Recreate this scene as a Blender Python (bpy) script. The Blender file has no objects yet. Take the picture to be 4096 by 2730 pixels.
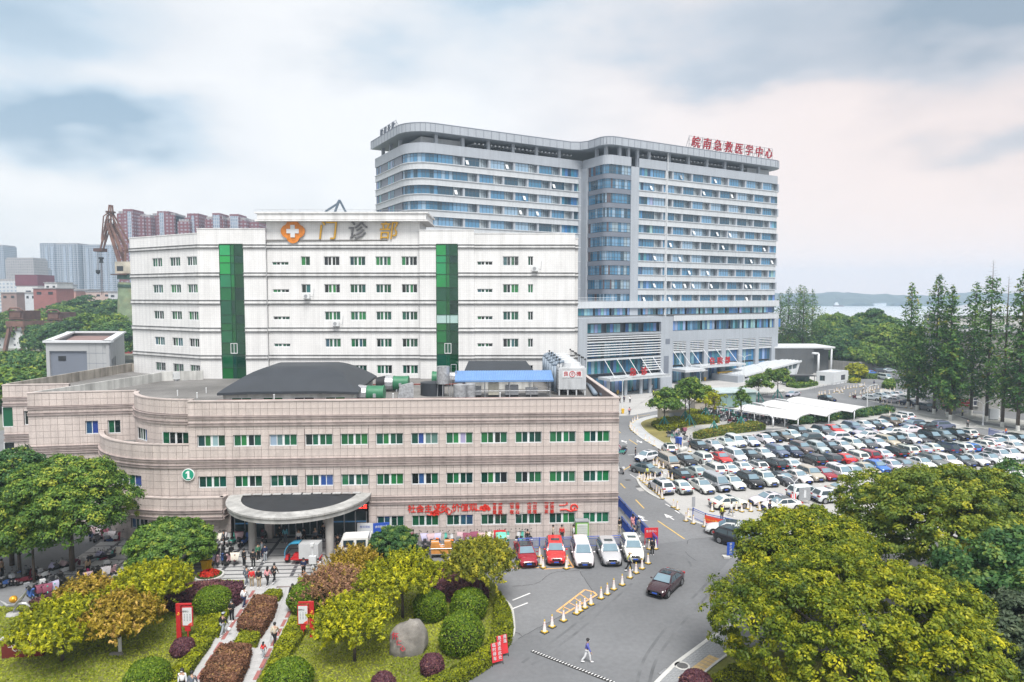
import bpy, bmesh, math, random
import numpy as np
from mathutils import Vector, Matrix
random.seed(7); RNG = np.random.default_rng(7)
SC = bpy.context.scene; COL = SC.collection
R = math.radians
# ---------------------------------------------------------------- camera
CAM_H = 25.0; PITCH = R(3.775); FOC = 682.67
cd = bpy.data.cameras.new('camera'); cam = bpy.data.objects.new('camera', cd); COL.objects.link(cam)
cd.lens = 24; cd.sensor_width = 36; cd.clip_start = .5; cd.clip_end = 30000
cam.location = (0, 0, CAM_H); cam.rotation_euler = (R(90)-PITCH, 0, 0); SC.camera = cam
# ---------------------------------------------------------------- light
SUN_EL, SUN_AZ = R(60), R(166)          # azimuth clockwise from +Y
EXPO = 1.68
CLOUD_BANKS = [(-0.577, 0.206, 0.129, 0.041, 1.5), (-0.595, 0.336, 0.151, 0.044, 0.55), (0.399, 0.349, 0.249, 0.062, 0.62), (0.621, 0.324, 0.126, 0.053, 0.9), (0.341, 0.285, 0.143, 0.026, 0.42), (0.63, 0.173, 0.086, 0.026, 0.5), (-0.201, 0.337, 0.07, 0.032, 0.35), (-0.018, 0.402, 0.161, 0.035, 0.35), (-0.624, 0.273, 0.067, 0.044, 0.25)]      # azimuth, elevation, widths, depth

SC.view_settings.view_transform = 'Standard'; SC.view_settings.look = 'None'
SC.view_settings.exposure = EXPO; SC.view_settings.gamma = 1; SC.view_settings.use_curve_mapping = False
SC.render.engine = 'CYCLES'
cy = SC.cycles; cy.use_denoising = True; cy.max_bounces = 6; cy.diffuse_bounces = 3; cy.glossy_bounces = 3
cy.transmission_bounces = 4; cy.transparent_max_bounces = 6; cy.volume_bounces = 1; cy.volume_step_rate = 4; cy.sample_clamp_indirect = 6
try: cy.denoiser = 'OPENIMAGEDENOISE'; cy.denoising_prefilter = 'ACCURATE'
except Exception: pass
W = bpy.data.worlds.new('World'); SC.world = W; W.use_nodes = True
nt = W.node_tree; nt.nodes.clear(); N = nt.nodes.new; LK = nt.links.new
def vmath(op, a, b=None, c=None):
    n = N('ShaderNodeVectorMath'); n.operation = op
    for i, q in enumerate((a, b, c)):
        if q is None: continue
        if isinstance(q, (tuple, list)): n.inputs[i].default_value = q
        elif isinstance(q, (int, float)): n.inputs['Scale'].default_value = q
        else: LK(q, n.inputs[i])
    return n.outputs['Value'] if op in ('DOT_PRODUCT', 'LENGTH') else n.outputs[0]
def fmath(op, a, b=0., clamp=False):
    n = N('ShaderNodeMath'); n.operation = op; n.use_clamp = clamp
    for i, q in enumerate((a, b)):
        if isinstance(q, (int, float)): n.inputs[i].default_value = q
        else: LK(q, n.inputs[i])
    return n.outputs[0]
def ramp(fac, stops):
    n = N('ShaderNodeValToRGB'); LK(fac, n.inputs[0]); e = n.color_ramp.elements
    while len(e) < len(stops): e.new(.5)
    for q, (p, c) in zip(e, stops): q.position = p; q.color = (*c, 1)
    return n.outputs[0]
def mixc(fac, a, b, mode='MIX'):
    n = N('ShaderNodeMix'); n.data_type = 'RGBA'; n.blend_type = mode
    for i, q in ((0, fac), (6, a), (7, b)):
        if isinstance(q, (int, float)): n.inputs[i].default_value = q
        elif isinstance(q, tuple): n.inputs[i].default_value = (*q, 1)
        else: LK(q, n.inputs[i])
    return n.outputs[2]
sky = N('ShaderNodeTexSky'); sky.sky_type = 'NISHITA'; sky.sun_disc = False
sky.sun_elevation = SUN_EL; sky.sun_rotation = SUN_AZ; sky.dust_density = 2.5
tc = N('ShaderNodeTexCoord'); sx = N('ShaderNodeSeparateXYZ'); LK(tc.outputs['Generated'], sx.inputs[0])
def wnoise(scale, det, rough, vec, off=(0, 0, 0)):
    n = N('ShaderNodeTexNoise'); n.inputs['Scale'].default_value = scale; n.inputs['Detail'].default_value = det; n.inputs['Roughness'].default_value = rough
    LK(vmath('ADD', vec, off), n.inputs['Vector']); return n.outputs[0]
az = fmath('ARCTAN2', sx.outputs[0], sx.outputs[1]); el = fmath('ARCSINE', sx.outputs[2])
cx = N('ShaderNodeCombineXYZ'); LK(az, cx.inputs[0]); LK(fmath('MULTIPLY', el, 2.3), cx.inputs[1])
pt = cx.outputs[0]
n1 = wnoise(2.2, 4, .5, pt, (3.4, 1.5, 0)); n2 = wnoise(6., 6, .55, pt, (8.1, 2.2, 3)); n3 = wnoise(5., 3, .5, pt, (1.1, 7.2, 5))
azd = fmath('ADD', az, fmath('MULTIPLY', fmath('SUBTRACT', n2, .5), .22)); eld = fmath('ADD', el, fmath('MULTIPLY', fmath('SUBTRACT', n3, .5), .16))
dark = fmath('MULTIPLY', fmath('SUBTRACT', .49, n1, True), 1.7)          # broad soft grey banks of the overcast
for a0, e0, wa, we, k in CLOUD_BANKS:
    q = fmath('ADD', fmath('POWER', fmath('DIVIDE', fmath('SUBTRACT', azd, a0), wa), 2.), fmath('POWER', fmath('DIVIDE', fmath('SUBTRACT', eld, e0), we), 2.))
    dark = fmath('ADD', dark, fmath('MULTIPLY', fmath('EXPONENT', fmath('MULTIPLY', q, -1.)), k))
dark = fmath('ADD', dark, fmath('MULTIPLY', fmath('SUBTRACT', n2, .5), .30))
cloud = ramp(dark, [(.0, (1., 1., 1.)), (.18, (.88, .90, .92)), (.5, (.60, .72, .82)), (1., (.32, .47, .60))])
warm = vmath('DOT_PRODUCT', tc.outputs['Generated'], tuple(Vector((.62, .78, .10)).normalized()))
wfac = fmath('MULTIPLY', fmath('POWER', fmath('MAXIMUM', fmath('SUBTRACT', fmath('MULTIPLY', warm, 4.), 3.), 0.), 1.1), .8, True)
hz = fmath('POWER', fmath('SUBTRACT', 1., fmath('MAXIMUM', sx.outputs[2], 0.), True), 9.)
cloud = mixc(fmath('MULTIPLY', hz, .7), cloud, (1.16, 1.08, 1.03))
cloud = mixc(wfac, cloud, (1.0, .81, .735), 'MULTIPLY')
b1 = N('ShaderNodeBackground'); LK(sky.outputs[0], b1.inputs[0]); b1.inputs[1].default_value = .07
b2 = N('ShaderNodeBackground'); LK(cloud, b2.inputs[0]); b2.inputs[1].default_value = .325
mx = N('ShaderNodeMixShader'); mx.inputs[0].default_value = .9; LK(b1.outputs[0], mx.inputs[1]); LK(b2.outputs[0], mx.inputs[2])
wo = N('ShaderNodeOutputWorld'); LK(mx.outputs[0], wo.inputs[0])
sd = bpy.data.lights.new('sun', 'SUN'); sun = bpy.data.objects.new('sun', sd); COL.objects.link(sun)
sd.energy = 1.5; sd.angle = R(24); sd.color = (1, .965, .92)
sdir = Vector((math.sin(SUN_AZ)*math.cos(SUN_EL), math.cos(SUN_AZ)*math.cos(SUN_EL), math.sin(SUN_EL)))
sun.rotation_euler = sdir.to_track_quat('Z', 'Y').to_euler(); sun.location = (0, 0, 200)
# ---------------------------------------------------------------- helpers
cP, sP = math.cos(PITCH), math.sin(PITCH)
def G(x, y, z=0.):                       # survey: point of the photograph (4096 px wide) -> metres on the level z
    a = (x/4-512)/FOC; b = -(y/4-341)/FOC; t = (z-CAM_H)/(-sP+b*cP)
    return Vector((a*t, (cP+b*sP)*t, z))
def sheet(ox, oy, sc):                   # enlarged survey sheets
    return lambda x, y, z=0.: G(ox+x/sc, oy+y/sc, z)
Z1 = sheet(2640, 1700, 3.92); Z2 = sheet(3200, 1600, 4.706); Z3 = sheet(3596, 1640, 4.706); Z4 = sheet(2450, 1700, 4.706)
Z5 = sheet(2400, 1980, 3.92); Z6 = sheet(3240, 1380, 2.749); Z7 = sheet(2700, 1480, 2.941); R6 = sheet(2400, 1400, 2.613)
R8 = sheet(2500, 1650, 1.474); Q1 = sheet(0, 2080, 2.4125); Q2 = sheet(700, 2080, 2.4125); Q3 = sheet(1400, 2150, 2.704)
Q4 = sheet(2050, 2200, 2.614); Q6 = sheet(1450, 1950, 1.681); P4 = sheet(0, 0, 1.)

MATS = {}
def mat(name, col=(.5, .5, .5), rough=.7, var=.12, scale=2., bump=0., metal=0., objcol=False, streak=0., fine=0., spec=.5, coat=0., stain=None):
    if name in MATS: return MATS[name]
    m = bpy.data.materials.new(name); m.use_nodes = True; t = m.node_tree; nn = t.nodes.new; lk = t.links.new
    p = t.nodes['Principled BSDF']; p.inputs['Roughness'].default_value = rough; p.inputs['Metallic'].default_value = metal
    p.inputs['Specular IOR Level'].default_value = spec; p.inputs['Coat Weight'].default_value = coat
    tcn = nn('ShaderNodeTexCoord'); vec = tcn.outputs['Object']
    def noise(sc, det=5, v=None):
        q = nn('ShaderNodeTexNoise'); q.inputs['Scale'].default_value = sc; q.inputs['Detail'].default_value = det; lk(v or vec, q.inputs['Vector']); return q.outputs[0]
    def mr(x, a, b, lo=.3, hi=.7):
        q = nn('ShaderNodeMapRange'); lk(x, q.inputs[0]); q.inputs[1].default_value = lo; q.inputs[2].default_value = hi
        q.inputs[3].default_value = a; q.inputs[4].default_value = b; return q.outputs[0]
    def mul(a, b):
        q = nn('ShaderNodeMix'); q.data_type = 'RGBA'; q.blend_type = 'MULTIPLY'; q.inputs[0].default_value = 1; lk(a, q.inputs[6]); lk(b, q.inputs[7]); return q.outputs[2]
    if objcol: oi = nn('ShaderNodeObjectInfo'); c = oi.outputs['Color']
    else: rg = nn('ShaderNodeRGB'); rg.outputs[0].default_value = (*col, 1); c = rg.outputs[0]
    if var: c = mul(c, mr(noise(scale), 1-var, 1+var))
    if fine: c = mul(c, mr(noise(scale*22, 3), 1-fine, 1+fine))
    if streak:
        mp = nn('ShaderNodeMapping'); mp.inputs['Scale'].default_value = (1, 1, .06); lk(vec, mp.inputs[0])
        c = mul(c, mr(noise(1.6, 6, mp.outputs[0]), 1-streak, 1.03, .3, .58))
    if stain:
        q = nn('ShaderNodeMix'); q.data_type = 'RGBA'; lk(mr(noise(scale*.35, 7), 0, .8, .5, .72), q.inputs[0]); lk(c, q.inputs[6]); q.inputs[7].default_value = (*stain, 1); c = q.outputs[2]
    lk(c, p.inputs['Base Color'])
    if bump:
        b = nn('ShaderNodeBump'); b.inputs['Strength'].default_value = bump; b.inputs['Distance'].default_value = .05; lk(noise(scale*6), b.inputs['Height']); lk(b.outputs[0], p.inputs['Normal'])
    MATS[name] = m; return m
def glow(name, col, k):
    m = mat(name, col, .4, 0); p = m.node_tree.nodes['Principled BSDF']; p.inputs['Emission Color'].default_value = (*col, 1); p.inputs['Emission Strength'].default_value = k; return m
def mosaic(name, col, joint, size, rough=.35):          # small glazed tiles, too fine to build
    m = mat(name, col, rough, .05, .25, streak=.09); t = m.node_tree; nn = t.nodes.new; lk = t.links.new; p = t.nodes['Principled BSDF']
    src = p.inputs['Base Color'].links[0].from_socket
    tcn = nn('ShaderNodeTexCoord'); s = nn('ShaderNodeSeparateXYZ'); lk(tcn.outputs['Object'], s.inputs[0])
    ad = nn('ShaderNodeMath'); lk(s.outputs[0], ad.inputs[0]); lk(s.outputs[1], ad.inputs[1])
    cb = nn('ShaderNodeCombineXYZ'); lk(ad.outputs[0], cb.inputs[0]); lk(s.outputs[2], cb.inputs[1])
    br = nn('ShaderNodeTexBrick'); lk(cb.outputs[0], br.inputs['Vector']); br.offset = 0; br.inputs['Scale'].default_value = 1
    br.inputs['Brick Width'].default_value = size; br.inputs['Row Height'].default_value = size; br.inputs['Mortar Size'].default_value = .022
    br.inputs['Color1'].default_value = (1, 1, 1, 1); br.inputs['Color2'].default_value = (.95, .95, .95, 1); br.inputs['Mortar'].default_value = (*joint, 1)
    q = nn('ShaderNodeMix'); q.data_type = 'RGBA'; q.blend_type = 'MULTIPLY'; q.inputs[0].default_value = 1; lk(src, q.inputs[6]); lk(br.outputs[0], q.inputs[7]); lk(q.outputs[2], p.inputs['Base Color'])
    return m
def leafmat(name, stops, rough=.55, trans=.25):
    if name in MATS: return MATS[name]
    m = bpy.data.materials.new(name); m.use_nodes = True; t = m.node_tree; nn = t.nodes.new; lk = t.links.new
    p = t.nodes['Principled BSDF']; p.inputs['Roughness'].default_value = rough; p.inputs['Specular IOR Level'].default_value = .3
    at = nn('ShaderNodeAttribute'); at.attribute_name = 'tone'; rp = nn('ShaderNodeValToRGB'); lk(at.outputs['Fac'], rp.inputs[0]); e = rp.color_ramp.elements
    while len(e) < len(stops): e.new(.5)
    for q, (a, c) in zip(e, stops): q.position = a; q.color = (*c, 1)
    lk(rp.outputs[0], p.inputs['Base Color']); tr = nn('ShaderNodeBsdfTranslucent'); lk(rp.outputs[0], tr.inputs[0])
    ms = nn('ShaderNodeMixShader'); ms.inputs[0].default_value = trans; lk(p.outputs[0], ms.inputs[1]); lk(tr.outputs[0], ms.inputs[2])
    lk(ms.outputs[0], t.nodes['Material Output'].inputs[0]); MATS[name] = m; return m

class MB:
    def __init__(s, M=None): s.v = []; s.f = []; s.m = []; s.M = M
    def add(s, vs, fs, m=0):
        b = len(s.v); M = s.M
        s.v += [tuple(M @ Vector(q)) for q in vs] if M is not None else [tuple(q) for q in vs]
        s.f += [tuple(i+b for i in q) for q in fs]; s.m += [m]*len(fs); return s
    def box(s, x0, x1, y0, y1, z0, z1, m=0):
        return s.add([(x0, y0, z0), (x1, y0, z0), (x1, y1, z0), (x0, y1, z0), (x0, y0, z1), (x1, y0, z1), (x1, y1, z1), (x0, y1, z1)],
                     [(3, 2, 1, 0), (4, 5, 6, 7), (0, 1, 5, 4), (1, 2, 6, 5), (2, 3, 7, 6), (3, 0, 4, 7)], m)
    def prism(s, poly, z0, z1, m=0, cap=True):
        n = len(poly); A = sum(poly[i][0]*poly[(i+1) % n][1]-poly[(i+1) % n][0]*poly[i][1] for i in range(n))
        if A < 0: poly = poly[::-1]
        vs = [(q[0], q[1], z0) for q in poly]+[(q[0], q[1], z1) for q in poly]
        fs = [(i, (i+1) % n, n+(i+1) % n, n+i) for i in range(n)]
        if cap: fs += [tuple(range(n, 2*n)), tuple(range(n-1, -1, -1))]
        return s.add(vs, fs, m)
    def cyl(s, p0, p1, r0, r1=None, n=8, m=0, cap=True):
        p0 = Vector(p0); p1 = Vector(p1); r1 = r0 if r1 is None else r1; d = (p1-p0)
        if d.length < 1e-6: return s
        d.normalize(); u = d.orthogonal().normalized(); w = d.cross(u)
        vs = [p0+(u*math.cos(a)+w*math.sin(a))*r0 for a in (2*math.pi*i/n for i in range(n))]+[p1+(u*math.cos(a)+w*math.sin(a))*r1 for a in (2*math.pi*i/n for i in range(n))]
        fs = [(i, (i+1) % n, n+(i+1) % n, n+i) for i in range(n)]
        if cap: fs += [tuple(range(n-1, -1, -1)), tuple(range(n, 2*n))]
        return s.add(vs, fs, m)
    def tube(s, pts, r, n=6, m=0):
        for a, b in zip(pts, pts[1:]): s.cyl(a, b, r, r, n, m)
        return s
    def quad(s, a, b, c, d, m=0): return s.add([a, b, c, d], [(0, 1, 2, 3)], m)
    def ball(s, c, rx, ry, rz, nu=10, nv=7, m=0, jit=0., v0=-90):
        vs = []; fs = []
        for j in range(nv+1):
            la = R(v0+(90-v0)*j/nv)
            for i in range(nu):
                lo = 2*math.pi*i/nu; k = 1+random.uniform(-jit, jit)
                vs.append((c[0]+rx*k*math.cos(la)*math.cos(lo), c[1]+ry*k*math.cos(la)*math.sin(lo), c[2]+rz*k*math.sin(la)))
        for j in range(nv):
            for i in range(nu): fs.append((j*nu+i, j*nu+(i+1) % nu, (j+1)*nu+(i+1) % nu, (j+1)*nu+i))
        return s.add(vs, fs, m)
    def grid(s, rows, m=0, closed=False):          # rows of points -> skin
        n = len(rows[0]); vs = [q for r in rows for q in r]; fs = []
        for j in range(len(rows)-1):
            for i in range(n if closed else n-1): fs.append((j*n+i, j*n+(i+1) % n, (j+1)*n+(i+1) % n, (j+1)*n+i))
        return s.add(vs, fs, m)
    def mesh(s, name, mats, smooth=False):
        me = bpy.data.meshes.new(name); me.from_pydata(s.v, [], s.f)
        for q in (mats if isinstance(mats, (list, tuple)) else [mats]): me.materials.append(q)
        if any(s.m): me.polygons.foreach_set('material_index', s.m)
        if smooth:
            me.polygons.foreach_set('use_smooth', [True]*len(s.f))
            if smooth is not True: me.set_sharp_from_angle(angle=R(smooth))
        me.update(); return me
    def build(s, name, mats, parent=None, smooth=False, **k): return obj(name, s.mesh(name, mats, smooth), parent, **k)
def obj(name, me, parent=None, loc=None, rz=None, color=None, rot=None, scale=None):
    o = bpy.data.objects.new(name, me); COL.objects.link(o)
    if parent is not None: o.parent = parent
    if loc is not None: o.location = loc
    if rz is not None: o.rotation_euler = (0, 0, rz)
    if rot is not None: o.rotation_euler = rot
    if scale is not None: o.scale = scale if isinstance(scale, (tuple, list)) else (scale,)*3
    if color is not None: o.color = (*color, 1)
    return o
def tag(o, label=None, cat=None, group=None, kind=None):
    if label: o['label'] = label
    if cat: o['category'] = cat
    if group: o['group'] = group
    if kind: o['kind'] = kind
    return o
def thing(name, label, cat, loc=(0, 0, 0), rz=0, group=None):
    return tag(obj(name, None, None, loc, rz), label, cat, group)
def struct(name, mb, m, smooth=False): return tag(mb.build(name, m, None, smooth), kind='structure')
def copy_tree(o, parent=None, kids=None):
    c = o.copy(); COL.objects.link(c)
    if parent is not None: c.parent = parent
    for ch in (o.children if kids is None else kids[o]): copy_tree(ch, c)
    return c
def text_mesh(body, size, depth=.03, shear=0., name='lettering'):
    c = bpy.data.curves.new(name, 'FONT'); c.body = body; c.size = size; c.extrude = depth/2; c.align_x = 'CENTER'; c.align_y = 'CENTER'; c.shear = shear; c.resolution_u = 2
    c.bevel_depth = 0
    o = bpy.data.objects.new(name, c); COL.objects.link(o)
    me = bpy.data.meshes.new_from_object(o.evaluated_get(bpy.context.evaluated_depsgraph_get()))
    bpy.data.objects.remove(o); return me
def lettering(body, size, m, parent, loc, rz=0, depth=.05, bold=0., shear=0., rx=90, name='lettering', sx=1.):
    me = text_mesh(body, size, depth, shear, name); me.materials.clear(); me.materials.append(m)
    if bold:                               # thicken strokes: fatten outline along the face plane
        n = len(me.vertices); co = np.empty(n*3); me.vertices.foreach_get('co', co); co = co.reshape(-1, 3)
        off = []
        bm = bmesh.new(); bm.from_mesh(me); bm.normal_update()
        for v in bm.verts:
            q = Vector((0, 0, 0))
            for f in v.link_faces:
                if abs(f.normal.z) < .5: q += f.normal
            if q.length > 1e-6: q.normalize()
            off.append(q)
        for v, q in zip(bm.verts, off): v.co += q*bold
        bm.to_mesh(me); bm.free()
    return obj(name, me, parent, loc, rot=(R(rx), 0, rz), scale=(sx, 1, 1))
def walls(mb, x0, x1, z0, z1, y0, y1, holes, m=0):       # wall slab with openings (x0,x1,z0,z1)
    zs = sorted({z0, z1, *[q for h in holes for q in h[2:] if z0 < q < z1]})
    for a, b in zip(zs, zs[1:]):
        cut = sorted([(max(h[0], x0), min(h[1], x1)) for h in holes if h[2] < b-1e-4 and h[3] > a+1e-4 and h[1] > x0+1e-4 and h[0] < x1-1e-4]); x = x0
        for c, d in cut:
            if c > x+1e-4: mb.box(x, c, y0, y1, a, b, m)
            x = max(x, d)
        if x < x1-1e-4: mb.box(x, x1, y0, y1, a, b, m)

# ---------------------------------------------------------------- ground, water, air
M_earth = mat('earth', (.16, .17, .13), .95, .3, .05)
M_asph = mat('asphalt', (.175, .18, .188), .9, .16, .12, .15, fine=.08, stain=(.115, .118, .125))
M_conc = mat('lot_concrete', (.40, .395, .385), .9, .1, .12, .1, fine=.06, stain=(.33, .325, .31))
M_plaza = mat('plaza_stone', (.40, .395, .385), .8, .1, .2, .05, fine=.05)
M_kerb = mat('kerb_stone', (.5, .5, .48), .8, .15, 1.)
M_white = mat('line_white', (.72, .72, .72), .7, .1, 3.)
M_yellow = mat('line_yellow', (.62, .42, .12), .7, .15, 3.)
M_orange = mat('line_orange', (.75, .42, .16), .7, .15, 3.)
M_granite = mat('pale_granite', (.42, .42, .42), .6, .08, .8, fine=.12)
M_granite_d = mat('dark_granite', (.09, .09, .1), .5, .1, .8)
M_soil = mat('soil', (.10, .075, .045), .95, .3, 1.)
mb = MB()
mb.prism([(-4400, -40), (4400, -40), (4400, 430), (105, 430), (105, 1850), (-4400, 1850)], -6, -.03)
struct('ground', mb, M_earth)
m = mat('water', (.40, .44, .46), .28, .1, .02, spec=.6)
b = m.node_tree.nodes.new('ShaderNodeBump'); b.inputs['Strength'].default_value = .1; b.inputs['Distance'].default_value = .3
tcn = m.node_tree.nodes.new('ShaderNodeTexCoord'); nz = m.node_tree.nodes.new('ShaderNodeTexNoise'); nz.inputs['Scale'].default_value = .08; nz.inputs['Detail'].default_value = 6
mp = m.node_tree.nodes.new('ShaderNodeMapping'); mp.inputs['Scale'].default_value = (.35, 1, 1)
m.node_tree.links.new(tcn.outputs['Object'], mp.inputs[0]); m.node_tree.links.new(mp.outputs[0], nz.inputs[0]); m.node_tree.links.new(nz.outputs[0], b.inputs['Height']); m.node_tree.links.new(b.outputs[0], m.node_tree.nodes['Principled BSDF'].inputs['Normal'])
struct('river', MB().quad((100, 425, -2.5), (4400, 425, -2.5), (4400, 1860, -2.5), (100, 1860, -2.5)), m)
# far wooded bank beyond the river
mb = MB(); rows = []
for j, (yy, zb) in enumerate(((1850, -2.4), (1856, 5), (1885, 15), (1950, 24), (2100, 30), (2250, 20))):
    r = []
    for i in range(361):
        x = -600+i*14
        k = 1+.16*math.sin(x*.011+j)+.10*math.sin(x*.031+2*j)
        r.append((x, yy+8*math.sin(x*.05+j), zb*k+(random.uniform(-2.6, 2.6) if j > 0 else 0)))
    rows.append(r)
mb.grid(rows)
M_wood = mat('far_wood', (.03, .045, .03), .95, .45, .03, .3)
struct('far_bank', mb, M_wood)
struct('hills', MB().grid([[(x, 2350, 0) for x in range(-4300, 4301, 60)], [(x, 2420, 26+9*math.sin(x*.0031)+5*math.sin(x*.0123)+random.uniform(-2, 2)) for x in range(-4300, 4301, 60)], [(x, 2500, 0) for x in range(-4300, 4301, 60)]]), M_wood)
struct('far_ground', MB().prism([(-4400, 1850), (4400, 1850), (4400, 2600), (-4400, 2600)], -6, -2.45), M_earth)
hzm = bpy.data.materials.new('haze_air'); hzm.use_nodes = True; t = hzm.node_tree; t.nodes.remove(t.nodes['Principled BSDF'])
pv = t.nodes.new('ShaderNodeVolumePrincipled'); pv.inputs['Color'].default_value = (.60, .76, .94, 1); pv.inputs['Density'].default_value = .00034; pv.inputs['Anisotropy'].default_value = .2
t.links.new(pv.outputs[0], t.nodes['Material Output'].inputs['Volume'])
tag(MB().box(-4500, 4500, -60, 2640, -8, 125).build('haze', hzm), kind='stuff')
def flat(name, pts, z, m):
    return struct(name, MB().prism([(p[0], p[1]) for p in pts], z-.06, z), m)
# hospital roads
flat('asphalt_road', [(-120, 20), (140, 20), (150, 330), (60, 330), (-10, 180), (-120, 110)], 0, M_asph)
flat('asphalt_patch', [Q4(700, 225), Q4(880, 490), Q4(60, 930), Q4(-300, 1240), Q4(-1200, 1900), (0, 30), (30, 30), Q4(1550, 1390), Q4(2150, 900), Q4(2100, 300), Z5(2050, 1000), Z5(1900, 640), Z5(950, 760), Z5(560, 900)], .004, mat('asphalt_dark', (.145, .15, .158), .9, .16, .12, .15, fine=.08, stain=(.15, .155, .165)))
# car park
LOT = [(Z4(470, 1010)), Z4(600, 930), Z4(950, 560), Z4(1250, 540), Z4(1500, 330), R6(960, 940), R6(1250, 890), R6(1720, 850), Z2(600, 440), Z2(1550, 300), Z2(2150, 330), Z3(600, 200), Z3(1480, 480), Z3(1960, 560), (130, 116), (150, 60), (60, 40), Z1(3000, 2400), Z5(2300, 590), Z5(1800, 550), Z5(1420, 400), Z5(1330, 330), Z5(1000, 70), Z4(900, 1400), Z4(560, 1180)]
flat('car_park', LOT, .006, M_conc)
mb = MB()
def line(mb, a, b, w=.12, z=.016):
    a = Vector(a); b = Vector(b); d = (b-a).normalized()*w/2; k = Vector((-d.y, d.x, 0)); a.z = b.z = z
    mb.quad(a+k, a-k, b-k, b+k)
def strip(pts, w, z): 
    mb = MB(); rows = []
    for i, p in enumerate(pts):
        d = (Vector(pts[min(i+1, len(pts)-1)])-Vector(pts[max(i-1, 0)])); d.z = 0; d.normalize(); k = Vector((-d.y, d.x, 0))*w/2
        rows.append([(p[0]+k.x, p[1]+k.y, z), (p[0]-k.x, p[1]-k.y, z)])
    return mb.grid(rows)
def kerb(pts, w=.22, h=.13, close=False):
    mb = MB(); rows = []; n = len(pts)
    for i, p in enumerate(pts):
        d = Vector(pts[(i+1) % n] if close else pts[min(i+1, n-1)])-Vector(pts[i-1] if close or i else pts[0]); d.z = 0; d.normalize(); k = Vector((-d.y, d.x, 0))*w/2
        rows.append([(p[0]+k.x, p[1]+k.y, -.02), (p[0]+k.x, p[1]+k.y, h), (p[0]-k.x, p[1]-k.y, h), (p[0]-k.x, p[1]-k.y, -.02)])
    if close: rows.append(rows[0])
    mb.grid(rows); return mb
def smooth(pts, n=6):                     # Catmull-Rom
    P = [Vector(p) for p in pts]; out = []
    for i in range(len(P)-1):
        a, b, c, d = P[max(i-1, 0)], P[i], P[i+1], P[min(i+2, len(P)-1)]
        for k in range(n):
            t = k/n; out.append(.5*((2*b)+(c-a)*t+(2*a-5*b+4*c-d)*t*t+(3*b-a-3*c+d)*t**3))
    return out+[P[-1]]
# plaza before the tall ward block
PLZ = [(8, 150), P4(2440, 1664), P4(2530, 1661), P4(2640, 1640), P4(2800, 1612), P4(3000, 1585), P4(3215, 1560), P4(3330, 1537), P4(3440, 1520), P4(3468, 1507), P4(3390, 1490), (115, 225), (95, 232), (60, 212), (10, 178)]
flat('plaza', PLZ, .008, M_plaza)
mb = MB()
for k in range(9): line(mb, P4(2500+k*95, 1655-k*13), P4(2620+k*90, 1575-k*7), .35, .014)
for k in range(4): line(mb, P4(2500, 1642-k*22), P4(3050, 1568-k*16), .35, .014)
struct('plaza_paving_bands', mb, mat('plaza_band', (.36, .355, .35), .8, .1, .5))
# markings on the road
mb = MB()
for a, b in ((Z5(560, 75), Z5(690, 210)), (Z5(905, 405), Z5(1325, 690)), (Z4(318, 278), Z4(465, 372)), (Z4(150, 1100), Z4(238, 1190)), (Z4(105, 105), Z4(150, 150)), (R6(385, 695), R6(520, 675)), (R6(235, 1262), R6(335, 1205))): line(mb, a, b, .16, .012)
struct('yellow_lane_line', mb, M_yellow)
mb = MB()
def arrow(mb, tail, tip, w=.16, head=.42, hl=1.3):
    tail = Vector(tail); tip = Vector(tip); d = (tip-tail).normalized(); k = Vector((-d.y, d.x, 0)); n = tip-d*hl
    z = Vector((0, 0, .012)); mb.quad(tail+k*w/2+z, tail-k*w/2+z, n-k*w/2+z, n+k*w/2+z); mb.add([n+k*head+z, n-k*head+z, tip+z], [(0, 1, 2)])
arrow(mb, Z5(1160, 390), Z5(1005, 295)); arrow(mb, Z5(640, 395), Z5(765, 405)); arrow(mb, Z5(690, 385), Z5(600, 318), .16, .4, .9)
arrow(mb, Z4(275, 350), Z4(165, 285)); arrow(mb, Z4(230, 320), Z4(272, 305), .14, .35, .8); arrow(mb, Z4(455, 280), Z4(560, 342)); arrow(mb, Z4(490, 310), Z4(462, 328), .14, .35, .8)
for a, b in ((Z5(1025, 140), Z5(1100, 182)), (Z5(1175, 240), Z5(1250, 290)), (Q4(0, 527), Q4(185, 452)), (Q4(0, 615), Q4(160, 553)), (Z4(290, 565), Z4(520, 540))): line(mb, a, b, .14, .012)
for a, b in ((Z3(980, 245), Z3(1150, 280)), (Z3(1200, 235), Z3(1360, 262)), (Z3(880, 95), Z3(1020, 120)), (Z3(580, 42), Z3(720, 68)), (Z6(1550, 860), Z6(1640, 880)), (Z6(1680, 852), Z6(1770, 870)), (Z6(85, 520), Z6(165, 513)), (Z6(245, 535), Z6(380, 535)), (Z6(200, 495), Z6(270, 487))): line(mb, a, b, .22, .012)
struct('white_road_marking', mb, M_white)
mb = MB()
hat = [Q4(462, 640), Q4(757, 415), Q4(850, 440), Q4(880, 470), Q4(545, 668)]
for a, b in zip(hat, hat[1:]+hat[:1]): line(mb, a, b, .16, .013)
for k in range(1, 5):
    t = k/5; line(mb, Vector(hat[0]).lerp(hat[1], t), Vector(hat[4]).lerp(hat[3], t*.92), .09, .013)
for a, b in ((Q4(75, 200), Q4(-20, 170)), (Q4(325, 200), Q4(640, 183)), (Q4(640, 183), Q4(560, 60)), (Q4(-30, 190), Q4(300, 185))): line(mb, a, b, .14, .013)
struct('orange_no_parking_marking', mb, M_orange)
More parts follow.
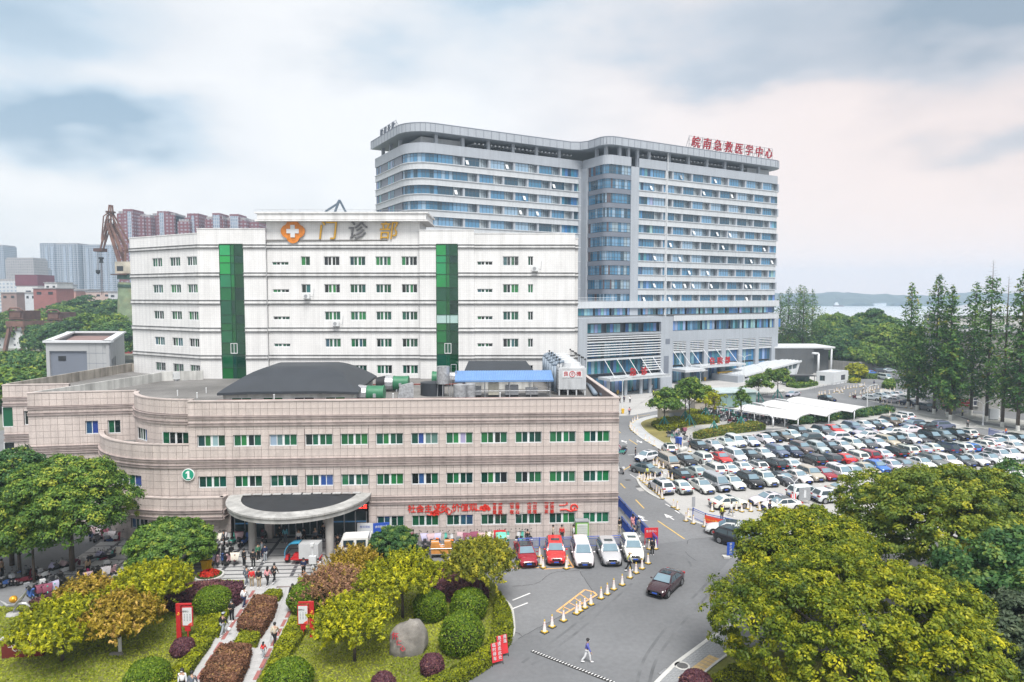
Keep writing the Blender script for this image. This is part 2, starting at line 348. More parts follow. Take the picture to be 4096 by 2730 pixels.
# tyre marks and cracks
mb = MB()
for pts in ([Q4(1400, 20), Q4(1750, 60), Q4(1850, 130), Q4(1870, 200)], [Q4(1180, 330), Q4(900, 560), Q4(560, 850), Q4(100, 1180)], [Q4(1250, 350), Q4(980, 590), Q4(650, 880), Q4(200, 1200)], [Q4(2050, 330), Q4(1700, 700), Q4(1400, 1100), Q4(1300, 1400)], [Q4(2160, 350), Q4(1800, 740), Q4(1520, 1120), Q4(1430, 1400)]):
    q = smooth(pts, 8)
    for a, b in zip(q, q[1:]): line(mb, a, b, .22, .009)
struct('tyre_mark', mb, mat('tyre_mark', (.125, .13, .137), .85, .3, .6))
mb = MB()
for pts in ([Q4(0, 380), Q4(250, 350), Q4(420, 240), Q4(700, 215)], [Q4(0, 860), Q4(60, 870), Q4(95, 900)], [Z5(1370, 770), Z5(1400, 700), Z5(1600, 680), Z5(1900, 650)], [Z5(1340, 890), Z5(1400, 960), Z5(1510, 1030)], [Q4(700, 225), Q4(880, 490)], [Q4(880, 490), Q4(60, 930)]):
    q = smooth(pts, 7)
    for a, b in zip(q, q[1:]): line(mb, a+Vector((random.uniform(-.06, .06), random.uniform(-.06, .06), 0)), b, .05, .0105)
struct('crack', mb, mat('crack', (.05, .05, .052), .95, .1))
# stall lines of the car park
ROWD = Vector((.976, .216, 0)); FWD = Vector((.216, -.976, 0))
mb = MB()
base = Z1(330, 1090)
for k in range(-1, 22):
    for off in (0, ):
        a = base+ROWD*(2.52*k); line(mb, a, a-FWD*5.2, .1, .016)
baseB = Z1(330, 665)
for k in range(-1, 26):
    a = baseB+ROWD*(2.52*k)-FWD*.2; line(mb, a, a-FWD*5.2, .1, .016)
    a = base-FWD*10.6+ROWD*(2.52*k); line(mb, a, a+FWD*5.1, .1, .016)
line(mb, base-FWD*5.25-ROWD*2, base-FWD*5.25+ROWD*50, .1, .016)
struct('stall_marking', mb, M_white)
# kerbs
for nm, pts, cl in (('kerb_car_park', [Z4(600, 930), Z4(490, 980), Z4(470, 1010), Z4(490, 1080), Z4(560, 1180), Z4(700, 1290), Z4(900, 1400)], 0), ('kerb_entrance', [Z5(1340, 345), Z5(1500, 430), Z5(1700, 490), Z5(1900, 545), Z5(2300, 600)], 0)):
    struct(nm, kerb(smooth(pts), .3, .1), M_kerb)
PATHO = smooth([R6(650, 678), R6(520, 700), R6(420, 725), R6(330, 768), R6(318, 815), R6(390, 890), R6(480, 955), R6(560, 1000), R6(650, 1055)])
ISL = smooth([R6(880, 655), R6(650, 700), R6(520, 725), R6(440, 755), R6(425, 790), R6(490, 865), R6(600, 940), R6(690, 990), R6(770, 1000), R6(740, 945), R6(760, 885), R6(850, 850), R6(1000, 800), R6(1150, 785), R6(1260, 765), R6(1200, 720), R6(1090, 680)])
flat('island_footpath', PATHO+[R6(690, 990)]+ISL[18*2::-1], .10, mat('grey_paver', (.42, .43, .44), .85, .1, .6, fine=.1))
struct('island_kerb', kerb(PATHO, .3, .13), M_kerb)
M_lawn = mat('lawn', (.135, .145, .03), .95, .3, .25, .6, fine=.25, stain=(.09, .10, .02))
M_lawn2 = mat('dry_lawn', (.22, .19, .06), .95, .3, .25, .6, fine=.25, stain=(.11, .12, .03))
flat('island_lawn', ISL, .14, M_lawn2); struct('island_lawn_kerb', kerb(ISL, .16, .17, True), M_kerb)
flat('scooter_yard', [R6(770, 1000), R6(745, 945), R6(760, 890), R6(1000, 800), R6(1200, 600), (60, 155), (95, 150), (90, 128), R6(1720, 820), R6(1200, 860), R6(1000, 900), R6(950, 950)], .009, M_conc)
# kerbed verges along the road at the right
for nm, pts in (('verge', [Z3(-400, 40), Z3(0, 60), Z3(400, 130), Z3(700, 185), Z3(900, 205), Z3(960, 185), Z3(880, 160), Z3(500, 100), Z3(0, 15), Z3(-400, -10)]), ('pavement', [Z3(1420, 320), Z3(1550, 345), Z3(1900, 420), Z3(2353, 490), Z3(3200, 640), Z3(3200, 540), Z3(2353, 400), Z3(1700, 300), Z3(1480, 295)]),
                ('far_pavement', [Z3(1060, 90), Z3(1400, 190), Z3(1900, 270), Z3(2353, 360), Z3(3000, 470), Z3(3000, 260), Z3(2200, 190), Z3(1700, 120), Z3(1300, 60)])):
    flat(nm, pts, .1, mat('verge_paver', (.33, .33, .31), .9, .2, .8)); struct(nm+'_kerb', kerb(pts, .25, .13, True), M_kerb)
TRI = smooth([Z6(500, 580), Z6(600, 600), Z6(760, 640), Z6(1000, 680), Z6(1300, 715), Z6(1380, 690), Z6(1100, 540), Z6(900, 505), Z6(780, 490), Z6(760, 560), Z6(560, 562), Z6(500, 580)], 3)
flat('roadside_parking', TRI, .09, M_conc); struct('roadside_kerb', kerb(TRI, .25, .12, True), M_kerb)

# ---------------------------------------------------------------- outpatient block (front)
M_tile = mat('granite_tile', (.525, .46, .43), .55, .12, .35, fine=.10, streak=.14)
M_joint = mat('tile_joint', (.19, .155, .15), .9, .1)
M_band = mat('granite_moulding', (.36, .30, .285), .7, .15, .4, streak=.3)
M_cap = mat('granite_coping', (.46, .40, .375), .7, .2, .5)
M_frame = mat('white_upvc', (.64, .66, .67), .4, .05)
M_glass = mat('window_glass', rough=.07, var=.0, objcol=True, spec=.6)
M_roof = mat('roof_bitumen', (.17, .165, .16), .9, .3, .25, .2, fine=.15, stain=(.09, .088, .085))
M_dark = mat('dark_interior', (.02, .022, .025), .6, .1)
M_metal = mat('galvanised_metal', (.45, .47, .5), .35, .1, 2., metal=.7)
M_grey = mat('grey_paint', (.3, .31, .33), .5, .1)
M_red = mat('red_paint', (.48, .02, .025), .45, .06)
M_gold = mat('gold_leaf', (.62, .36, .05), .3, .12, 3., metal=.6)
M_pipe = mat('rusty_pipe', (.20, .05, .04), .6, .3, 2.)
GREENS = [(.008, .07, .035), (.012, .10, .045), (.006, .05, .03), (.01, .085, .05), (.02, .15, .05), (.008, .05, .04)]
BLUES = [(.03, .075, .22), (.045, .11, .29)]; PALES = [(.22, .28, .42), (.30, .36, .42), (.12, .16, .2)]; DARKS = [(.006, .012, .012), (.01, .018, .02)]
def pane_mesh(w, h): return MB().box(-w/2, w/2, 0, .02, -h/2, h/2).mesh('pane', M_glass)
WCACHE = {}
def window(parent, x, z, w, h, n=4, y=.1, bar=None, slats=False, grille=False, cols=None, rz=0, fm=None, name='window', mull=True):
    """window centred at x, z in a wall whose face is y=0; frame and panes real, set back y"""
    key = (round(w, 3), round(h, 3), n, slats, grille, mull, fm and fm.name)
    if key not in WCACHE:
        f = MB(); t = .075; d = .08
        f.box(-w/2, w/2, 0, d, h/2-t, h/2); f.box(-w/2, w/2, -.03, d, -h/2, -h/2+t+.02)
        f.box(-w/2, -w/2+t, 0, d, -h/2+t+.02, h/2-t); f.box(w/2-t, w/2, 0, d, -h/2+t+.02, h/2-t)
        xs = []; pw = (w-2*t)/n
        for k in range(1, n):
            c = -w/2+t+pw*k; tt = .11 if (k == n//2 and n == 4 and mull) else .035
            f.box(c-tt, c+tt, .005, d-.01, -h/2+t+.02, h/2-t)
        g = None
        if grille:
            g = MB()
            for k in range(int(w/.16)): g.cyl((-w/2+.08+k*.16, -.06, -h/2), (-w/2+.08+k*.16, -.06, h/2), .012, None, 4)
            for zz2 in (-h/2, 0, h/2): g.cyl((-w/2, -.06, zz2), (w/2, -.06, zz2), .014, None, 4)
            g = g.mesh('grille', M_metal)
        sl = None
        if slats:
            sl = MB()
            for k in range(int((h-.25)/.13)): sl.box(-pw/2+.05, pw/2-.05, .0, .03, -h/2+.16+k*.13, -h/2+.20+k*.13)
            sl = sl.mesh('blind', mat('green_blind', (.01, .09, .05), .5, .1))
        WCACHE[key] = (f.mesh('frame', fm or M_frame), pane_mesh(pw-.03, h-2*t-.02), [-w/2+t+pw*(k+.5) for k in range(n)], g, sl)
    fr, pm, px_, g, sl = WCACHE[key]
    o = obj(name, fr, parent, (x, y, z), rz)
    for i, q in enumerate(px_):
        c = (cols or GREENS*3+DARKS)[0] if cols and len(cols) == 1 else random.choice(cols or GREENS*4+DARKS*2)
        c = tuple(v*random.uniform(.8, 1.25) for v in c)
        obj('pane', pm, o, (q, .03+(.02 if i % 2 else 0), .01), color=c)
        if sl: obj('blind', sl, o, (q, .005, 0))
    if g: obj('grille', g, o)
    return o
L0 = Vector((-32.1, 66.95, 0)); FRZ = math.atan2(2.51, 43.09); FBW = 43.163
ff = thing('outpatient_block', 'low pinkish stone-tiled building with green windows and a curved stepped corner', 'building', L0, FRZ)
FM = Matrix.Translation(L0) @ Matrix.Rotation(FRZ, 4, 'Z'); FI = FM.inverted()
ZT, ZR = 14.62, 13.45
S0, DS, WW = .84, 3.515, 2.73
def fwz(zr): return zr
tiles = []                                # (matrix, w, h)
def tile_wall(T, length, z0, z1, holes, pitch=.703, rowh=.70):
    """T places the wall frame: x along, y inward, z up"""
    ncol = max(1, round(length/pitch)); pw = length/ncol; nr = max(1, round((z1-z0)/rowh)); ph = (z1-z0)/nr; j = .03
    for i in range(ncol):
        for k in range(nr):
            rect = [(i*pw+j/2, (i+1)*pw-j/2, z0+k*ph+j/2, z0+(k+1)*ph-j/2)]
            for h in holes:
                nx = []
                for a, b, c, d in rect:
                    if h[0] >= b or h[1] <= a or h[2] >= d or h[3] <= c: nx.append((a, b, c, d)); continue
                    if h[0] > a: nx.append((a, h[0], c, d))
                    if h[1] < b: nx.append((h[1], b, c, d))
                    if h[2] > c: nx.append((max(a, h[0]), min(b, h[1]), c, h[2]))
                    if h[3] < d: nx.append((max(a, h[0]), min(b, h[1]), h[3], d))
                rect = nx
            for a, b, c, d in rect:
                if b-a > .05 and d-c > .05: tiles.append((T @ Matrix.Translation(((a+b)/2, random.uniform(-.006, .006), (c+d)/2)), b-a, d-c))
def moulding(parent, T, length, z0, z1, dep=.12):
    mb = MB(T); mb.box(0, length, -dep, .02, z0, z1).box(0, length, -dep-.06, .02, z1+.002, z1+.07); mb.build('moulding', M_band, parent)
BANDS = [(12.12, 12.38), (12.80, 13.02), (7.92, 8.18), (8.52, 8.74), (3.90, 4.10), (4.46, 4.68)]
ROWS = [(10.0, 11.2), (5.86, 7.06), (1.53, 2.68)]
holes = [(S0+DS*i, S0+DS*i+WW, a, b) for r, (a, b) in enumerate(ROWS) for i in range(12) if r < 2 or i >= 5]
ENT = (3.9, 17.6, 0, 4.7)
holes.append(ENT)
mb = MB(); walls(mb, 0, FBW, 0, ZT, 0, .35, holes); 
mb.box(FBW-.35, FBW, .352, 26, 0, ZT); mb.build('wall', M_joint, ff)
bandcut = lambda: [(-99, 99, a-.0, b) for a, b in BANDS]
tile_wall(Matrix.Translation((0, -.035, 0)), FBW, 0, ZT-.12, holes+[(-99, 99, a, b+.07) for a, b in BANDS])
for a, b in BANDS:
    if a < 4.7: moulding(ff, Matrix.Translation((17.8, -.05, 0)), FBW-17.8, a, b)
    else: moulding(ff, Matrix.Translation((0, -.05, 0)), FBW, a, b)
MB().box(0, FBW+.05, -.1, .45, ZT-.1, ZT+.02).build('coping', M_cap, ff)
MB().box(FBW-.4, FBW+.05, .452, 26, ZT-.1, ZT+.02).build('coping', M_cap, ff)
specs = [dict(), dict(), dict()]
for r, (a, b) in enumerate(ROWS):
    for i in range(12):
        if r == 2 and i < 5: continue
        cc = GREENS*5+DARKS+PALES[1:] if r == 0 else GREENS*3+DARKS*2+BLUES
        if r == 0 and i in (0, 2, 6, 10): cc = GREENS*2+BLUES+PALES*2
        if i >= 10: cc = GREENS*2+[(.01, .14, .06)]*3
        window(ff, S0+DS*i+WW/2, (a+b)/2, WW, b-a, 4, .1, slats=(r == 2 and i < 10), cols=cc)
# curved tiers
def arc(c, r, a0, a1, n): return [(c[0]+r*math.cos(R(a0+(a1-a0)*k/n)), c[1]+r*math.sin(R(a0+(a1-a0)*k/n))) for k in range(n+1)]
def seg_T(a, b):
    d = Vector((b[0]-a[0], b[1]-a[1], 0)); return Matrix.Translation((a[0], a[1], 0)) @ Matrix.Rotation(math.atan2(d.y, d.x), 4, 'Z'), d.length
def curved(pts, z0, z1, bands, wins=(), back=.35, cop=True, row=.70):
    rows = []; wl = MB()
    s = 0; segs = []
    for a, b in zip(pts, pts[1:]):
        T, ln = seg_T(a, b); segs.append((T, ln, s)); s += ln
    for T, ln, s in segs:
        hs = [(w0-s, w1-s, a, b) for w0, w1, a, b, *_ in wins]
        wl.M = T; walls(wl, 0, ln, z0, z1, 0, back, hs)
        tile_wall(T @ Matrix.Translation((0, -.035, 0)), ln, z0, z1-.1, hs+[(-99, 99, a, b+.07) for a, b in bands], ln if ln < 1.1 else .703, row)
    wl.build('wall', M_joint, ff)
    for a, b in bands:
        q = MB()
        for T, ln, s in segs: q.M = T @ Matrix.Translation((0, -.05, 0)); q.box(-.01, ln+.01, -.12, .02, a, b).box(-.01, ln+.01, -.18, .02, b+.002, b+.07)
        q.build('moulding', M_band, ff)
    if cop:
        q = MB()
        for T, ln, s in segs: q.M = T; q.box(-.02, ln+.02, -.08, back+.05, z1-.08, z1+.03)
        q.build('coping', M_cap, ff)
    for w0, w1, a, b, n in wins:
        m0 = (w0+w1)/2
        for T, ln, s in segs:
            if s <= m0 < s+ln:
                e = T @ Vector((m0-s, 0, 0)); rot = T.to_euler().z; d = Vector((-math.sin(rot), math.cos(rot)))*.12
                window(ff, e.x+d.x, (a+b)/2, w1-w0, b-a, n, e.y+d.y, rz=rot, cols=GREENS*3+DARKS*2+BLUES)
                break
a3 = arc((.08, 10.05), 9., 196, 270, 16); seg3 = sum(math.dist(p, q) for p, q in zip(a3, a3[1:]))
curved(a3, 9.0, ZT, BANDS[:2], [(3.4, 5.9, 10.0, 11.3, 4), (seg3-3.4, seg3-.4, 10.0, 11.3, 4)])
a2 = arc((-1.2, 12.14), 12.14, 186, 270, 22)+[(0, 0)]; seg2 = sum(math.dist(p, q) for p, q in zip(a2, a2[1:]))
curved(a2, 4.4, 10.3, [(7.92, 8.18), (8.52, 8.74)], [(seg2-8.6, seg2-5.0, 5.86, 7.06, 4), (seg2-13.4, seg2-10.2, 5.86, 7.06, 4)])
a1 = arc((-.14, 13.08), 14.0, 190, 270, 24)+[(3.45, -.92)]
curved(a1, 2.85, 5.15, [(2.95, 3.2), (3.62, 3.86)], back=.4)
T, ln = seg_T((3.45, -.92), (3.62, .0)); curved([(3.45, -.92), (3.62, -.02)], 2.85, 5.15, [(2.95, 3.2), (3.62, 3.86)], back=.3)
g0 = arc((-.2, 12.6), 12.55, 190, 268, 20)+[(3.9, .02)]; segg = sum(math.dist(p, q) for p, q in zip(g0, g0[1:]))
curved(g0, 0, 2.85, [], [(segg-3.2, segg-.5, 1.35, 2.65, 4), (segg-7.2, segg-4.4, 1.35, 2.65, 4), (segg-11, segg-8.6, 1.35, 2.65, 4)], cop=False)
mb = MB(); mb.prism([(p[0], p[1]+.3) for p in a1]+[(3.4, 2), (-5, 10)], 4.2, 4.35).prism([(p[0]+.2, p[1]+.35) for p in a2]+[(1, 12), (-9, 12)], 9.0, 9.15); mb.build('terrace_floor', M_roof, ff)
# straight wing at the far end and the piece behind it
def straight(a, b, z0, z1, bands, wins=(), **k): curved([a, b], z0, z1, bands, wins, **k)
straight((-19.63, 7.0), (-8.9, 8.25), 0, ZT, BANDS[:4], [(5.6, 6.9, 9.9, 11.4, 2), (7.85, 9.15, 9.9, 11.4, 2), (6.2, 7.5, 5.8, 7.2, 2)])
straight((-26.8, 14.0), (-19.6, 14.6), 0, ZT, BANDS[:4], [(2.2, 3.6, 9.8, 11.5, 2), (5, 6.4, 9.8, 11.5, 2), (2.2, 3.6, 5.7, 7.4, 2), (5, 6.4, 5.7, 7.4, 2), (-.2, 1., 9.6, 12, 1), (-.2, 1., 5.4, 7.8, 1)])
ROOFP = [(.2, .3), (FBW-.3, .3), (FBW-.3, 26), (-24, 40), (-26.6, 14.3), (-19.5, 14.9), (-19.4, 7.3), (-8.9, 8.6)]+[(p[0]+.1, p[1]+.3) for p in a3[2:]]
MB().prism(ROOFP, ZR-.2, ZR).build('roof', M_roof, ff)
mb = MB()
for a, b in (((-19.6, 7.35), (-14.2, 26.5)), ): 
    T, ln = seg_T(a, b); mb.M = T; mb.box(0, ln, -.25, 0, ZR, ZT)
mb.build('low_wall', mat('white_render', (.52, .52, .5), .8, .2, .5, streak=.35), ff)
mb = MB()
for a, b in (((-26.7, 14.4), (-24.2, 39)), ): 
    T, ln = seg_T(a, b); mb.M = T; mb.box(0, ln, -.3, 0, 8, ZT+.1)
mb.M = Matrix(); mb.box(-24, -10, 38.7, 39, 0, ZT); mb.build('parapet', mat('stained_render', (.36, .33, .29), .85, .25, .5, streak=.5), ff)
T, ln = seg_T((-14.2, 26.5), (-9.0, 27.5)); mb = MB(T); mb.box(0, ln, -.25, 0, ZR, ZT+.1); mb.build('low_wall', MATS['white_render'], ff)
# tiles: the 300 that show largest are single parts
if tiles:
    tm = MB().box(-.5, .5, 0, .04, -.5, .5); tm.f = [tm.f[i] for i in (1, 0, 2, 3, 5)]; tm.m = [0]*5
    fm_ = tm.mesh('tile', M_tile); camL = FI @ Vector((0, 0, CAM_H))
    tiles.sort(key=lambda q: -(q[1]*q[2])/max(1, (q[0].translation-camL).length_squared) * abs((q[0].to_3x3() @ Vector((0, 1, 0))).dot((q[0].translation-camL).normalized())))
    for T, w, h in tiles[:300]:
        o = obj('tile', fm_, ff); o.matrix_local = T @ Matrix.Diagonal((w, 1, h, 1))
    mb = MB()
    for T, w, h in tiles[300:]:
        mb.M = T @ Matrix.Diagonal((w, 1, h, 1)); mb.add(tm.v, tm.f)
    o = mb.build('tile', M_tile, ff); o['kind'] = 'stuff'
# entrance: glass front, canopy, columns
ex0, ex1 = 3.9, 17.6
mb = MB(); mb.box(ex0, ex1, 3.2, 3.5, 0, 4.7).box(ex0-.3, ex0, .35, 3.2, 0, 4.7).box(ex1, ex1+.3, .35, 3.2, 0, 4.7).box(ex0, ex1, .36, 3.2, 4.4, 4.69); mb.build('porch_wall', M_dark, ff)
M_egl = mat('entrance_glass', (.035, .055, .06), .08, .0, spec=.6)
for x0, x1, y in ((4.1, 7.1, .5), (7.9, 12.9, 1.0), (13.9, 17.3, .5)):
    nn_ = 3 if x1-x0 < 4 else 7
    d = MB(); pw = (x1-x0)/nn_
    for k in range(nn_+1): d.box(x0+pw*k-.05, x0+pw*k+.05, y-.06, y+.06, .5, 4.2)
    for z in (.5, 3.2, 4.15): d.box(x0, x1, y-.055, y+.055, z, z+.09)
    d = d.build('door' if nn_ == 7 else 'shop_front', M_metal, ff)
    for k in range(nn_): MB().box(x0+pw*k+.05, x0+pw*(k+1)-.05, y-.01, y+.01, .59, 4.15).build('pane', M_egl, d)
    if nn_ == 3: MB().box(x0+.05, x1-.05, y-.03, y-.012, 1.95, 2.1).build('blue_strip', mat('blue_film', (.12, .32, .6), .4, .05), d)
for x0, x1 in ((7.15, 7.85), (12.95, 13.85)): MB().box(x0, x1, .2, 1.1, .5, 4.35).build('pier', M_tile, ff)
MB().box(14.9, 17.4, .05, .2, 3.2, 4.2).build('led_sign', mat('led_black', (.01, .01, .012), .5, .05), ff)
lettering('急诊请往左', .5, glow('led_red', (1, .06, .04), 1.2), ff, (16.2, .03, 3.7), depth=.02, bold=.01)
CE = (10.9, 6.85, 7.35)
def ell(k, n=40, a=0): return [(CE[0]-CE[1]*k*math.cos(math.pi*i/n), -CE[2]*k*math.sin(math.pi*i/n)-a) for i in range(n+1)]
cn = MB(); e1 = ell(1.); e2 = ell(.82, 40, 0)
cn.prism(e1, 4.5, 4.85, 0); 
rows = []
for (x, y), (x2, y2) in zip(e1, e2): rows.append([(x, y, 4.86), (CE[0]+(x-CE[0])*1.02, y*1.02, 4.95), (CE[0]+(x-CE[0])*1.02, y*1.02, 5.12), (x2, y2, 5.2), (x2, y2, 5.0)])
cn.grid(rows, 0)
co = cn.build('canopy', mat('canopy_concrete', (.38, .38, .37), .8, .2, .6, streak=.3), ff)
sj = MB()
for i in range(2, 40, 1):
    x, y = e1[i]; t = Vector((x-CE[0], y, 0)).normalized()
    sj.cyl((CE[0]+(x-CE[0])*1.021+t.x*.004, y*1.021+t.y*.004, 4.95), (CE[0]+(x-CE[0])*1.021+t.x*.004, y*1.021+t.y*.004, 5.12), .012, None, 4)
sj.build('joint', M_joint, co)
rows = []
for k in range(8):
    rr = .82*(1-k/7); rows.append([(CE[0]-CE[1]*rr*math.cos(math.pi*i/40), -CE[2]*rr*math.sin(math.pi*i/40)-.2*(k == 9), 5.03+.22*(k/7)+.03*math.sin(i*1.3+k*2)) for i in range(41)])
MB().grid(rows).build('membrane', mat('black_membrane', (.022, .025, .03), .6, .2, .8, .2), co, True)
mb = MB()
for k in range(12):
    x = CE[0]-5.6+k*.98; mb.box(x, x+.8, -.6+.1*math.sin(k*2), -.25+.1*math.sin(k*3), 5.22, 5.3)
mb.build('ballast_slab', M_granite, co)
for x, y in ((7.1, -3.47), (14.7, -5.0)):
    c = MB().cyl((x, y, .5), (x, y, 4.5), .38, .38, 20); c.build('column', mat('column_granite', (.34, .325, .31), .6, .25, .7, streak=.25), ff, 40)
    MB().cyl((x, y, .5), (x, y, .62), .44, .44, 20).build('column_base', M_granite_d, ff, 40)
# lettering on the wall
LR = mat('red_lettering', (.68, .035, .02), .5, .04)
for body, s, z, sz, bd in (('社会主义', 23.2, 3.34, .84, .018), ('价值观', 27.3, 3.4, .88, .018), ('核', 25.0, 3.4, 1.35, .015), ('心', 25.7, 3.05, .8, .015)):
    lettering(body, sz, LR, ff, (s, -.1, z), depth=.06, bold=bd)
for i, col in enumerate((('富强', '自由', '爱国'), ('民主', '平等', '敬业'), ('文明', '公正', '诚信'), ('和谐', '法治', '友善'))):
    for k, wd in enumerate(col): lettering(wd[0]+' '+wd[1], .45, LR, ff, (30.65+i*1.78, -.1, 3.86-k*.5), depth=.05, bold=.006)
def cloud_mark(s, z, k, tail):
    mb = MB()
    for i, (dx, dz, r) in enumerate(((0, 0, .3), (.28, .12, .26), (-.28, .05, .24), (.5, -.05, .2), (.1, .28, .2))):
        mb.cyl((s+dx*k, -.1, z+dz*k), (s+dx*k, -.06-.003*i, z+dz*k), r*k, None, 14)
    mb.tube([(s-.2*k, -.085, z-.12*k), (s-.6*k, -.085, z-.2*k), (s-.95*k, -.085, z-.05*k)] if tail < 0 else [(s+.2*k, -.085, z-.12*k), (s+.6*k, -.085, z-.2*k), (s+.95*k, -.085, z-.05*k)], .05*k)
    mb.build('cloud_emblem', LR, ff)
cloud_mark(29.3, 3.3, .95, -1); cloud_mark(24.2, 2.86, .8, -1)
mb = MB(); sp = [(38.5+.42*math.cos(t)*(1-t/9), -.09, 3.2+.42*math.sin(t)*(1-t/9)) for t in [k*.35 for k in range(20)]]
mb.tube(sp, .09); mb.tube([(38.9, -.09, 3.0), (38.2, -.09, 2.85), (37.7, -.09, 3.05), (37.1, -.09, 3.02)], .08); mb.tube([(37.0, -.09, 3.5), (37.6, -.09, 3.5), (37.9, -.09, 3.65), (37.75, -.09, 3.8)], .05); mb.build('cloud_emblem', LR, ff)
ps = MB(); 
for z_, y_ in ((7.3, -.26), ): 
    ps.cyl((-.05, -.16, 7.3), (-.05, -.24, 7.3), .62, None, 32, 0).cyl((-.05, -.242, 7.3), (-.05, -.26, 7.3), .54, None, 32, 1)
pq = ps.build('number_plaque', [mat('plaque_white', (.8, .82, .82), .4, .02), mat('plaque_green', (.02, .30, .19), .4, .04)], ff, 40)
MB().box(-.11, .09, -.29, -.262, 6.93, 7.68).build('numeral', MATS['plaque_white'], pq); MB().add([(-.11, -.288, 7.68), (-.11, -.288, 7.48), (-.27, -.288, 7.40), (-.27, -.288, 7.52)], [(0, 3, 2, 1)]).build('numeral_flag', MATS['plaque_white'], pq); MB().box(-.2, .2, -.291, -.2625, 6.9, 7.0).build('numeral_foot', MATS['plaque_white'], pq)
# roof things of this block that belong to it
mb = MB(); mb.tube([(-2.5, 4.2, ZR+.35), (4.2, 3.4, ZR+.35)], .09); mb.tube([(4.2, 3.4, ZR+.35), (9, 10, ZR+.4)], .09)
mb.build('pipe', M_pipe, ff); mb = MB(); mb.tube([(2.6, 1.0, ZR+1.05), (33, 1.0, ZR+1.05)], .09); 
for k in range(11): mb.cyl((2.8+k*3, 1.0, ZR), (2.8+k*3, 1.0, ZR+1.05), .04, None, 5)
mb.build('pipe', M_pipe, ff); MB().tube([(13, 18, ZR+.35), (30, 18, ZR+.35)], .1).build('pipe', M_pipe, ff)
for k, (x, y) in enumerate(((-6, 12), (-3.5, 14), (-3, 10), (-1.2, 17), (1.8, 9), (.6, 12.5), (8, 1.5), (20, 1.5), (31, 1.5))):
    MB().cyl((x, y, ZR), (x, y, ZR+(.55 if k < 6 else 1.5)), .06, None, 6).ball((x, y, ZR+.6 if k < 6 else ZR+1.5), .09, .09, .09, 6, 4).build('vent_pipe', M_frame, ff)

# ---------------------------------------------------------------- white six-storey block
def DP(x, y, Y):                          # survey: point of the photograph on the vertical plane at distance Y
    a = (x/4-512)/FOC; b = -(y/4-341)/FOC; t = Y/(cP+b*sP); return Vector((a*t, Y, CAM_H+(-sP+b*cP)*t))
M_wt = mosaic('white_mosaic', (.71, .71, .705), (.86, .86, .88), .3)
M_wband = mat('grey_moulding', (.24, .245, .25), .8, .2, 1., streak=.3)
M_wring = mat('white_band', (.68, .68, .68), .6, .08, .5, streak=.2)
M_gglass = mat('green_curtain_glass', rough=.05, var=.1, scale=.5, objcol=True, spec=.6)
M_gmull = mat('dark_green_mullion', (.008, .06, .03), .4, .05)
wb = thing('white_block', 'tall white tiled clinic block with two green glass stair strips rising behind the beige building', 'building', (0, 95, 0))
WBANDS = [(31.55, 32.05), (27.65, 28.2), (23.8, 24.4), (19.95, 20.55), (16.15, 16.7)]
WROW = [(29.2, 30.5), (25.4, 26.65), (21.6, 22.85), (17.8, 19.05), (14.05, 15.3)]
def wsec(T, ln, zt, holes, back=.4, lip=True, gap=None):
    mb = MB(T); walls(mb, 0, ln, 0, zt, 0, back, holes); mb.build('wall', M_wt, wb)
    for z0, z1 in WBANDS:
        for a, b in ([(-.06, ln+.06)] if not gap else [(-.06, gap[0]), (gap[1], ln+.06)]):
            q = MB(T); q.box(a, b, -.16, 0, z0, z0+.10).box(a, b, -.22, 0, z0+.103, z0+.17).box(a, b, -.16, 0, z1-.1, z1).box(a, b, -.22, 0, z1+.003, z1+.07)
            q.build('moulding', M_wband, wb)
            MB(T).box(a+.06, b-.06, -.13, -.002, z0+.175, z1-.105).build('band', M_wring, wb)
    if lip: MB(T).box(-.05, ln+.05, -.06, back+.03, zt, zt+.12).build('coping', M_wring, wb)
def TT(x, y, rz=0): return Matrix.Translation((x, y, 0)) @ Matrix.Rotation(rz, 4, 'Z')
WG = GREENS*3+DARKS*3+[(.03, .10, .12)]
def wwin(T, x0, x1, row, n=4, **k):
    a, b = row; p = T @ Vector(((x0+x1)/2, .12, 0)); return window(wb, p.x, (a+b)/2, x1-x0, b-a, n, p.y, rz=T.to_euler().z, cols=WG, mull=True, **k)
# main front
mainx = [(-26.2, -24.0), (-22.6, -20.4), (-19.0, -16.85), (-15.4, -13.2)]
mh = []
for r, (a, b) in enumerate(WROW):
    mh += [(x0+34.1, x1+34.1, a, b) for x0, x1 in mainx]
    if r < 2: mh.append((-29.4+34.1, -28.1+34.1, a, b))
    if r < 4: mh.append((-33.4+34.1, -31.1+34.1, a+.05, a+.55))
T = TT(-34.1, .55); wsec(T, 21.3, 36.3, mh, lip=False)
for r, row in enumerate(WROW):
    for x0, x1 in mainx: wwin(T, x0+34.1, x1+34.1, row)
    if r < 2: wwin(T, -29.4+34.1, -28.1+34.1, row, 2)
    if r < 4: wwin(T, .7, 3.0, (row[0]+.05, row[0]+.55), 4)
cr = MB(); cr.box(-35.3, -11.5, -.6, 8, 36.3, 36.5).box(-35.0, -11.8, -.45, 8, 35.5, 36.3).box(-35.3, -11.5, -.55, 8, 35.25, 35.45); cr.build('cornice', M_wring, wb)
MB().box(-34.1, -12.8, 1, 7.6, 33, 35.6).build('wall', M_wt, wb)
rl = MB()
for k in range(24): rl.cyl((-35.2+k*1.02, -.5, 36.5), (-35.2+k*1.02, -.5, 36.8), .02, None, 4)
rl.tube([(-35.2, -.5, 36.8), (-11.6, -.5, 36.8)], .02, 4); rl.build('railing', M_grey, wb)
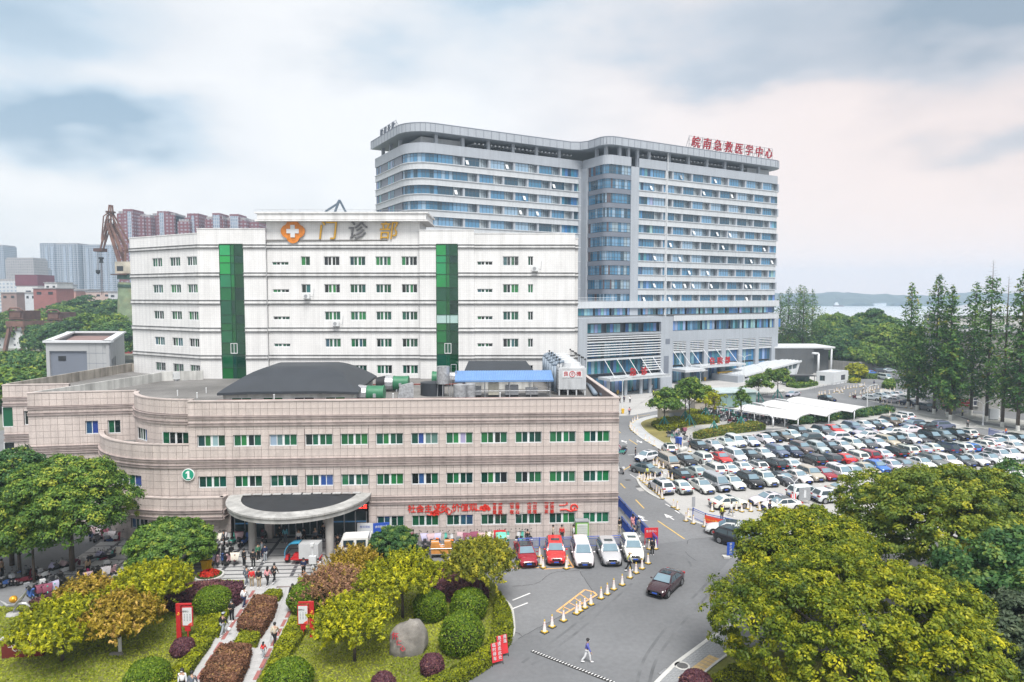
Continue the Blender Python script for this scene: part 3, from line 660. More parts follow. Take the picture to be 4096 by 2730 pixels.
# stair bays with green glass
def stair(x0, x1, g0, g1, zt):
    T = TT(x0, 0); wsec(T, x1-x0, zt, [(g0-x0, g1-x0, 13.3, 32.2)], gap=(g0-x0, g1-x0))
    gw = obj('stair_glazing', None, wb, (g0, .05, 0)); w = g1-g0
    ms = MB(); cols = [0, w*.46, w*.62, w]
    zs = [13.4, 15.0, 16.9, 18.5, 20.2, 21.2, 22.4, 24.4, 26.2, 28.0, 29.6, 30.6, 32.1]
    for z in zs: ms.box(0, w, -.06, .04, z-.035, z+.035)
    for c in cols: ms.box(c-.03, c+.03, -.065, .045, 13.4, 32.1)
    ms.build('mullion', M_gmull, gw)
    for i in range(3):
        for k in range(len(zs)-1):
            hi = k > 7
            c = ((.008, .10, .04), (.006, .065, .03), (.004, .04, .02))[i] if not hi else ((.015, .25, .08), (.01, .12, .05), (.006, .06, .03))[i]
            c = tuple(v*random.uniform(.6, 1.3) for v in c)
            if k == 5 and x0 > -20: c = (.35, .5, .48)
            q = MB().box(cols[i]+.03, cols[i+1]-.03, -.01, .01, zs[k]+.035, zs[k+1]-.035); q.build('pane', M_gglass, gw, color=c)
    window(gw, w*.52, 17.7, .95, 1.45, 2, -.08, cols=GREENS)
stair(-43.5, -34.1, -40.5, -37.2, 34.2); stair(-12.8, -5.25, -10.5, -7.5, 34.0)
# right part
rh = []
for r, (a, b) in enumerate(WROW):
    rh += [(-1.27+5.25, .93+5.25, a, b), (2.2+5.25, 2.95+5.25, a, b)]
    if r < 4: rh.append((.4, 2.55, a+.05, a+.6))
T = TT(-5.25, .4); wsec(T, 14.0, 33.6, rh)
for r, row in enumerate(WROW):
    wwin(T, 3.98, 6.18, row, grille=(r == 0)); wwin(T, 7.45, 8.2, row, 2)
    if r < 4: wwin(T, .4, 2.55, (row[0]+.05, row[0]+.6), 4)
T = TT(8.75, 1.6); wsec(T, .55, 33.0, [])
# left wing, turned back
T = TT(-57.3, 103, 0); wa = math.atan2(-8., 13.8); T = TT(-57.3, 8.0, wa); wl = 15.95
lw = [(wl-9.3, 2.4), (wl-5.1, 2.4), (wl-1.3, 2.2)]
wsec(T, wl, 33.6, [(c-w/2, c+w/2, a, b) for c, w in lw for a, b in WROW])
for row in WROW:
    for c, w in lw: wwin(T, c-w/2, c+w/2, row, grille=(row[0] < 15))
mb = MB(); mb.prism([(-57.2, 8.2), (-43.4, .3), (8.8, .8), (8.8, 24), (-52, 24)], 32.6, 32.8); mb.build('roof', M_roof, wb)
mb = MB(); mb.box(8.8, 9.15, 1.62, 24, 0, 33.0).box(-52, 8.8, 23.6, 24, 0, 33.4); T2 = TT(-57.3, 8.0, math.atan2(16, 5)); mb.M = T2; mb.box(.3, 16, 0, .3, 0, 33.5); mb.build('wall', M_wt, wb)
for x, r in ((3.2, 0), (-28.5, 1), (-24.5, 2)):
    z = WROW[r][0]-.75
    a = thing('air_conditioner', {0: 'white air conditioner unit below the narrow top-floor window of the white block', 1: 'white air conditioner box under the small fifth-floor window', 2: 'white air conditioner box under a green window, two floors up'}[r], 'air conditioner', (x, 95.0 if r else 94.9, z), 0, 'air conditioners on the white block')
    MB().box(-.42, .42, -.2, .25, 0, .62).build('casing', M_frame, a); MB().cyl((-.1, -.205, .31), (-.1, -.22, .31), .24, None, 16).build('fan_grille', M_grey, a)
    mb = MB(); mb.box(-.4, -.34, -.2, .5, -.1, 0).box(.34, .4, -.2, .5, -.1, 0); mb.tube([(.42, 0, .3), (.8, .3, .2), (.9, .45, 1.4)], .025); mb.build('bracket', M_grey, a)
a = thing('air_conditioner', 'white air conditioner on the flat roof at the foot of the white block', 'air conditioner', (-46.2, 93.0, ZR), R(-30), 'air conditioners on the white block')
MB().box(-.7, .7, -.3, .3, .2, 1.2).build('casing', M_frame, a); MB().cyl((-.2, -.305, .7), (-.2, -.32, .7), .4, None, 16).build('fan_grille', M_grey, a); MB().box(-.6, -.5, -.3, .3, 0, .2).box(.5, .6, -.3, .3, 0, .2).build('foot', M_grey, a)
# sign on the parapet
M_orange_s = mat('orange_enamel', (.62, .20, .02), .35, .25, 2.)
sg = thing('cross_emblem', 'orange four-lobed emblem with a white cross on the white parapet', 'emblem', (-30.35, 95.38, 33.95))
mb = MB(); 
for k in range(4):
    a = k*math.pi/2; c = (math.cos(a)*.85, math.sin(a)*.85)
    pts = [(c[0]*.2+math.cos(a+t)*.95+math.cos(a)*.55, c[1]*.2+math.sin(a+t)*.95+math.sin(a)*.55) for t in (-1.35, -.8, -.35, -.12, 0, .12, .35, .8, 1.35)]
    poly = [(0, 0)]+pts
    vs = [(p[0], 0-.002*k, p[1]) for p in poly]+[(p[0], -.1-.002*k, p[1]) for p in poly]; n = len(poly)
    mb.add(vs, [tuple(range(n, 2*n)), tuple(range(n-1, -1, -1))]+[(i, n+i, n+(i+1) % n, (i+1) % n) for i in range(n)])
mb.build('petal', M_orange_s, sg)
M_ww = mat('sign_white', (.62, .64, .66), .4, .02); MB().box(-.85, .85, -.2, -.12, -.3, .3).box(-.3, .3, -.198, -.122, .3, .85).box(-.3, .3, -.198, -.122, -.85, -.3).build('cross', M_ww, sg)
for ch, x, m in (('门', -25.6, M_gold), ('诊', -21.5, mat('tarnished_bronze', (.16, .16, .17), .45, .4, 2., metal=.4)), ('部', -17.2, M_gold)):
    o = thing('sign_character', {'门': 'gold brush-style character 门, first beside the orange emblem', '诊': 'tarnished grey character 诊 in the middle of the parapet sign', '部': 'gold character 部 ending the sign on the white parapet'}[ch], 'sign', (x, 95.4, 33.9), 0, 'characters of the parapet sign')
    lettering(ch, 2.7, m, o, (0, 0, 0), depth=.12, bold=.05, shear=.12, name='character')
# ---------------------------------------------------------------- tall ward block
P0 = Vector((34.7, 189.5, 0)); TRZ = R(30)
tb = thing('ward_block', 'tall grey ward block of stacked ribbon windows with an overhanging flat roof', 'building', P0, TRZ)
M_pan = mat('grey_panel', (.345, .375, .415), .5, .06, .12, streak=.08)
M_pan2 = mat('pale_panel', (.50, .525, .55), .5, .05, .12, streak=.1)
M_dpan = mat('slate_panel', (.16, .18, .22), .5, .06, .2)
M_tfr = mat('dark_window_frame', (.10, .115, .13), .4, .05)
M_tgl = mat('ward_glass', rough=.06, var=.0, objcol=True, spec=.75)
TG = [(.05, .17, .29), (.07, .20, .34), (.04, .13, .22), (.13, .27, .42), (.24, .36, .48), (.025, .07, .11)]
def rib(path, off):                       # offset an open path outwards (to the right of travel)
    out = []
    for i, p in enumerate(path):
        a = Vector(path[max(i-1, 0)]); b = Vector(path[min(i+1, len(path)-1)]); d = (b-a).normalized(); out.append((p[0]+d.y*off, p[1]-d.x*off))
    return out
def ringwall(mb, path, o0, o1, z0, z1, m=0):
    A = rib(path, o0); B = rib(path, o1)
    mb.grid([[(a[0], a[1], z0), (a[0], a[1], z1), (b[0], b[1], z1), (b[0], b[1], z0)] for a, b in zip(A, B)], m, closed=True)
    for i in (0, -1): mb.add([(A[i][0], A[i][1], z0), (A[i][0], A[i][1], z1), (B[i][0], B[i][1], z1), (B[i][0], B[i][1], z0)], [(0, 1, 2, 3)] if i else [(3, 2, 1, 0)], m)
carc = [(-56+6*math.cos(R(a)), 17+6*math.sin(R(a))) for a in range(180, 271, 10)]
LWP = [(-62, 37)]+carc+[(-11.3, 11)]
rarc = [(55.5+2*math.cos(R(a)), 2+2*math.sin(R(a))) for a in range(270, 361, 15)]
RWP = [(0, 0)]+rarc+[(57.5, 26)]
tarc = [(-9+2*math.cos(R(a)), 2+2*math.sin(R(a))) for a in range(180, 271, 15)]
TWP = [(-11, 11)]+tarc+[(-2.8, 0)]
def poly_off(o): return rib([(-62, 37)]+carc, o)+rib([(-11.4, 11)], 0)[:0]+[(-11-o*.6, 11-o)]+rib(tarc, o)+rib(rarc, o)+[(57.5+o, 27), (-11, 38)]
# core behind the windows, floor slabs
mb = MB(); mb.prism([(-60.4, 37), (-60.4, 17.2), (-55.5, 12.7), (-11, 12.7), (-9.2, 2), (56, 2), (56, 25), (-11, 37)], 0, 60.2); mb.build('core', mat('ward_interior', (.10, .12, .15), .8, .3, .3), tb)
FL = 3.85; WT0 = 60.1
for k in range(10):
    zt = WT0-FL*k; z1 = zt-2.42; z0 = zt-FL
    for nm, P in (('left', LWP), ('right', RWP)):
        q = MB(); ringwall(q, P, .15, -1.2, z0, z1); ringwall(q, P, .34, -1., z1+.003, z1+.2); ringwall(q, P, .28, -1., z0-.1, z0+.002)
        q.build('spandrel', M_pan2, tb)
    q = MB(); ringwall(q, TWP, .12, -.6, z0+.1, z1-.05); q.build('spandrel', M_dpan, tb)
q = MB(); 
for P in (LWP, RWP, TWP): ringwall(q, P, .2, -1.2, WT0, 62.55)
q.build('parapet', M_pan, tb)
# vertical piers beside the stair tower
MB().box(-2.8, 0, -.25, 2, 19.7, 60.1).box(-11.6, -10.6, 8.2, 11.4, 19.7, 60.1).box(-12.4, -11.5, 10.7, 12, 19.7, 60.1).build('pier', M_pan, tb)
MB().box(9.75, 10.35, -.28, .2, 14, 60.1).cyl((10.05, -.55, 14), (10.05, -.55, 66), .12, None, 6).build('riser_pipe', M_ww, tb)
# bay windows, folded in plan: one mesh of frame, two panes
BW = 7.4; FW_, AW_, PW_ = 4.1, 2.7, .6
f = MB(); h = 2.42
def frame_line(f, a, b, h, n):
    a = Vector((*a, 0)); b = Vector((*b, 0)); d = (b-a); ln = d.length; M = Matrix.Translation(a) @ Matrix.Rotation(math.atan2(d.y, d.x), 4, 'Z'); f.M = M
    f.box(0, ln, -.05, .05, h-.08, h).box(0, ln, -.05, .05, 0, .08).box(0, ln, -.045, .045, h*.68, h*.68+.05)
    for i in range(n+1): f.box(max(0, ln*i/n-.035), min(ln, ln*i/n+.035), -.048, .048, .08, h-.08)
frame_line(f, (0, .12), (FW_, .12), h, 4); frame_line(f, (FW_, .12), (FW_+AW_, 1.1), h, 3); f.M = Matrix()
bay_f = f.mesh('frame', M_tfr)
bay_p = MB().box(0, FW_, .13, .15, .05, h-.05).mesh('pane', M_tgl)
q = MB(Matrix.Translation((FW_, .13, 0)) @ Matrix.Rotation(math.atan2(.98, AW_), 4, 'Z')); q.box(0, 2.87, 0, .02, .05, h-.05); bay_a = q.mesh('pane', M_tgl)
bay_c = MB().box(FW_+AW_, BW, -.02, 1.3, 0, h).mesh('mullion_pier', M_pan)
sash = MB().box(0, .75, -.02, .02, -1.25, 0).mesh('sash', M_ww)
cur = MB().box(0, .9, 0, .01, .06, h*.95).mesh('curtain', mat('net_curtain', (.5, .55, .6), .8, .1))
def bay(x, y, zt, w=BW, flip=False):
    o = obj('window', bay_f, tb, (x, y, zt-h))
    g = random.choice(TG); obj('pane', bay_p, o, color=g)
    obj('pane', bay_a, o, color=random.choice([(.30, .36, .40), (.22, .28, .33), (.36, .41, .44)])); obj('mullion_pier', bay_c, o)  # angled panes get paler colours, the bright sky reflection painted into the glass
    for k in range(2):
        if random.random() < .2: obj('sash', sash, o, (random.choice((.2, 1.1, 2.3, FW_+.3)), .05, h*.66), rot=(R(-28), 0, 0))
    return o
for k in range(10):
    zt = WT0-FL*k; off = 0 if k % 2 == 0 else -3.7
    x = 10.4-FW_-1.3+off-7.4+ .4
    xs = [q for q in (x+BW*i for i in range(10)) if q > -.3 and q+BW < 57.6]
    if xs[0] > .3:
        w0 = xs[0]; o = window(tb, w0/2, zt-h/2, w0, h, max(1, round(w0/1.0)), .15, cols=TG, fm=M_tfr)
    for q in xs: bay(q, 0, zt)
    e = xs[-1]+BW
    if e < 57: window(tb, (e+56.8)/2, zt-h/2, 56.8-e, h, max(1, round((56.8-e)/1.1)), .2, cols=TG, fm=M_tfr)
    # end face right
    window(tb, 57.3, zt-h/2, 10, h, 8, 8, cols=TG, fm=M_tfr, rz=R(90))
    # left wing
    off = 0 if k % 2 == 0 else 4.1
    x = -54.9+off
    while x+BW < -10.9: bay(x, 11, zt); x += BW
    if x < -12.6: window(tb, (x-11.6)/2, zt-h/2, -11.6-x, h, max(1, round((-11.6-x)/1.1)), 11.2, cols=TG, fm=M_tfr)
    # rounded corner panes
    cw = obj('window', None, tb, (0, 0, 0)); ca = rib(carc+[(-54.9+off, 11)], -.25)
    fm2 = MB()
    for a, b in zip(ca, ca[1:]):
        d = Vector((b[0]-a[0], b[1]-a[1], 0)); n_ = max(1, round(d.length/1.1))
        for i in range(n_):
            p = Vector((*a, 0))+d*i/n_; M = Matrix.Translation((p.x, p.y, zt-h)) @ Matrix.Rotation(math.atan2(d.y, d.x), 4, 'Z'); fm2.M = M; w = d.length/n_
            fm2.box(-.035, .035, -.05, .05, 0, h).box(.035, w, -.045, .045, h-.08, h).box(.035, w, -.045, .045, h*.68, h*.68+.05).box(.035, w, -.045, .045, 0, .08)
            q = MB(M); q.box(.03, w, 0, .02, .05, h-.05); q.build('pane', M_tgl, cw, color=random.choice(TG))
    cw.data = None; fm2.build('frame', M_tfr, cw)
    # end face left: two windows between slate walls
    MB().box(-61.95, -61.5, 17.3, 36.9, zt-h, zt).build('slate_wall', M_dpan, tb)
    for yy, ww in ((25, 4.6), (34.5, 3.6)): window(tb, -62.02, zt-h/2, ww, h-.1, 4, yy, cols=TG, fm=M_tfr, rz=R(-90))
    # stair tower glazing
    tw = obj('window', None, tb, (0, 0, 0)); ta = rib([(-11, 8.1)]+tarc+[(-2.8, 0)], -.12); fm2 = MB(); hh = 2.45
    for a, b in zip(ta, ta[1:]):
        d = Vector((b[0]-a[0], b[1]-a[1], 0)); n_ = max(1, round(d.length/1.0))
        for i in range(n_):
            p = Vector((*a, 0))+d*i/n_; M = Matrix.Translation((p.x, p.y, zt-2.35)) @ Matrix.Rotation(math.atan2(d.y, d.x), 4, 'Z'); fm2.M = M; w = d.length/n_
            fm2.box(-.04, .04, -.06, .05, 0, hh).box(.04, w, -.055, .045, hh*.3, hh*.3+.05).box(.04, w, -.055, .045, hh*.78, hh*.78+.05)
            q = MB(M); q.box(.03, w, 0, .02, 0, hh); q.build('pane', M_tgl, tw, color=random.choice(TG+[(.09, .06, .07)] if d.x < 1 else TG+[(.25, .33, .38)]))
    fm2.build('frame', M_tfr, tw)
# podium rows
q = MB(); q.box(-27, 57.8, -.6, 1.5, 19.55-.0, 21.6-2.3+.3).box(-27, 57.8, -.75, 1.4, 21.75, 23.6).box(13, 57.8, -.65, 1.5, 17.85, 19.4); q.build('spandrel', M_pan2, tb)
x = -25.6
while x < 55: window(tb, x+2.45, 20.72, 4.9, 2.25 if False else 1.95, 5, -.1, cols=TG, fm=M_tfr); x += 5.5
for c, s in ((-19.4, 1), ): MB().tube([(-26, -.9, 23.9), (-8, -.9, 23.9)], .05).tube([(-26, -.9, 24.5), (-8, -.9, 24.5)], .05).build('railing', M_ww, tb)
PB = [(13.0, 18.1), (19.7, 25.3), (27.0, 32.6), (34.4, 40.0), (41.6, 47.5), (49.0, 54.9)]
mb = MB(); walls(mb, 4.2, 57.8, 0, 17.8, -.6, .6, [(12.8, 56, 14.95, 17.8)]+[(a, b, 0, 11.9) for a, b in PB]); mb.build('podium_wall', M_pan, tb)
x = 13.0
while x < 55: window(tb, x+2.6, 16.4, 5.2, 2.8, 5, -.1, cols=TG, fm=M_tfr); x += 5.9
for j, (a, b) in enumerate(PB):
    for k in range(5): MB().box(a, b, -.55, -.2, 9.45+k*.52, 9.67+k*.52).build('louver', M_ww, tb)
    MB().box(a, b, -.5, 1.4, 8.6, 9.2).build('transom', M_pan2, tb)
    for z0, z1 in ((9.2, 11.85), (5.0, 8.6), (.1, 4.6)): window(tb, (a+b)/2, (z0+z1)/2, b-a, z1-z0, 5, .1, cols=TG, fm=M_tfr)
MB().box(57.35, 57.8, .61, 26, 0, 19.3).build('podium_wall', M_pan, tb)
# emergency block
mb = MB(); walls(mb, -27, 3.9, 0, 19.5, -10, -9.2, [(-24.3, -.2, 15.6, 18.2), (-24.3, -.2, 0, 15.3)]); mb.box(3.1, 3.9, -9.19, -.6, 0, 19.5).box(-27, -26.2, -9.19, -.6, 0, 19.5).box(-26.19, 3.09, -9.19, -.7, 19.0, 19.4); mb.build('emergency_wall', M_pan, tb)
MB().box(-26, 3, -8.2, -7.9, 0, 19).build('back_wall', MATS['ward_interior'], tb)
x = -24.3
for i in range(4): window(tb, x+2.9, 16.8, 4.6, 2.3, 4, -8.9, cols=TG, fm=M_tfr); x += 6.1
MB().box(-24.3, -.2, -9.9, -9, 15.05, 15.6).box(-24.3, -.2, -10.05, -9.2, 8.75, 9.2).box(-24.3, -.2, -10.05, -9.2, 13.25, 13.6).build('beam', M_pan2, tb)
for i in range(4): window(tb, -24.3+3.02+6.02*i, 11.3, 6.0, 4.0, 6, -8.95, cols=TG, fm=M_tfr); window(tb, -24.3+3.02+6.02*i, 7.0, 6.0, 3.4, 6, -8.95, cols=TG+[(.02, .2, .2)], fm=M_tfr); window(tb, -24.3+3.02+6.02*i, 2.3, 6.0, 4.2, 5, -8.95, cols=TG, fm=M_tfr)
for z in (14.55, 14.0, 12.55, 11.9, 11.25, 10.6, 9.95): MB().box(-24.3, -.2, -10.0, -9.55, z, z+.24).build('louver', M_ww, tb)
for z in (8.1, 7.45, 6.8, 6.15, 5.5): MB().box(-6.2, -.2, -10.0, -9.55, z, z+.24).build('louver', M_ww, tb)
mb = MB(); mb.box(-21, -1.2, -15, -10.05, 4.1, 4.75).box(-20.6, -1.6, -15.12, -14.9, 4.76, 4.95); mb.build('canopy', M_pan2, tb)
for x in (-19, -15, -11, -7, -3): MB().cyl((x, -10, 9.0), (x, -14.4, 4.8), .09, None, 6).build('tie_rod', M_ww, tb)
for x in (-20, -14.5, -9.5, -6.5): MB().cyl((x, -13, 0), (x, -13, 4.1), .45, None, 14).build('column', M_pan, tb, 40)
for ch, x in (('急', -13.9), ('诊', -10.3)): lettering(ch, 2.2, M_red, tb, (x, -15.1, 5.95), depth=.25, bold=.04, rz=0)
mb = MB(); mb.box(19.2, 38, -5.2, -.62, 4.3, 4.9); mb.box(11.5, 19.19, -7.2, -.62, 3.7, 4.4); mb.build('canopy', M_pan2, tb)
for x in (13, 16, 20, 25, 30, 35): MB().cyl((x, -.6, 9.3), (x+.4, -4.8, 4.9), .09, None, 6).build('tie_rod', M_ww, tb)
for ch, x in (('住', 24.2), ('院', 27.3), ('部', 30.4)): lettering(ch, 2.2, M_red, tb, (x, -5.0, 6.0), depth=.25, bold=.04)
MB().box(.9, 2.6, -10.06, -10, 3.8, 9).build('vent_panel', M_dpan, tb); MB().box(1.4, 2.9, -10.06, -10, 12.2, 13.6).build('vent_panel', M_dpan, tb)
# roof storey: columns, overhanging slab
RP = rib([(-62, 37)]+carc, 1.3)+[(-16, 9.7), (-13.5, 8.6), (-12.3, 6.5)]+rib(tarc, 1.3)[1:]+rib([(57.5-4+4*math.cos(R(a)), 4+4*math.sin(R(a))) for a in range(270, 361, 15)], 1.3)+[(58.8, 27), (-10, 38.5)]
mb = MB(); mb.prism(RP, 65.0, 66.95); mb.build('roof_slab', M_pan, tb)
rp = rib(RP[:len(RP)-2], .02); js = MB(); acc = 0
for a, b in zip(rp, rp[1:]):
    d = math.dist(a, b); n_ = max(1, round(d/2.2))
    for i in range(n_): p = (a[0]+(b[0]-a[0])*i/n_, a[1]+(b[1]-a[1])*i/n_); js.box(p[0]-.04, p[0]+.04, p[1]-.04, p[1]+.04, 65.02, 66.94)
ringwall(js, RP[:-2], .04, -.1, 66.96, 67.15); js.build('panel_joint', M_dpan, tb)
cols = [(-54.9+7.35*i, 12.2) for i in range(6)]+[(-9.8, 6), (-9.6, 2.2), (-6, 1), (-3, 1), (.2, 1)]+[(4.5+7.4*i, 1.2) for i in range(7)]+[(-60.5, 22), (-60.5, 29), (-60.5, 35)]
for x, y in cols: MB().box(x-.4, x+.4, y-.4, y+.4, 60.2, 65).build('column', M_pan, tb)
mb = MB(); mb.box(-58, -47, 14.2, 30, 60.2, 64.6).box(-45, -14, 24, 34, 60.2, 64.2).box(2, 40, 14, 24, 60.2, 64.0).box(46, 56, 3, 22, 60.2, 64.8); mb.build('penthouse', M_pan2, tb)
mb = MB(); mb.prism([(-60.4, 36), (-60.4, 17.2), (-55.5, 12.7), (-11, 12.7), (-9.2, 2), (56, 2), (56, 25), (-11, 36)], 60.22, 60.5); mb.build('roof_deck', M_roof, tb)
mb = MB()
for i in range(26): mb.box(-44+i*1.2, -43.6+i*1.2, 12.5, 24, 63.9, 64.3)
for i in range(30): mb.box(3+i*1.4, 3.4+i*1.4, 2, 14, 63.9, 64.3)
mb.build('pergola', M_ww, tb)
window(tb, -50.5, 62.9, 1.6, .9, 2, 14.1, cols=TG, fm=M_ww); window(tb, 50, 62.6, 1.3, 1.3, 2, 2.9, cols=TG, fm=M_ww); window(tb, 53.4, 62.6, 1.2, 1.3, 2, 2.9, cols=TG, fm=M_ww)
# rooftop letter signs
def lattice(mb, L, z0, z1, step, y=0.):
    n_ = round(L/step)
    for i in range(n_+1): mb.cyl((L*i/n_, y, z0), (L*i/n_, y, z1), .06, None, 4).cyl((L*i/n_, y+1.6, z0), (L*i/n_, y, z1-.4), .05, None, 4)
    for k in range(4): z = z0+.4+(z1-z0-.5)*k/3; mb.cyl((0, y, z), (L, y, z), .05, None, 4)
M_sgn = mat('deep_red', (.33, .008, .02), .5, .05)
rs = thing('rooftop_sign', 'row of big red brush characters on a steel lattice along the roof edge', 'sign', P0+Matrix.Rotation(TRZ, 3, 'Z') @ Vector((18.5, -.2, 66.95)), TRZ)
mb = MB(); lattice(mb, 35.2, 0, 3.9, 1.76, .25); mb.build('lattice', M_tfr, rs)
for i, ch in enumerate('皖南急救医学中心'): lettering(ch, 3.4, M_sgn, rs, (2.3+i*4.42, 0, 2.0), depth=.25, bold=.05, shear=.15, name='character')
rs = thing('rooftop_sign', 'dark lattice sign standing on the rounded roof corner, seen from behind', 'sign', P0+Matrix.Rotation(TRZ, 3, 'Z') @ Vector((-62.2, 33, 66.95)), TRZ+R(-90))
mb = MB(); lattice(mb, 12, 0, 2.7, 1.5, .25); mb.build('lattice', M_tfr, rs)
for i, ch in enumerate('皖南急救'): lettering(ch, 2.0, M_dpan, rs, (1.6+i*2.9, 0, 1.4), depth=.25, bold=.03, shear=.15, name='character')

# ---------------------------------------------------------------- foliage
def leaf_mesh(name, P, Nn, size, tone, m, aspect=1.7, droop=0., trunk=None):
    """a leaf-sized quad at every point, facing roughly along Nn"""
    n = len(P); rnd = RNG.normal(size=(n, 3)); Nn = Nn+.55*rnd; Nn /= np.linalg.norm(Nn, axis=1)[:, None]+1e-9
    u = np.cross(Nn, RNG.normal(size=(n, 3))); u /= np.linalg.norm(u, axis=1)[:, None]+1e-9; w = np.cross(Nn, u)
    s = (size*RNG.uniform(.65, 1.35, n))[:, None]
    if droop: u = u*1.; u[:, 2] -= droop; 
    V = np.empty((n, 4, 3)); V[:, 0] = P-u*s*aspect/2; V[:, 1] = P+w*s*.5; V[:, 2] = P+u*s*aspect/2; V[:, 3] = P-w*s*.5
    me = bpy.data.meshes.new(name); me.vertices.add(4*n); me.vertices.foreach_set('co', V.reshape(-1).astype(np.float32))
    me.loops.add(4*n); me.loops.foreach_set('vertex_index', np.arange(4*n, dtype=np.int32)); me.polygons.add(n)
    me.polygons.foreach_set('loop_start', np.arange(0, 4*n, 4, dtype=np.int32)); me.polygons.foreach_set('loop_total', np.full(n, 4, dtype=np.int32))
    me.update(); a = me.attributes.new('tone', 'FLOAT', 'FACE'); a.data.foreach_set('value', np.clip(tone, 0, 1).astype(np.float32))
    me.materials.append(m); me.validate(); return me
def unit(n): v = RNG.normal(size=(n, 3)); return v/np.linalg.norm(v, axis=1)[:, None]
def lobes_leaves(lobes, ncl, per, spread, shell=(.72, 1.), up=.0, tonevar=.25, flat=.7, low=-.55, sprig=0.):
    """clumps of leaves over the outside of ellipsoid lobes (x,y,z,rx,ry,rz)"""
    L = np.array(lobes, float); area = (L[:, 3]*L[:, 4]+L[:, 5]*(L[:, 3]+L[:, 4])/2); pr = area/area.sum()
    P = []; NN = []; T = []
    k = RNG.choice(len(L), ncl, p=pr); d = unit(ncl); d[:, 2] = np.where(d[:, 2] < low, -d[:, 2], d[:, 2])
    r = RNG.uniform(shell[0], shell[1], ncl)[:, None]; c = L[k, :3]+d*L[k, 3:]*r
    nn_ = d/L[k, 3:]; nn_ /= np.linalg.norm(nn_, axis=1)[:, None]
    inside = np.zeros(ncl, bool)
    for i in range(len(L)):
        q = (((c-L[i, :3])/L[i, 3:])**2).sum(1); inside |= (q < .42) & (k != i)
    c, nn_ = c[~inside], nn_[~inside]; n = len(c); lob = RNG.uniform(-.1, .1, len(L))[k[~inside]]
    tn = .45+lob+RNG.normal(size=n)*tonevar*.7
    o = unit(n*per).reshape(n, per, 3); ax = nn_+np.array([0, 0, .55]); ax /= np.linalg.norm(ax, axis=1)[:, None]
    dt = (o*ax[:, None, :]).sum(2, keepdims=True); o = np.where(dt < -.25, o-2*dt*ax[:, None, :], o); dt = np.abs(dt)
    rad = spread*1.5*RNG.uniform(.6, 1.4, (n, 1, 1))*RNG.uniform(.55, 1.08, (n, per, 1)); off = o*rad; off[:, :, 2] *= flat
    if sprig:
        ax = nn_*.9+np.array([0, 0, .75])+RNG.normal(size=(n, 3))*.35; ax /= np.linalg.norm(ax, axis=1)[:, None]; u = RNG.uniform(-.15, 1, (n, per, 1)); off = ax[:, None, :]*u*sprig*RNG.uniform(.5, 1.3, (n, 1, 1))+o*.13*(1.25-u)
    P = (c[:, None, :]+off).reshape(-1, 3); NN = (o*.8+ax[:, None, :]*.6+np.array([0, 0, up])).reshape(-1, 3)
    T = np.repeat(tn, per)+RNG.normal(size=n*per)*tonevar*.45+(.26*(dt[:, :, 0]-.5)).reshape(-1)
    return P, NN, T
M_bark = mat('bark', (.085, .065, .05), .95, .3, 3., .4); M_lime = mat('limewash', (.6, .6, .57), .9, .12, 2.)
def branches(mb, base, top, r, lobes, n=7):
    base = Vector(base); top = Vector(top); mb.cyl(base, base.lerp(top, .55), r, r*.72, 8); mb.cyl(base.lerp(top, .55), top, r*.72, r*.35, 7)
    for i in range(n):
        q = random.choice(lobes); a = base.lerp(top, random.uniform(.35, .95)); e = Vector(q[:3])+Vector((random.uniform(-.5, .5)*q[3], random.uniform(-.5, .5)*q[4], random.uniform(-.3, .4)*q[5]))
        mid = a.lerp(e, .5)+Vector((0, 0, -.15*(e-a).length*.3)); mb.cyl(a, mid, r*.34, r*.22, 5).cyl(mid, e, r*.22, r*.07, 5)
def tree(name, label, loc, lobes, m, ncl, per, spread, size, trunk_r, top, cat='tree', group=None, lime=0., tonevar=.25, up=.1, aspect=1.7, shell=(.7, 1.), nbr=7, droop=0., low=-.55, sprig=0.):
    t = thing(name, label, cat, loc, 0, group); P, NN, T = lobes_leaves(lobes, ncl, per, spread, shell, up, tonevar, low=low, sprig=sprig)
    obj('crown', leaf_mesh('crown', P, NN, size, T, m, aspect, droop), t)
    mb = MB(); branches(mb, (0, 0, 0), (top[0], top[1], top[2]), trunk_r, lobes, nbr); mb.build('trunk', M_bark, t, True)
    if lime: MB().cyl((0, 0, 0), (top[0]*.08, top[1]*.08, lime), trunk_r*1.04, trunk_r, 9).build('limewash', M_lime, t, 40)
    return t
LF_camphor = leafmat('camphor_leaves', [(0, (0.0397, 0.0801, 0.00577)), (.35, (0.11, 0.16, 0.00677)), (.62, (0.224, 0.257, 0.00754)), (1, (0.514, 0.48, 0.0149))])
LF_dark = leafmat('dark_leaves', [(0, (0.0161, 0.0568, 0.0233)), (.4, (0.043, 0.123, 0.0354)), (.7, (0.0993, 0.194, 0.0436)), (1, (0.274, 0.32, 0.0437))])
LF_oliv = leafmat('olive_leaves', [(0, (0.0267, 0.0689, 0.0161)), (.4, (0.0754, 0.164, 0.0255)), (.7, (0.169, 0.273, 0.0366)), (1, (0.348, 0.386, 0.0454))])
LF_yel = leafmat('yellow_leaves', [(0, (0.0866, 0.112, 0.00484)), (.35, (0.212, 0.244, 0.00484)), (.65, (0.377, 0.384, 0.00484)), (1, (0.654, 0.615, 0.0185))])
LF_orn = leafmat('orange_leaves', [(0, (0.122, 0.0885, 0.00453)), (.4, (0.294, 0.219, 0.0122)), (.7, (0.465, 0.324, 0.0383)), (1, (0.61, 0.4, 0.111))])
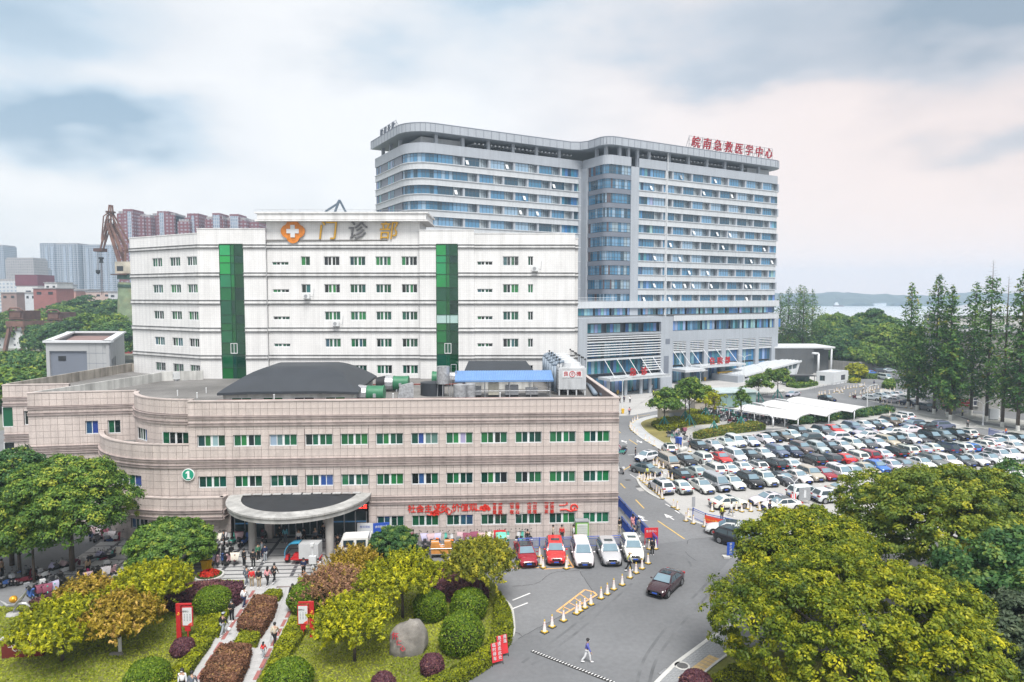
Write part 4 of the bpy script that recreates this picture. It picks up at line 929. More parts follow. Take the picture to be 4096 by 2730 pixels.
LF_top = leafmat('box_leaves', [(0, (0.0304, 0.0668, 0.00572)), (.4, (0.0857, 0.161, 0.00596)), (.7, (0.175, 0.266, 0.00772)), (1, (0.36, 0.392, 0.0504))])
LF_pur = leafmat('purple_leaves', [(0, (0.037, 0.0153, 0.0287)), (.4, (0.105, 0.0382, 0.0583)), (.7, (0.181, 0.0721, 0.0805)), (1, (0.303, 0.136, 0.0937))])
LF_prr = leafmat('russet_leaves', [(0, (0.0605, 0.0303, 0.0186)), (.4, (0.152, 0.0712, 0.0427)), (.7, (0.243, 0.117, 0.0666)), (1, (0.363, 0.212, 0.0781))])
LF_hed = leafmat('hedge_leaves', [(0, (0.0531, 0.0784, 0.00484)), (.4, (0.144, 0.177, 0.00484)), (.7, (0.253, 0.281, 0.00484)), (1, (0.434, 0.448, 0.00688))])
LF_con = leafmat('conifer_leaves', [(0, (0.0246, 0.0788, 0.0248)), (.4, (0.0661, 0.167, 0.0376)), (.7, (0.141, 0.256, 0.0377)), (1, (0.375, 0.298, 0.0491))])
LF_red = leafmat('red_flowers', [(0, (.35, .01, .01)), (1, (.75, .05, .02))])
M_hcore = mat('hedge_core', (.025, .03, .01), .95, .2)
def hedge(name, label, poly, z, m, dens=70, size=.12, z0=0., cat='hedge', group=None, rnd=.12):
    """clipped hedge: a dark twig core closed in by leaves on its top and sides"""
    poly = [Vector((p[0], p[1])) for p in poly]; c = sum(poly, Vector((0, 0)))/len(poly); t = thing(name, label, cat, (c.x, c.y, z0), 0, group)
    Q = [p-c for p in poly]; n = len(Q); A = sum(Q[i].cross(Q[(i+1) % n]) for i in range(n))/2
    if A < 0: Q = Q[::-1]; A = -A
    mb = MB(); sh = [q*(1-min(.35, .12/max(.3, q.length))) for q in Q]; mb.prism([(q.x, q.y) for q in sh], 0, z-.12); mb.build('twigs', M_hcore, t)
    lo = np.array([[min(q.x for q in Q), min(q.y for q in Q)], [max(q.x for q in Q), max(q.y for q in Q)]]); k = int(A*dens*2.2); 
    bb = (lo[1]-lo[0]).prod(); pts = RNG.uniform(lo[0], lo[1], (int(k*bb/max(A, .1)), 2)); ins = np.zeros(len(pts), bool); X, Y = pts[:, 0], pts[:, 1]
    for i in range(n):
        a, b = Q[i], Q[(i+1) % n]; cond = ((a.y > Y) != (b.y > Y)); xi = (b.x-a.x)*(Y-a.y)/((b.y-a.y) if abs(b.y-a.y) > 1e-9 else 1e-9)+a.x; ins ^= cond & (X < xi)
    pts = pts[ins]; nz = lambda p: .05*np.sin(p[:, 0]*2.3+p[:, 1]*1.1)+.04*np.sin(p[:, 0]*5.1-p[:, 1]*3.7)
    P = [np.c_[pts, z-.03+nz(pts)+RNG.normal(size=len(pts))*.03]]; NN = [np.tile([0, 0, 1.], (len(pts), 1))]
    tone = [.52+.22*np.sin(pts[:, 0]*1.3+2*pts[:, 1])*np.sin(pts[:, 1]*1.7)+RNG.normal(size=len(pts))*.2]
    for i in range(n):
        a, b = Q[i], Q[(i+1) % n]; d = b-a; ln = d.length
        if ln < .02: continue
        kk = int(ln*z*dens*1.5); u = RNG.uniform(0, 1, kk); hgt = RNG.uniform(0, 1, kk); inn = rnd*np.clip((hgt-.7)/.3, 0, 1)**2
        nx, ny = d.y/ln, -d.x/ln; P.append(np.c_[a.x+d.x*u-nx*inn, a.y+d.y*u-ny*inn, hgt*z]+RNG.normal(size=(kk, 3))*.03); NN.append(np.tile([nx, ny, .2], (kk, 1))); tone.append(.42+RNG.normal(size=kk)*.2)
    obj('leaves', leaf_mesh('leaves', np.concatenate(P), np.concatenate(NN), size, np.concatenate(tone), m, 1.5), t); return t
def ball_bush(name, label, loc, r, h, m, n=5200, size=.11, cat='bush', group=None):
    t = thing(name, label, cat, loc, 0, group); d = unit(n); d[:, 2] = np.where(d[:, 2] < -.6, -d[:, 2], d[:, 2]); rr = 1+.045*np.sin(d[:, 0]*5+loc[0])*np.sin(d[:, 1]*4+d[:, 2]*5)+RNG.normal(size=n)*.026+(RNG.uniform(size=n) > .985)*.07
    P = d*np.array([r, r, h/1.75])*rr[:, None]+np.array([0, 0, h*.43]); P[:, 2] = np.maximum(P[:, 2], .03)
    obj('leaves', leaf_mesh('leaves', P, d, size, .48+RNG.normal(size=n)*.2, m, 1.5), t); MB().ball((0, 0, h*.42), r*.92, r*.92, h*.5, 14, 9).build('twigs', M_hcore, t, True); return t
def conifer(name, label, loc, h, r, m, n=5200, bare=.25, group=None, thin=1., top_bare=0., lime=1.1, mass=None):
    """dawn redwood: straight tapering trunk, tiers of drooping sprays"""
    t = thing(name, label, 'tree', loc, 0, group); nb = int(120*thin); mb = MB(); mb.cyl((0, 0, 0), (0, 0, h*.5), .32, .2, 8).cyl((0, 0, h*.5), (0, 0, h*.99), .2, .02, 6); P = []; NN = []; T = []
    for i in range(nb):
        u = bare+(1-bare)*(i+random.random())/nb; z = h*u; prof = min(1, (1-u)**.75*1.55)*(.55+.45*min(1, (u-bare)/.18)); ln = r*prof*random.uniform(.65, 1.15)+.15
        a = i*2.4+random.uniform(-.5, .5); d = Vector((math.cos(a), math.sin(a), .25-.15*(1-u))); e = Vector((0, 0, z))+d*ln; mb.cyl((0, 0, z), e, .05*(1-u)+.018, .008, 4, cap=False)
        if u > 1-top_bare: continue
        k = max(3, int(n*.8/nb*(ln/r*1.5))); s = RNG.uniform(.2, 1.05, k)[:, None]; q = np.array([[0, 0, z]])+s*ln*np.array(d)[None]+RNG.normal(size=(k, 3))*(.14+.16*ln*.35); q[:, 2] -= .1*s[:, 0]*ln
        P.append(q); NN.append(np.tile([d.x*.4, d.y*.4, 1.], (k, 1))); T.append(np.full(k, .42+random.gauss(0, .16))+RNG.normal(size=k)*.14)
    mb.build('trunk', M_bark, t, True)
    if lime: MB().cyl((0, 0, 0), (0, 0, lime), .35, .33, 9).build('limewash', M_lime, t, 40)
    if P: obj('crown', leaf_mesh('crown', np.concatenate(P), np.concatenate(NN), .30, np.concatenate(T), m, 2.), t)
    return t

# ---------------------------------------------------------------- garden and its trees
GZ = .0
GARDEN = [Q1(-60,1100),Q1(0,850),Q1(350,780),Q1(700,650),Q1(1000,590),Q2(0,590),Q2(180,580),Q2(665,590),Q2(660,700),Q2(520,880),Q2(385,1100),Q2(100,1568),Q2(-200,2000),(-60,20)]
flat('garden_lawn',GARDEN,.08,M_lawn)
g2 = smooth([Q3(1640,660),Q3(1740,760),Q3(1770,900),Q3(1770,1050),Q3(1700,1170),Q3(1560,1320),Q3(1350,1480),Q3(1000,1680),Q3(400,1950)])
GARDEN2 = [Q2(790,1568),Q2(960,1240),Q2(1150,860),Q2(1190,560),Q2(1500,530),Q2(1800,520),Q2(1930,330),Q3(800,245),Q3(1100,280),Q3(1400,330),Q3(1600,560)]+g2+[Q3(-200,1950),Q2(700,1760)]
flat('garden_lawn',GARDEN2,.081,M_lawn); struct('garden_kerb',kerb(g2,.18,.14),M_kerb)
# stone path with its slabs, red inlaid strips
PATH = [Q2(655,640),Q2(1200,640),Q2(1150,860),Q2(960,1240),Q2(790,1568),Q2(690,1760),Q2(-40,1760),Q2(100,1568),Q2(390,1090),Q2(525,880)]
flat('garden_path',PATH,.02,M_joint)
def inside(p,poly):
    r = False; n = len(poly)
    for i in range(n):
        a,b = poly[i],poly[(i+1) % n]
        if (a[1] > p[1]) != (b[1] > p[1]) and p[0] < (b[0]-a[0])*(p[1]-a[1])/(b[1]-a[1])+a[0]: r = not r
    return r
sl = MB().box(-.5,.5,-.5,.5,-.05,.02).mesh('slab',M_granite); gp = bpy.data.objects['garden_path']
pa,pb = Q2(740,640),Q2(330,1568); ang = math.atan2((pb-pa).y,(pb-pa).x)+math.pi/2; cA = Matrix.Translation((pa.x,pa.y,0)) @ Matrix.Rotation(ang,4,'Z'); q = 0
for i in range(-6,14):
    for k in range(0,26):
        p = cA @ Vector((i*.86,-.45-k*.86,0))
        if inside(p,PATH) and q < 290: o = obj('slab',sl,gp,(p.x,p.y,.032+random.uniform(-.003,.003)),ang,scale=(.845,.845,1)); q += 1
M_redstone = mat('red_stone',(.32,.12,.11),.7,.15,2.)
mb = MB()
for A,B,n_ in ((Q2(765,680),Q2(200,1568),8),(Q2(1150,800),Q2(760,1568),8)):
    for k in range(n_): line(mb,Vector(A).lerp(B,(k+.08)/n_),Vector(A).lerp(B,(k+.86)/n_),.26,.064)
struct('red_path_inlay',mb,M_redstone)
# platform and steps before the entrance
def fl(x,y): p = FM @ Vector((x,y,0)); return (p.x,p.y)
stp = thing('entrance_steps','broad pale granite steps and platform with dark inlaid stripes before the entrance','steps',L0,FRZ)
N_ST = 5
for k in range(N_ST):
    y0 = -8.4+k*.62; MB().box(-9,13.6 if k < 4 else 20.2,y0,y0+.62 if k < 4 else .3,0,.1*(k+1)).build('step' if k < 4 else 'platform',M_granite,stp)
    mb = MB()
    for x in (-7.2,-4.2,-1.,2.2,5.4,8.6,11.8,15,18):
        if k < 4 and x > 13: continue
        xx = x-(y0+8.4)*-.0; mb.box(xx,xx+.32,y0+.02,(y0+.6) if k < 4 else .2,.1*(k+1)-.05,.1*(k+1)+.004)
    if k == 4:
        for y in (-4.6,-2.8,-1.0): mb.box(-9,20.2,y,y+.2,.46,.5035)
    o = mb.build('inlay',M_granite_d,stp); o['kind'] = 'stuff'
    MB().box(-9,13.6,y0-.012,y0-.001,.1*k+.01,.1*k+.07).build('painted_riser_shadow',M_granite_d,stp)  # solid dark strip on each riser face, its shadow line put in as colour
flat('forecourt_paving',[fl(-9.5,-10.6),fl(14,-10.6),fl(14,-8.3),fl(-9.5,-8.3)],.015,M_granite)
# central beds
hedge('clipped_hedge','clipped purple hedge block between the two garden paths, nearest the entrance steps',[Q2(760,722,.85),Q2(985,735,.85),Q2(945,860,.85),Q2(830,1040,.85),Q2(640,1010,.85),Q2(600,965,.85),Q2(690,830,.85)],.9,LF_prr,150,.1,cat='hedge')
hedge('clipped_hedge','clipped purple hedge block at the near end between the two garden paths',[Q2(440,1190,.85),Q2(735,1195,.85),Q2(700,1330,.85),Q2(580,1580,.85),Q2(240,1500,.85),Q2(330,1340,.85)],.9,LF_prr,150,.1,cat='hedge')
hedge('clipped_hedge','low yellow hedge patch between the two purple blocks of the path bed',[Q2(640,1062,.45),Q2(830,1060,.45),Q2(790,1180,.45),Q2(560,1175,.45)],.5,LF_hed,170,.09,cat='hedge')
hedge('clipped_hedge','low yellow hedge at the top end of the path bed by the steps',[Q2(900,668,.45),Q2(1010,668,.45),Q2(1040,690,.45),Q2(1000,745,.45),Q2(840,715,.45)],.5,LF_hed,170,.09,cat='hedge')
hedge('clipped_hedge','low yellow hedge lining the outer side of the far path',[Q2(960,1210,.55),Q2(1120,950,.55),Q2(1240,950,.55),Q2(1250,1060,.55),Q2(1110,1280,.55),Q2(1080,1380,.55),Q2(960,1568,.55),Q2(900,1700,.55),Q2(770,1700,.55),Q2(850,1480,.55)],.6,LF_hed,120,.1,cat='hedge')
hedge('clipped_hedge','low yellow hedge beside the round bush and the red notice board',[Q2(205,980,.5),Q2(230,920,.5),Q2(440,905,.5),Q2(520,850,.5),Q2(480,960,.5),Q2(420,1080,.5),Q2(200,1070,.5)],.55,LF_hed,140,.1,cat='hedge')
hedge('clipped_hedge','low yellow hedge running to the bottom edge along the near path',[Q2(160,1110,.5),Q2(380,1085,.5),Q2(330,1180,.5),Q2(100,1500,.5),Q2(-60,1720,.5),Q2(-240,1720,.5),Q2(0,1380,.5),Q2(150,1280,.5)],.55,LF_hed,130,.1,cat='hedge')
hedge('clipped_hedge','dark purple hedge mass behind the round green bush, beside the steps',[Q2(150,600,1.1),Q2(400,580,1.1),Q2(660,600,1.1),Q2(640,680,1.1),Q2(520,760,1.1),Q2(0,780,1.1),Q1(1560,740,1.1),Q1(1750,640,1.1)],1.2,LF_pur,120,.11,cat='hedge')
hedge('clipped_hedge','purple hedge mass at the foot of the steps below the security post',[Q2(1185,620,1.),Q2(1260,550,1.),Q2(1400,528,1.),Q2(1600,525,1.),Q2(1600,610,1.),Q2(1350,690,1.),Q2(1170,690,1.)],1.1,LF_pur,120,.11,cat='hedge')
hedge('clipped_hedge','purple hedge behind the two round bushes, under the rightmost garden tree',[Q3(840,345,.9),Q3(1040,345,.9),Q3(1400,430,.9),Q3(1500,560,.9),Q3(1300,610,.9),Q3(900,590,.9)],1.0,LF_pur,120,.11,cat='hedge')
hedge('clipped_hedge','narrow purple hedge strip along the scooters on the far side of the garden',[Q1(280,790,.6),Q1(560,690,.6),Q1(720,625,.6),Q1(960,590,.6),Q1(1010,610,.6),Q1(940,700,.6),Q1(600,760,.6),Q1(330,850,.6)],.7,LF_pur,120,.11,cat='hedge')
hedge('clipped_hedge','low yellow hedge behind the trees, facing the parked courier trolley',[Q3(120,300,.5),Q3(200,230,.5),Q3(520,240,.5),Q3(820,248,.5),Q3(1080,285,.5),Q3(1120,330,.5),Q3(850,335,.5),Q3(500,330,.5)],.55,LF_hed,120,.1,cat='hedge')
gi = smooth([Q3(1560,660,.7),Q3(1560,780,.7),Q3(1540,950,.7),Q3(1480,1120,.7),Q3(1340,1240,.7),Q3(1100,1390,.7),Q3(780,1568,.7),Q3(400,1750,.7)],3); go = smooth([Q3(1620,580,.7),Q3(1700,690,.7),Q3(1750,830,.7),Q3(1755,1010,.7),Q3(1660,1150,.7),Q3(1500,1310,.7),Q3(1280,1450,.7),Q3(950,1640,.7),Q3(500,1850,.7)],3)
hedge('curved_hedge','long curved yellow-green hedge edging the garden along the road',gi+go[::-1],.75,LF_hed,120,.1,cat='hedge')
for nm,p,r,h,m,lab in (('a',Q2(365,890),1.42,2.0,LF_top,'round green bush beside the purple hedge by the near path'),('b',Q2(1265,870),1.4,2.2,LF_top,'round green bush in front of the purple hedge on the far path'),('c',Q3(868,880),1.28,2.3,LF_top,'tall round green bush behind the boulder'),
                             ('d',Q3(1285,860),1.45,2.2,LF_top,'round green bush under the rightmost garden tree'),('e',Q3(1210,1230),1.55,2.75,LF_top,'largest round green bush, to one side of the boulder'),('f',Q1(1430,1640),1.35,1.9,LF_top,'round green bush cut by the bottom edge on the near lawn'),
                             ('g',Q2(1100,1640),1.5,1.9,LF_top,'round green bush at the bottom edge between the far path and lawn'),('h',Q1(1765,1300),.78,1.15,LF_pur,'small round purple bush beside the red notice board'),('i',Q3(890,1480),.78,1.35,LF_pur,'small round purple bush near the curved hedge'),('j',Q3(360,1690),.78,1.35,LF_pur,'small round purple bush cut by the bottom edge in front of the boulder'),('k',Q4(1920,1480),1.,1.3,LF_pur,'small round purple bush beside the brick pavement at the bottom')):
    ball_bush('round_bush',lab,p,r,h,m,7000 if r > 1 else 4000,.085,group='clipped round bushes')
# small garden trees
def small_tree(label,base,r,h,m,n=2200,name='garden_tree',size=.17,bottom=.42,flat=.42,tr=.12,lime=0,up=.25,tv=.3):
    L = []
    for i in range(13):
        a = i*2.4; k = .62*math.sqrt((i+.5)/13); z = h*(bottom+(1-bottom)*(.78-.42*(k/.62)**1.6+random.uniform(-.08,.12))); q = r*random.uniform(.40,.52)
        L.append((math.cos(a)*k*r*1.05,math.sin(a)*k*r*1.05,z,q,q,q*flat*1.15))
    t = tree(name,label,(base[0],base[1],.08),L,m,int(n*.5),24,.12*r/2,size*.66,tr,(0,0,h*.75),group='small garden trees',lime=lime,tonevar=tv,up=up,aspect=2.2,shell=(.4,1.22),nbr=18,low=-.4,droop=.3,sprig=.62)
    return t
small_tree('yellow-leaved tree on the lawn beside the maroon stone sign',Q1(605,1370),3.0,3.4,LF_yel,2600)
small_tree('orange-tinted tree with a limewashed trunk on the near lawn',Q1(1160,1285),2.6,3.5,LF_orn,2300,lime=1.1)
small_tree('yellow-green tree in front of the round dark tree by the steps',Q1(1470,990),3.0,3.9,LF_yel,2600)
small_tree('bright yellow-leaved tree beside the second red notice board',Q2(1735,1370),2.6,3.9,LF_yel,2400)
small_tree('yellow-green tree behind the boulder',Q3(570,880),2.9,4.5,LF_yel,2600)
small_tree('olive-leaved spreading tree closest to the parked red sedan',Q3(1410,700),3.0,4.7,leafmat('olive_yellow_leaves',[(0,(0.0718,0.0937,0.00971)),(.4,(0.189,0.209,0.0172)),(.7,(0.323,0.308,0.0199)),(1,(0.529,0.476,0.0383))]),2600)
small_tree('slim yellow-orange tree between the yellow and the orange tree',Q1(890,1040),2.0,3.6,LF_orn,1300)
small_tree('low russet maple at the foot of the steps',Q2(1560,830),2.6,2.6,leafmat('maple_leaves',[(0,(0.115,0.0682,0.0349)),(.4,(0.282,0.158,0.0807)),(.7,(0.423,0.224,0.146)),(1,(0.461,0.353,0.0392))]),2000,size=.13,bottom=.1)
small_tree('low yellow-orange maple beside the red flower bed',Q2(1720,640),2.4,2.9,LF_orn,1700,size=.13,bottom=.12)
def round_tree(label,base,r,h,m,n,z0=.12,size=.17,loc_z=0.,tr=.2,spread=.32,tv=.24,name='round_tree'):
    L = [(0,0,h*.55,r*.8,r*.8,h*.42)]
    for i in range(22):
        a = i*2.399; u = 1-1.35*(i+.5)/22; s = math.sqrt(max(0,1-u*u)); L.append((math.cos(a)*s*r*.72,math.sin(a)*s*r*.72,h*.55+u*h*.36,r*.34,r*.34,h*.16))
    return tree(name,label,(base[0],base[1],loc_z),L,m,int(n*.3),70,spread,size,tr,(0,0,h*.7),tonevar=tv,shell=(.8,1.08),aspect=1.8)
round_tree('broad dome-shaped green tree beside the scooters at the steps',(G(690,2300).x,G(690,2300).y),3.5,4.6,LF_oliv,4200,size=.15,spread=.26)
round_tree('small dense dark green round tree beside the white truck',(G(1575,2262).x,G(1575,2262).y),2.15,3.4,LF_dark,1900,size=.11,spread=.17,tr=.12)
# big trees
def big_tree(label,x,y,r,h,m,n,z0=.16,size=.2,spread=.42,name='camphor_tree',tr=.38,seed=0,k=26,tv=.25,per=30,low=-.55):
    rs = random.Random(seed); L = [(0,0,h*.55,r*.68,r*.68,h*.33)]
    for i in range(k):
        a = i*2.399+rs.uniform(-.3,.3); u = 1-1.5*(i+.5)/k; s = math.sqrt(max(.0,1-u*u)); q = r*rs.uniform(.24,.36)
        g = rs.uniform(.62,.84); L.append((math.cos(a)*s*r*g,math.sin(a)*s*r*g,h*.56+u*h*.36*rs.uniform(.85,1.12),q,q,q*.72))
    return tree(name,label,(x,y,0),L,m,n,per,spread,size,tr,(0,0,h*.75),tonevar=tv,shell=(.78,1.1),aspect=1.8,nbr=12,low=low)
big_tree('largest yellow-green camphor tree, filling the near corner beside the road',21.2,41.0,8.0,7.5,LF_camphor,3600,seed=1,k=44,size=.115,spread=.30,per=62,low=-.8)
big_tree('yellow-green camphor tree behind the largest one, beside the black SUV',23.4,53.0,5.3,7.3,LF_camphor,1900,seed=2,k=30,size=.13,spread=.33,per=55)
big_tree('broad green camphor tree overhanging the near corner of the car park',37.2,57.0,8.2,9.4,leafmat('camphor_green',[(0,(0.0341,0.0741,0.0127)),(.35,(0.0883,0.146,0.018)),(.62,(0.181,0.235,0.0205)),(1,(0.402,0.39,0.0262))]),2600,seed=3,k=36,size=.15,spread=.38,per=55)
big_tree('dark green tree at the edge of the picture behind the camphors',46.5,58.5,7.2,9.2,LF_dark,1700,seed=4,k=30,size=.16,spread=.4,per=50,name='broadleaf_tree')
big_tree('shaded dark tree low down beneath the camphors',36.5,45.0,6.2,8.0,LF_dark,900,seed=5,k=26,size=.18,spread=.48,per=80,name='broadleaf_tree')
big_tree('dark bush-like tree in the bottom corner',31.5,38.8,4.2,6.6,leafmat('grey_leaves',[(0,(0.027,0.0521,0.0303)),(.5,(0.0772,0.111,0.0605)),(1,(0.186,0.22,0.119))]),700,seed=6,k=18,size=.14,spread=.36,per=80,name='broadleaf_tree')
hedge('yellow_shrub','yellow-leaved shrub bed beside the brick pavement in the near corner',[Q4(2080,1330,.5),Q4(2330,1200,.5),(26,38.5),(17.5,36.5)],.7,LF_hed,90,.1,cat='shrub')
big_tree('olive green tree before the curved corner, standing over the scooters',-39.6,60.0,5.0,10.6,LF_oliv,1900,seed=7,k=26,size=.13,spread=.36,per=45,name='broadleaf_tree',tr=.25,tv=.3,low=-.3)
big_tree('dark green tree at the edge of the picture over the scooters',-46.5,62.0,5.2,10.2,LF_dark,1500,seed=8,k=24,size=.14,spread=.38,per=45,name='broadleaf_tree',tr=.22,tv=.3,low=-.3)
big_tree('lower olive tree under the two big ones beside the scooter row',-43.6,59.0,3.6,7.4,LF_oliv,560,seed=9,k=18,size=.16,spread=.45,per=75,name='broadleaf_tree',tr=.16,low=-.2)
# palms under the left trees
def palm(label,x,y,h):
    t = thing('fan_palm',label,'tree',(x,y,0)); MB().cyl((0,0,0),(0,0,h),.12,.09,7).build('trunk',M_bark,t,True); mb = MB()
    for i in range(18):
        a = i*2.399; el = random.uniform(-.3,.9); d = Vector((math.cos(a)*math.cos(el),math.sin(a)*math.cos(el),math.sin(el))); e = Vector((0,0,h))+d*.9
        for k in range(-4,5):
            s = d.cross(Vector((0,0,1))).normalized(); q = (d+s*k*.22).normalized(); tip = e+q*.8-Vector((0,0,.18)); w = s.cross(q).normalized()*.03+s*.035; mb.add([e-w,e+w,tip],[(0,1,2)])
    mb.build('crown',mat('palm_leaf',(.05,.12,.035),.6,.3,2.),t); return t
palm('fan palm with green fronds under the trees at the edge of the picture',-45.5,57.6,4.0)
palm('fan palm with drooping fronds beside the trunk of the olive tree',-41.8,58.2,3.2)
# plaza trees with green props
def plaza_tree(label,x4,y4,h,r,m,n,props=True,name='young_tree',sc=1.):
    p = G(x4,y4); L = []
    for i in range(14):
        a = i*2.4; k = r*.75*math.sqrt((i+.5)/14); L.append((math.cos(a)*k,math.sin(a)*k,h*(.78-.28*(k/r)+random.uniform(-.1,.12)),r*.34,r*.34,h*.10))
    t = tree(name,label,p,L,m,int(n*.7),14,.36,.26,.13,(0,0,h*.85),group='young plaza trees',up=.3,shell=(.3,1.1),nbr=16)
    if props:
        mb = MB()
        for k in range(4): a = k*math.pi/2+.4; mb.cyl((math.cos(a)*1.7,math.sin(a)*1.7,.1),(math.cos(a)*.1,math.sin(a)*.1,2.2),.07,None,5)
        mb.cyl((0,0,0),(0,0,2.4),.17,None,7); mb.build('prop',mat('green_prop',(.04,.22,.2),.6,.1),t)
    return t
plaza_tree('young tree with green props nearest the bend of the road on the round island',2657,1715,8.0,3.2,LF_oliv,700)
plaza_tree('taller young tree with green props in the middle of the round island',2757,1705,10.5,4.0,LF_oliv,1000)
plaza_tree('slim young tree leaning behind the two island trees',2740,1690,9.5,2.2,LF_oliv,380)
plaza_tree('thin yellowing tree beside the glass stair house',2822,1675,7.5,2.6,LF_yel,260)
plaza_tree('nearly bare tree among the scooters at the island edge',2855,1735,9.5,2.2,LF_yel,60)
plaza_tree('slim tree with few leaves beside the hedge and the scooters',2963,1715,9.5,1.6,LF_oliv,130)
plaza_tree('young tree on the plaza left of the parked silver sedan',3034,1608,7.5,3.2,LF_oliv,420)
plaza_tree('fuller young tree on the plaza beside the parked silver sedan',3110,1595,8.8,3.2,LF_oliv,560)
hedge('shrub_bed','yellow shrub bed under the props on the round island',[R6(540,800),R6(700,720),R6(850,730),R6(1000,690),R6(1240,740),R6(1230,770),R6(950,790),R6(760,850),R6(620,855)],.75,LF_hed,22,.24,.14,cat='shrubs')
hedge('shrub_bed','smaller yellow shrub bed behind the stone hatch on the island',[R6(860,690),R6(960,650),R6(1090,670),R6(1040,700)],.7,LF_hed,22,.24,.14,cat='shrubs')
hedge('parking_hedge','two-toned hedge along the scooters behind the first row of parked cars',[R6(970,925),R6(1060,895),R6(1200,862),R6(1480,800),R6(1640,800),R6(1730,835),R6(1500,865),R6(1250,900),R6(1060,935)],1.1,leafmat('hedge_two',[(0,(0.0414,0.0917,0.0146)),(.45,(0.131,0.181,0.0219)),(.75,(0.3,0.25,0.0321)),(1,(0.452,0.351,0.0494))]),26,.22,cat='hedge')
for i in range(16):
    t_ = i/15; p = Z2(-100+1750*t_,470-230*t_+random.uniform(-12,12)); n_ = 420; d = unit(n_); P = d*np.array([1.4,1.4,.8])*RNG.uniform(.5,1.1,n_)[:,None]+np.array([0,0,.8])
    t = thing('shrub','sprawling dark shrub, %s in the loose row by the shelters from the hedge end' % 'first second third fourth fifth sixth seventh eighth ninth tenth eleventh twelfth thirteenth fourteenth fifteenth sixteenth'.split()[i],'shrub',p,0,'shrubs beside the scooter shelters'); obj('leaves',leaf_mesh('leaves',P,d,.3,.45+RNG.normal(size=n_)*.25,LF_dark,1.8),t); MB().cyl((0,0,0),(0,0,.8),.05,.03,5).build('stem',M_bark,t)
# dawn redwoods along the road
CN = [(3632,1625,1130,4.0,1,0),(3735,1655,1095,4.6,1.3,0),(3668,1640,1300,4.,1,0),(3790,1668,1140,3.6,1,0),(3800,1680,1340,3.4,1,0),(3883,1660,1130,4.4,1,0),(3945,1685,1035,4.0,1.1,.12),(4008,1710,1100,3.4,.7,.62),(4070,1725,1075,4.2,1.2,0),(4110,1720,1250,4.5,1.3,0)]
nmz = ['slim dawn redwood with a limewashed foot, first of the roadside row beside the white sedans','tallest bushy dawn redwood in the roadside row, with a double top','short dawn redwood squeezed between the first two tall ones','slim dawn redwood standing at the tip of the verge','low bushy redwood at the foot of the verge tree','dawn redwood in front of the grey apartment corner and the red notice',
       'tallest thin-topped dawn redwood before the grey apartment block','almost bare dawn redwood with a grey trunk','dense dark dawn redwood near the picture edge','dawn redwood cut by the picture edge']
for (x,yb,yt,r,th,tb_),lab in zip(CN,nmz):
    p = G(x,yb); h = DP(x,yt,p.y).z; conifer('dawn_redwood',lab,p,h,r,LF_con,int(5200*th),.14,'dawn redwoods along the road',th,tb_)
for i,(x,yt,Y,lab) in enumerate(((3150,1150,262,'tallest dark conifer peeping past the corner of the ward block'),(3195,1140,268,'pointed conifer second from the ward block corner'),(3210,1145,258,'pointed conifer in the middle of the far clump'),(3245,1160,264,'last broad conifer of the far clump, toward the river'),(3118,1170,270,'conifer half hidden behind the ward block'))):
    p = DP(x,1400,Y); h = DP(x,yt,Y).z; conifer('conifer',lab,(p.x,p.y,0),h,6.5,LF_con,5200,.03,'far conifer clump',1.3,lime=0)
FT = [(3330,1255,290,9),(3400,1300,250,10),(3480,1235,258,11),(3530,1290,240,10),(3350,1345,235,7),(3590,1320,250,9),(3440,1380,232,8),(3650,1310,280,10),(3290,1340,262,7),(3560,1400,236,8)]
LB = ['tall loose tree against the river','dense bluish tree before the river bank','tallest spreading tree against the river','green tree at the bend of the road','low yellow-green tree behind the glass block','broad tree behind the first redwoods','dark tree over the far parked cars','bushy tree beyond the redwood row','small tree beside the low roof','shaded tree over the far wall']
for i,((x,yt,Y,r),lab) in enumerate(zip(FT,LB)):
    p = DP(x,1400,Y); h = DP(x,yt,Y).z; big_tree(lab,p.x,p.y,r,h*.92,LF_dark if i % 3 else LF_oliv,1300,seed=20+i,k=20,size=.5,spread=.8,name='riverside_tree',per=22)
# wood on the river side of the shipyard
LT = [(250,1225,330,14),(330,1190,345,15),(420,1195,350,15),(480,1200,340,13),(390,1260,270,13),(300,1290,265,12),(460,1300,255,11),(210,1300,275,10),(30,1245,330,9),(0,1430,190,9),(70,1425,185,9),(150,1432,180,8),(20,1500,150,8),(110,1510,150,7),(200,1290,330,9)]
LL = ['dark tree at the near end of the far wood','tall dark tree in the far wood below the pale towers','broad tree in the middle of the far wood','tree of the far wood beside the green crane column','lighter green tree in front of the far wood','yellowish tree beside the second gantry','low tree behind the grey annex','small tree between gantry and wood','dark tree beside the first gantry top','dense tree at the picture edge below the gantries','yellow-green tree below the first gantry','bushy tree against the grey annex','dark tree at the edge over the beige wing','tree just above the beige parapet','pale tree behind the second gantry']
for i,((x,yt,Y,r),lab) in enumerate(zip(LT,LL)):
    p = DP(x,1400,Y); h = DP(x,yt,Y).z; big_tree(lab,p.x,p.y,r,h*.95,LF_dark if i % 4 else LF_oliv,1200,seed=50+i,k=20,size=.55,spread=.9,name='broadleaf_tree',per=22)
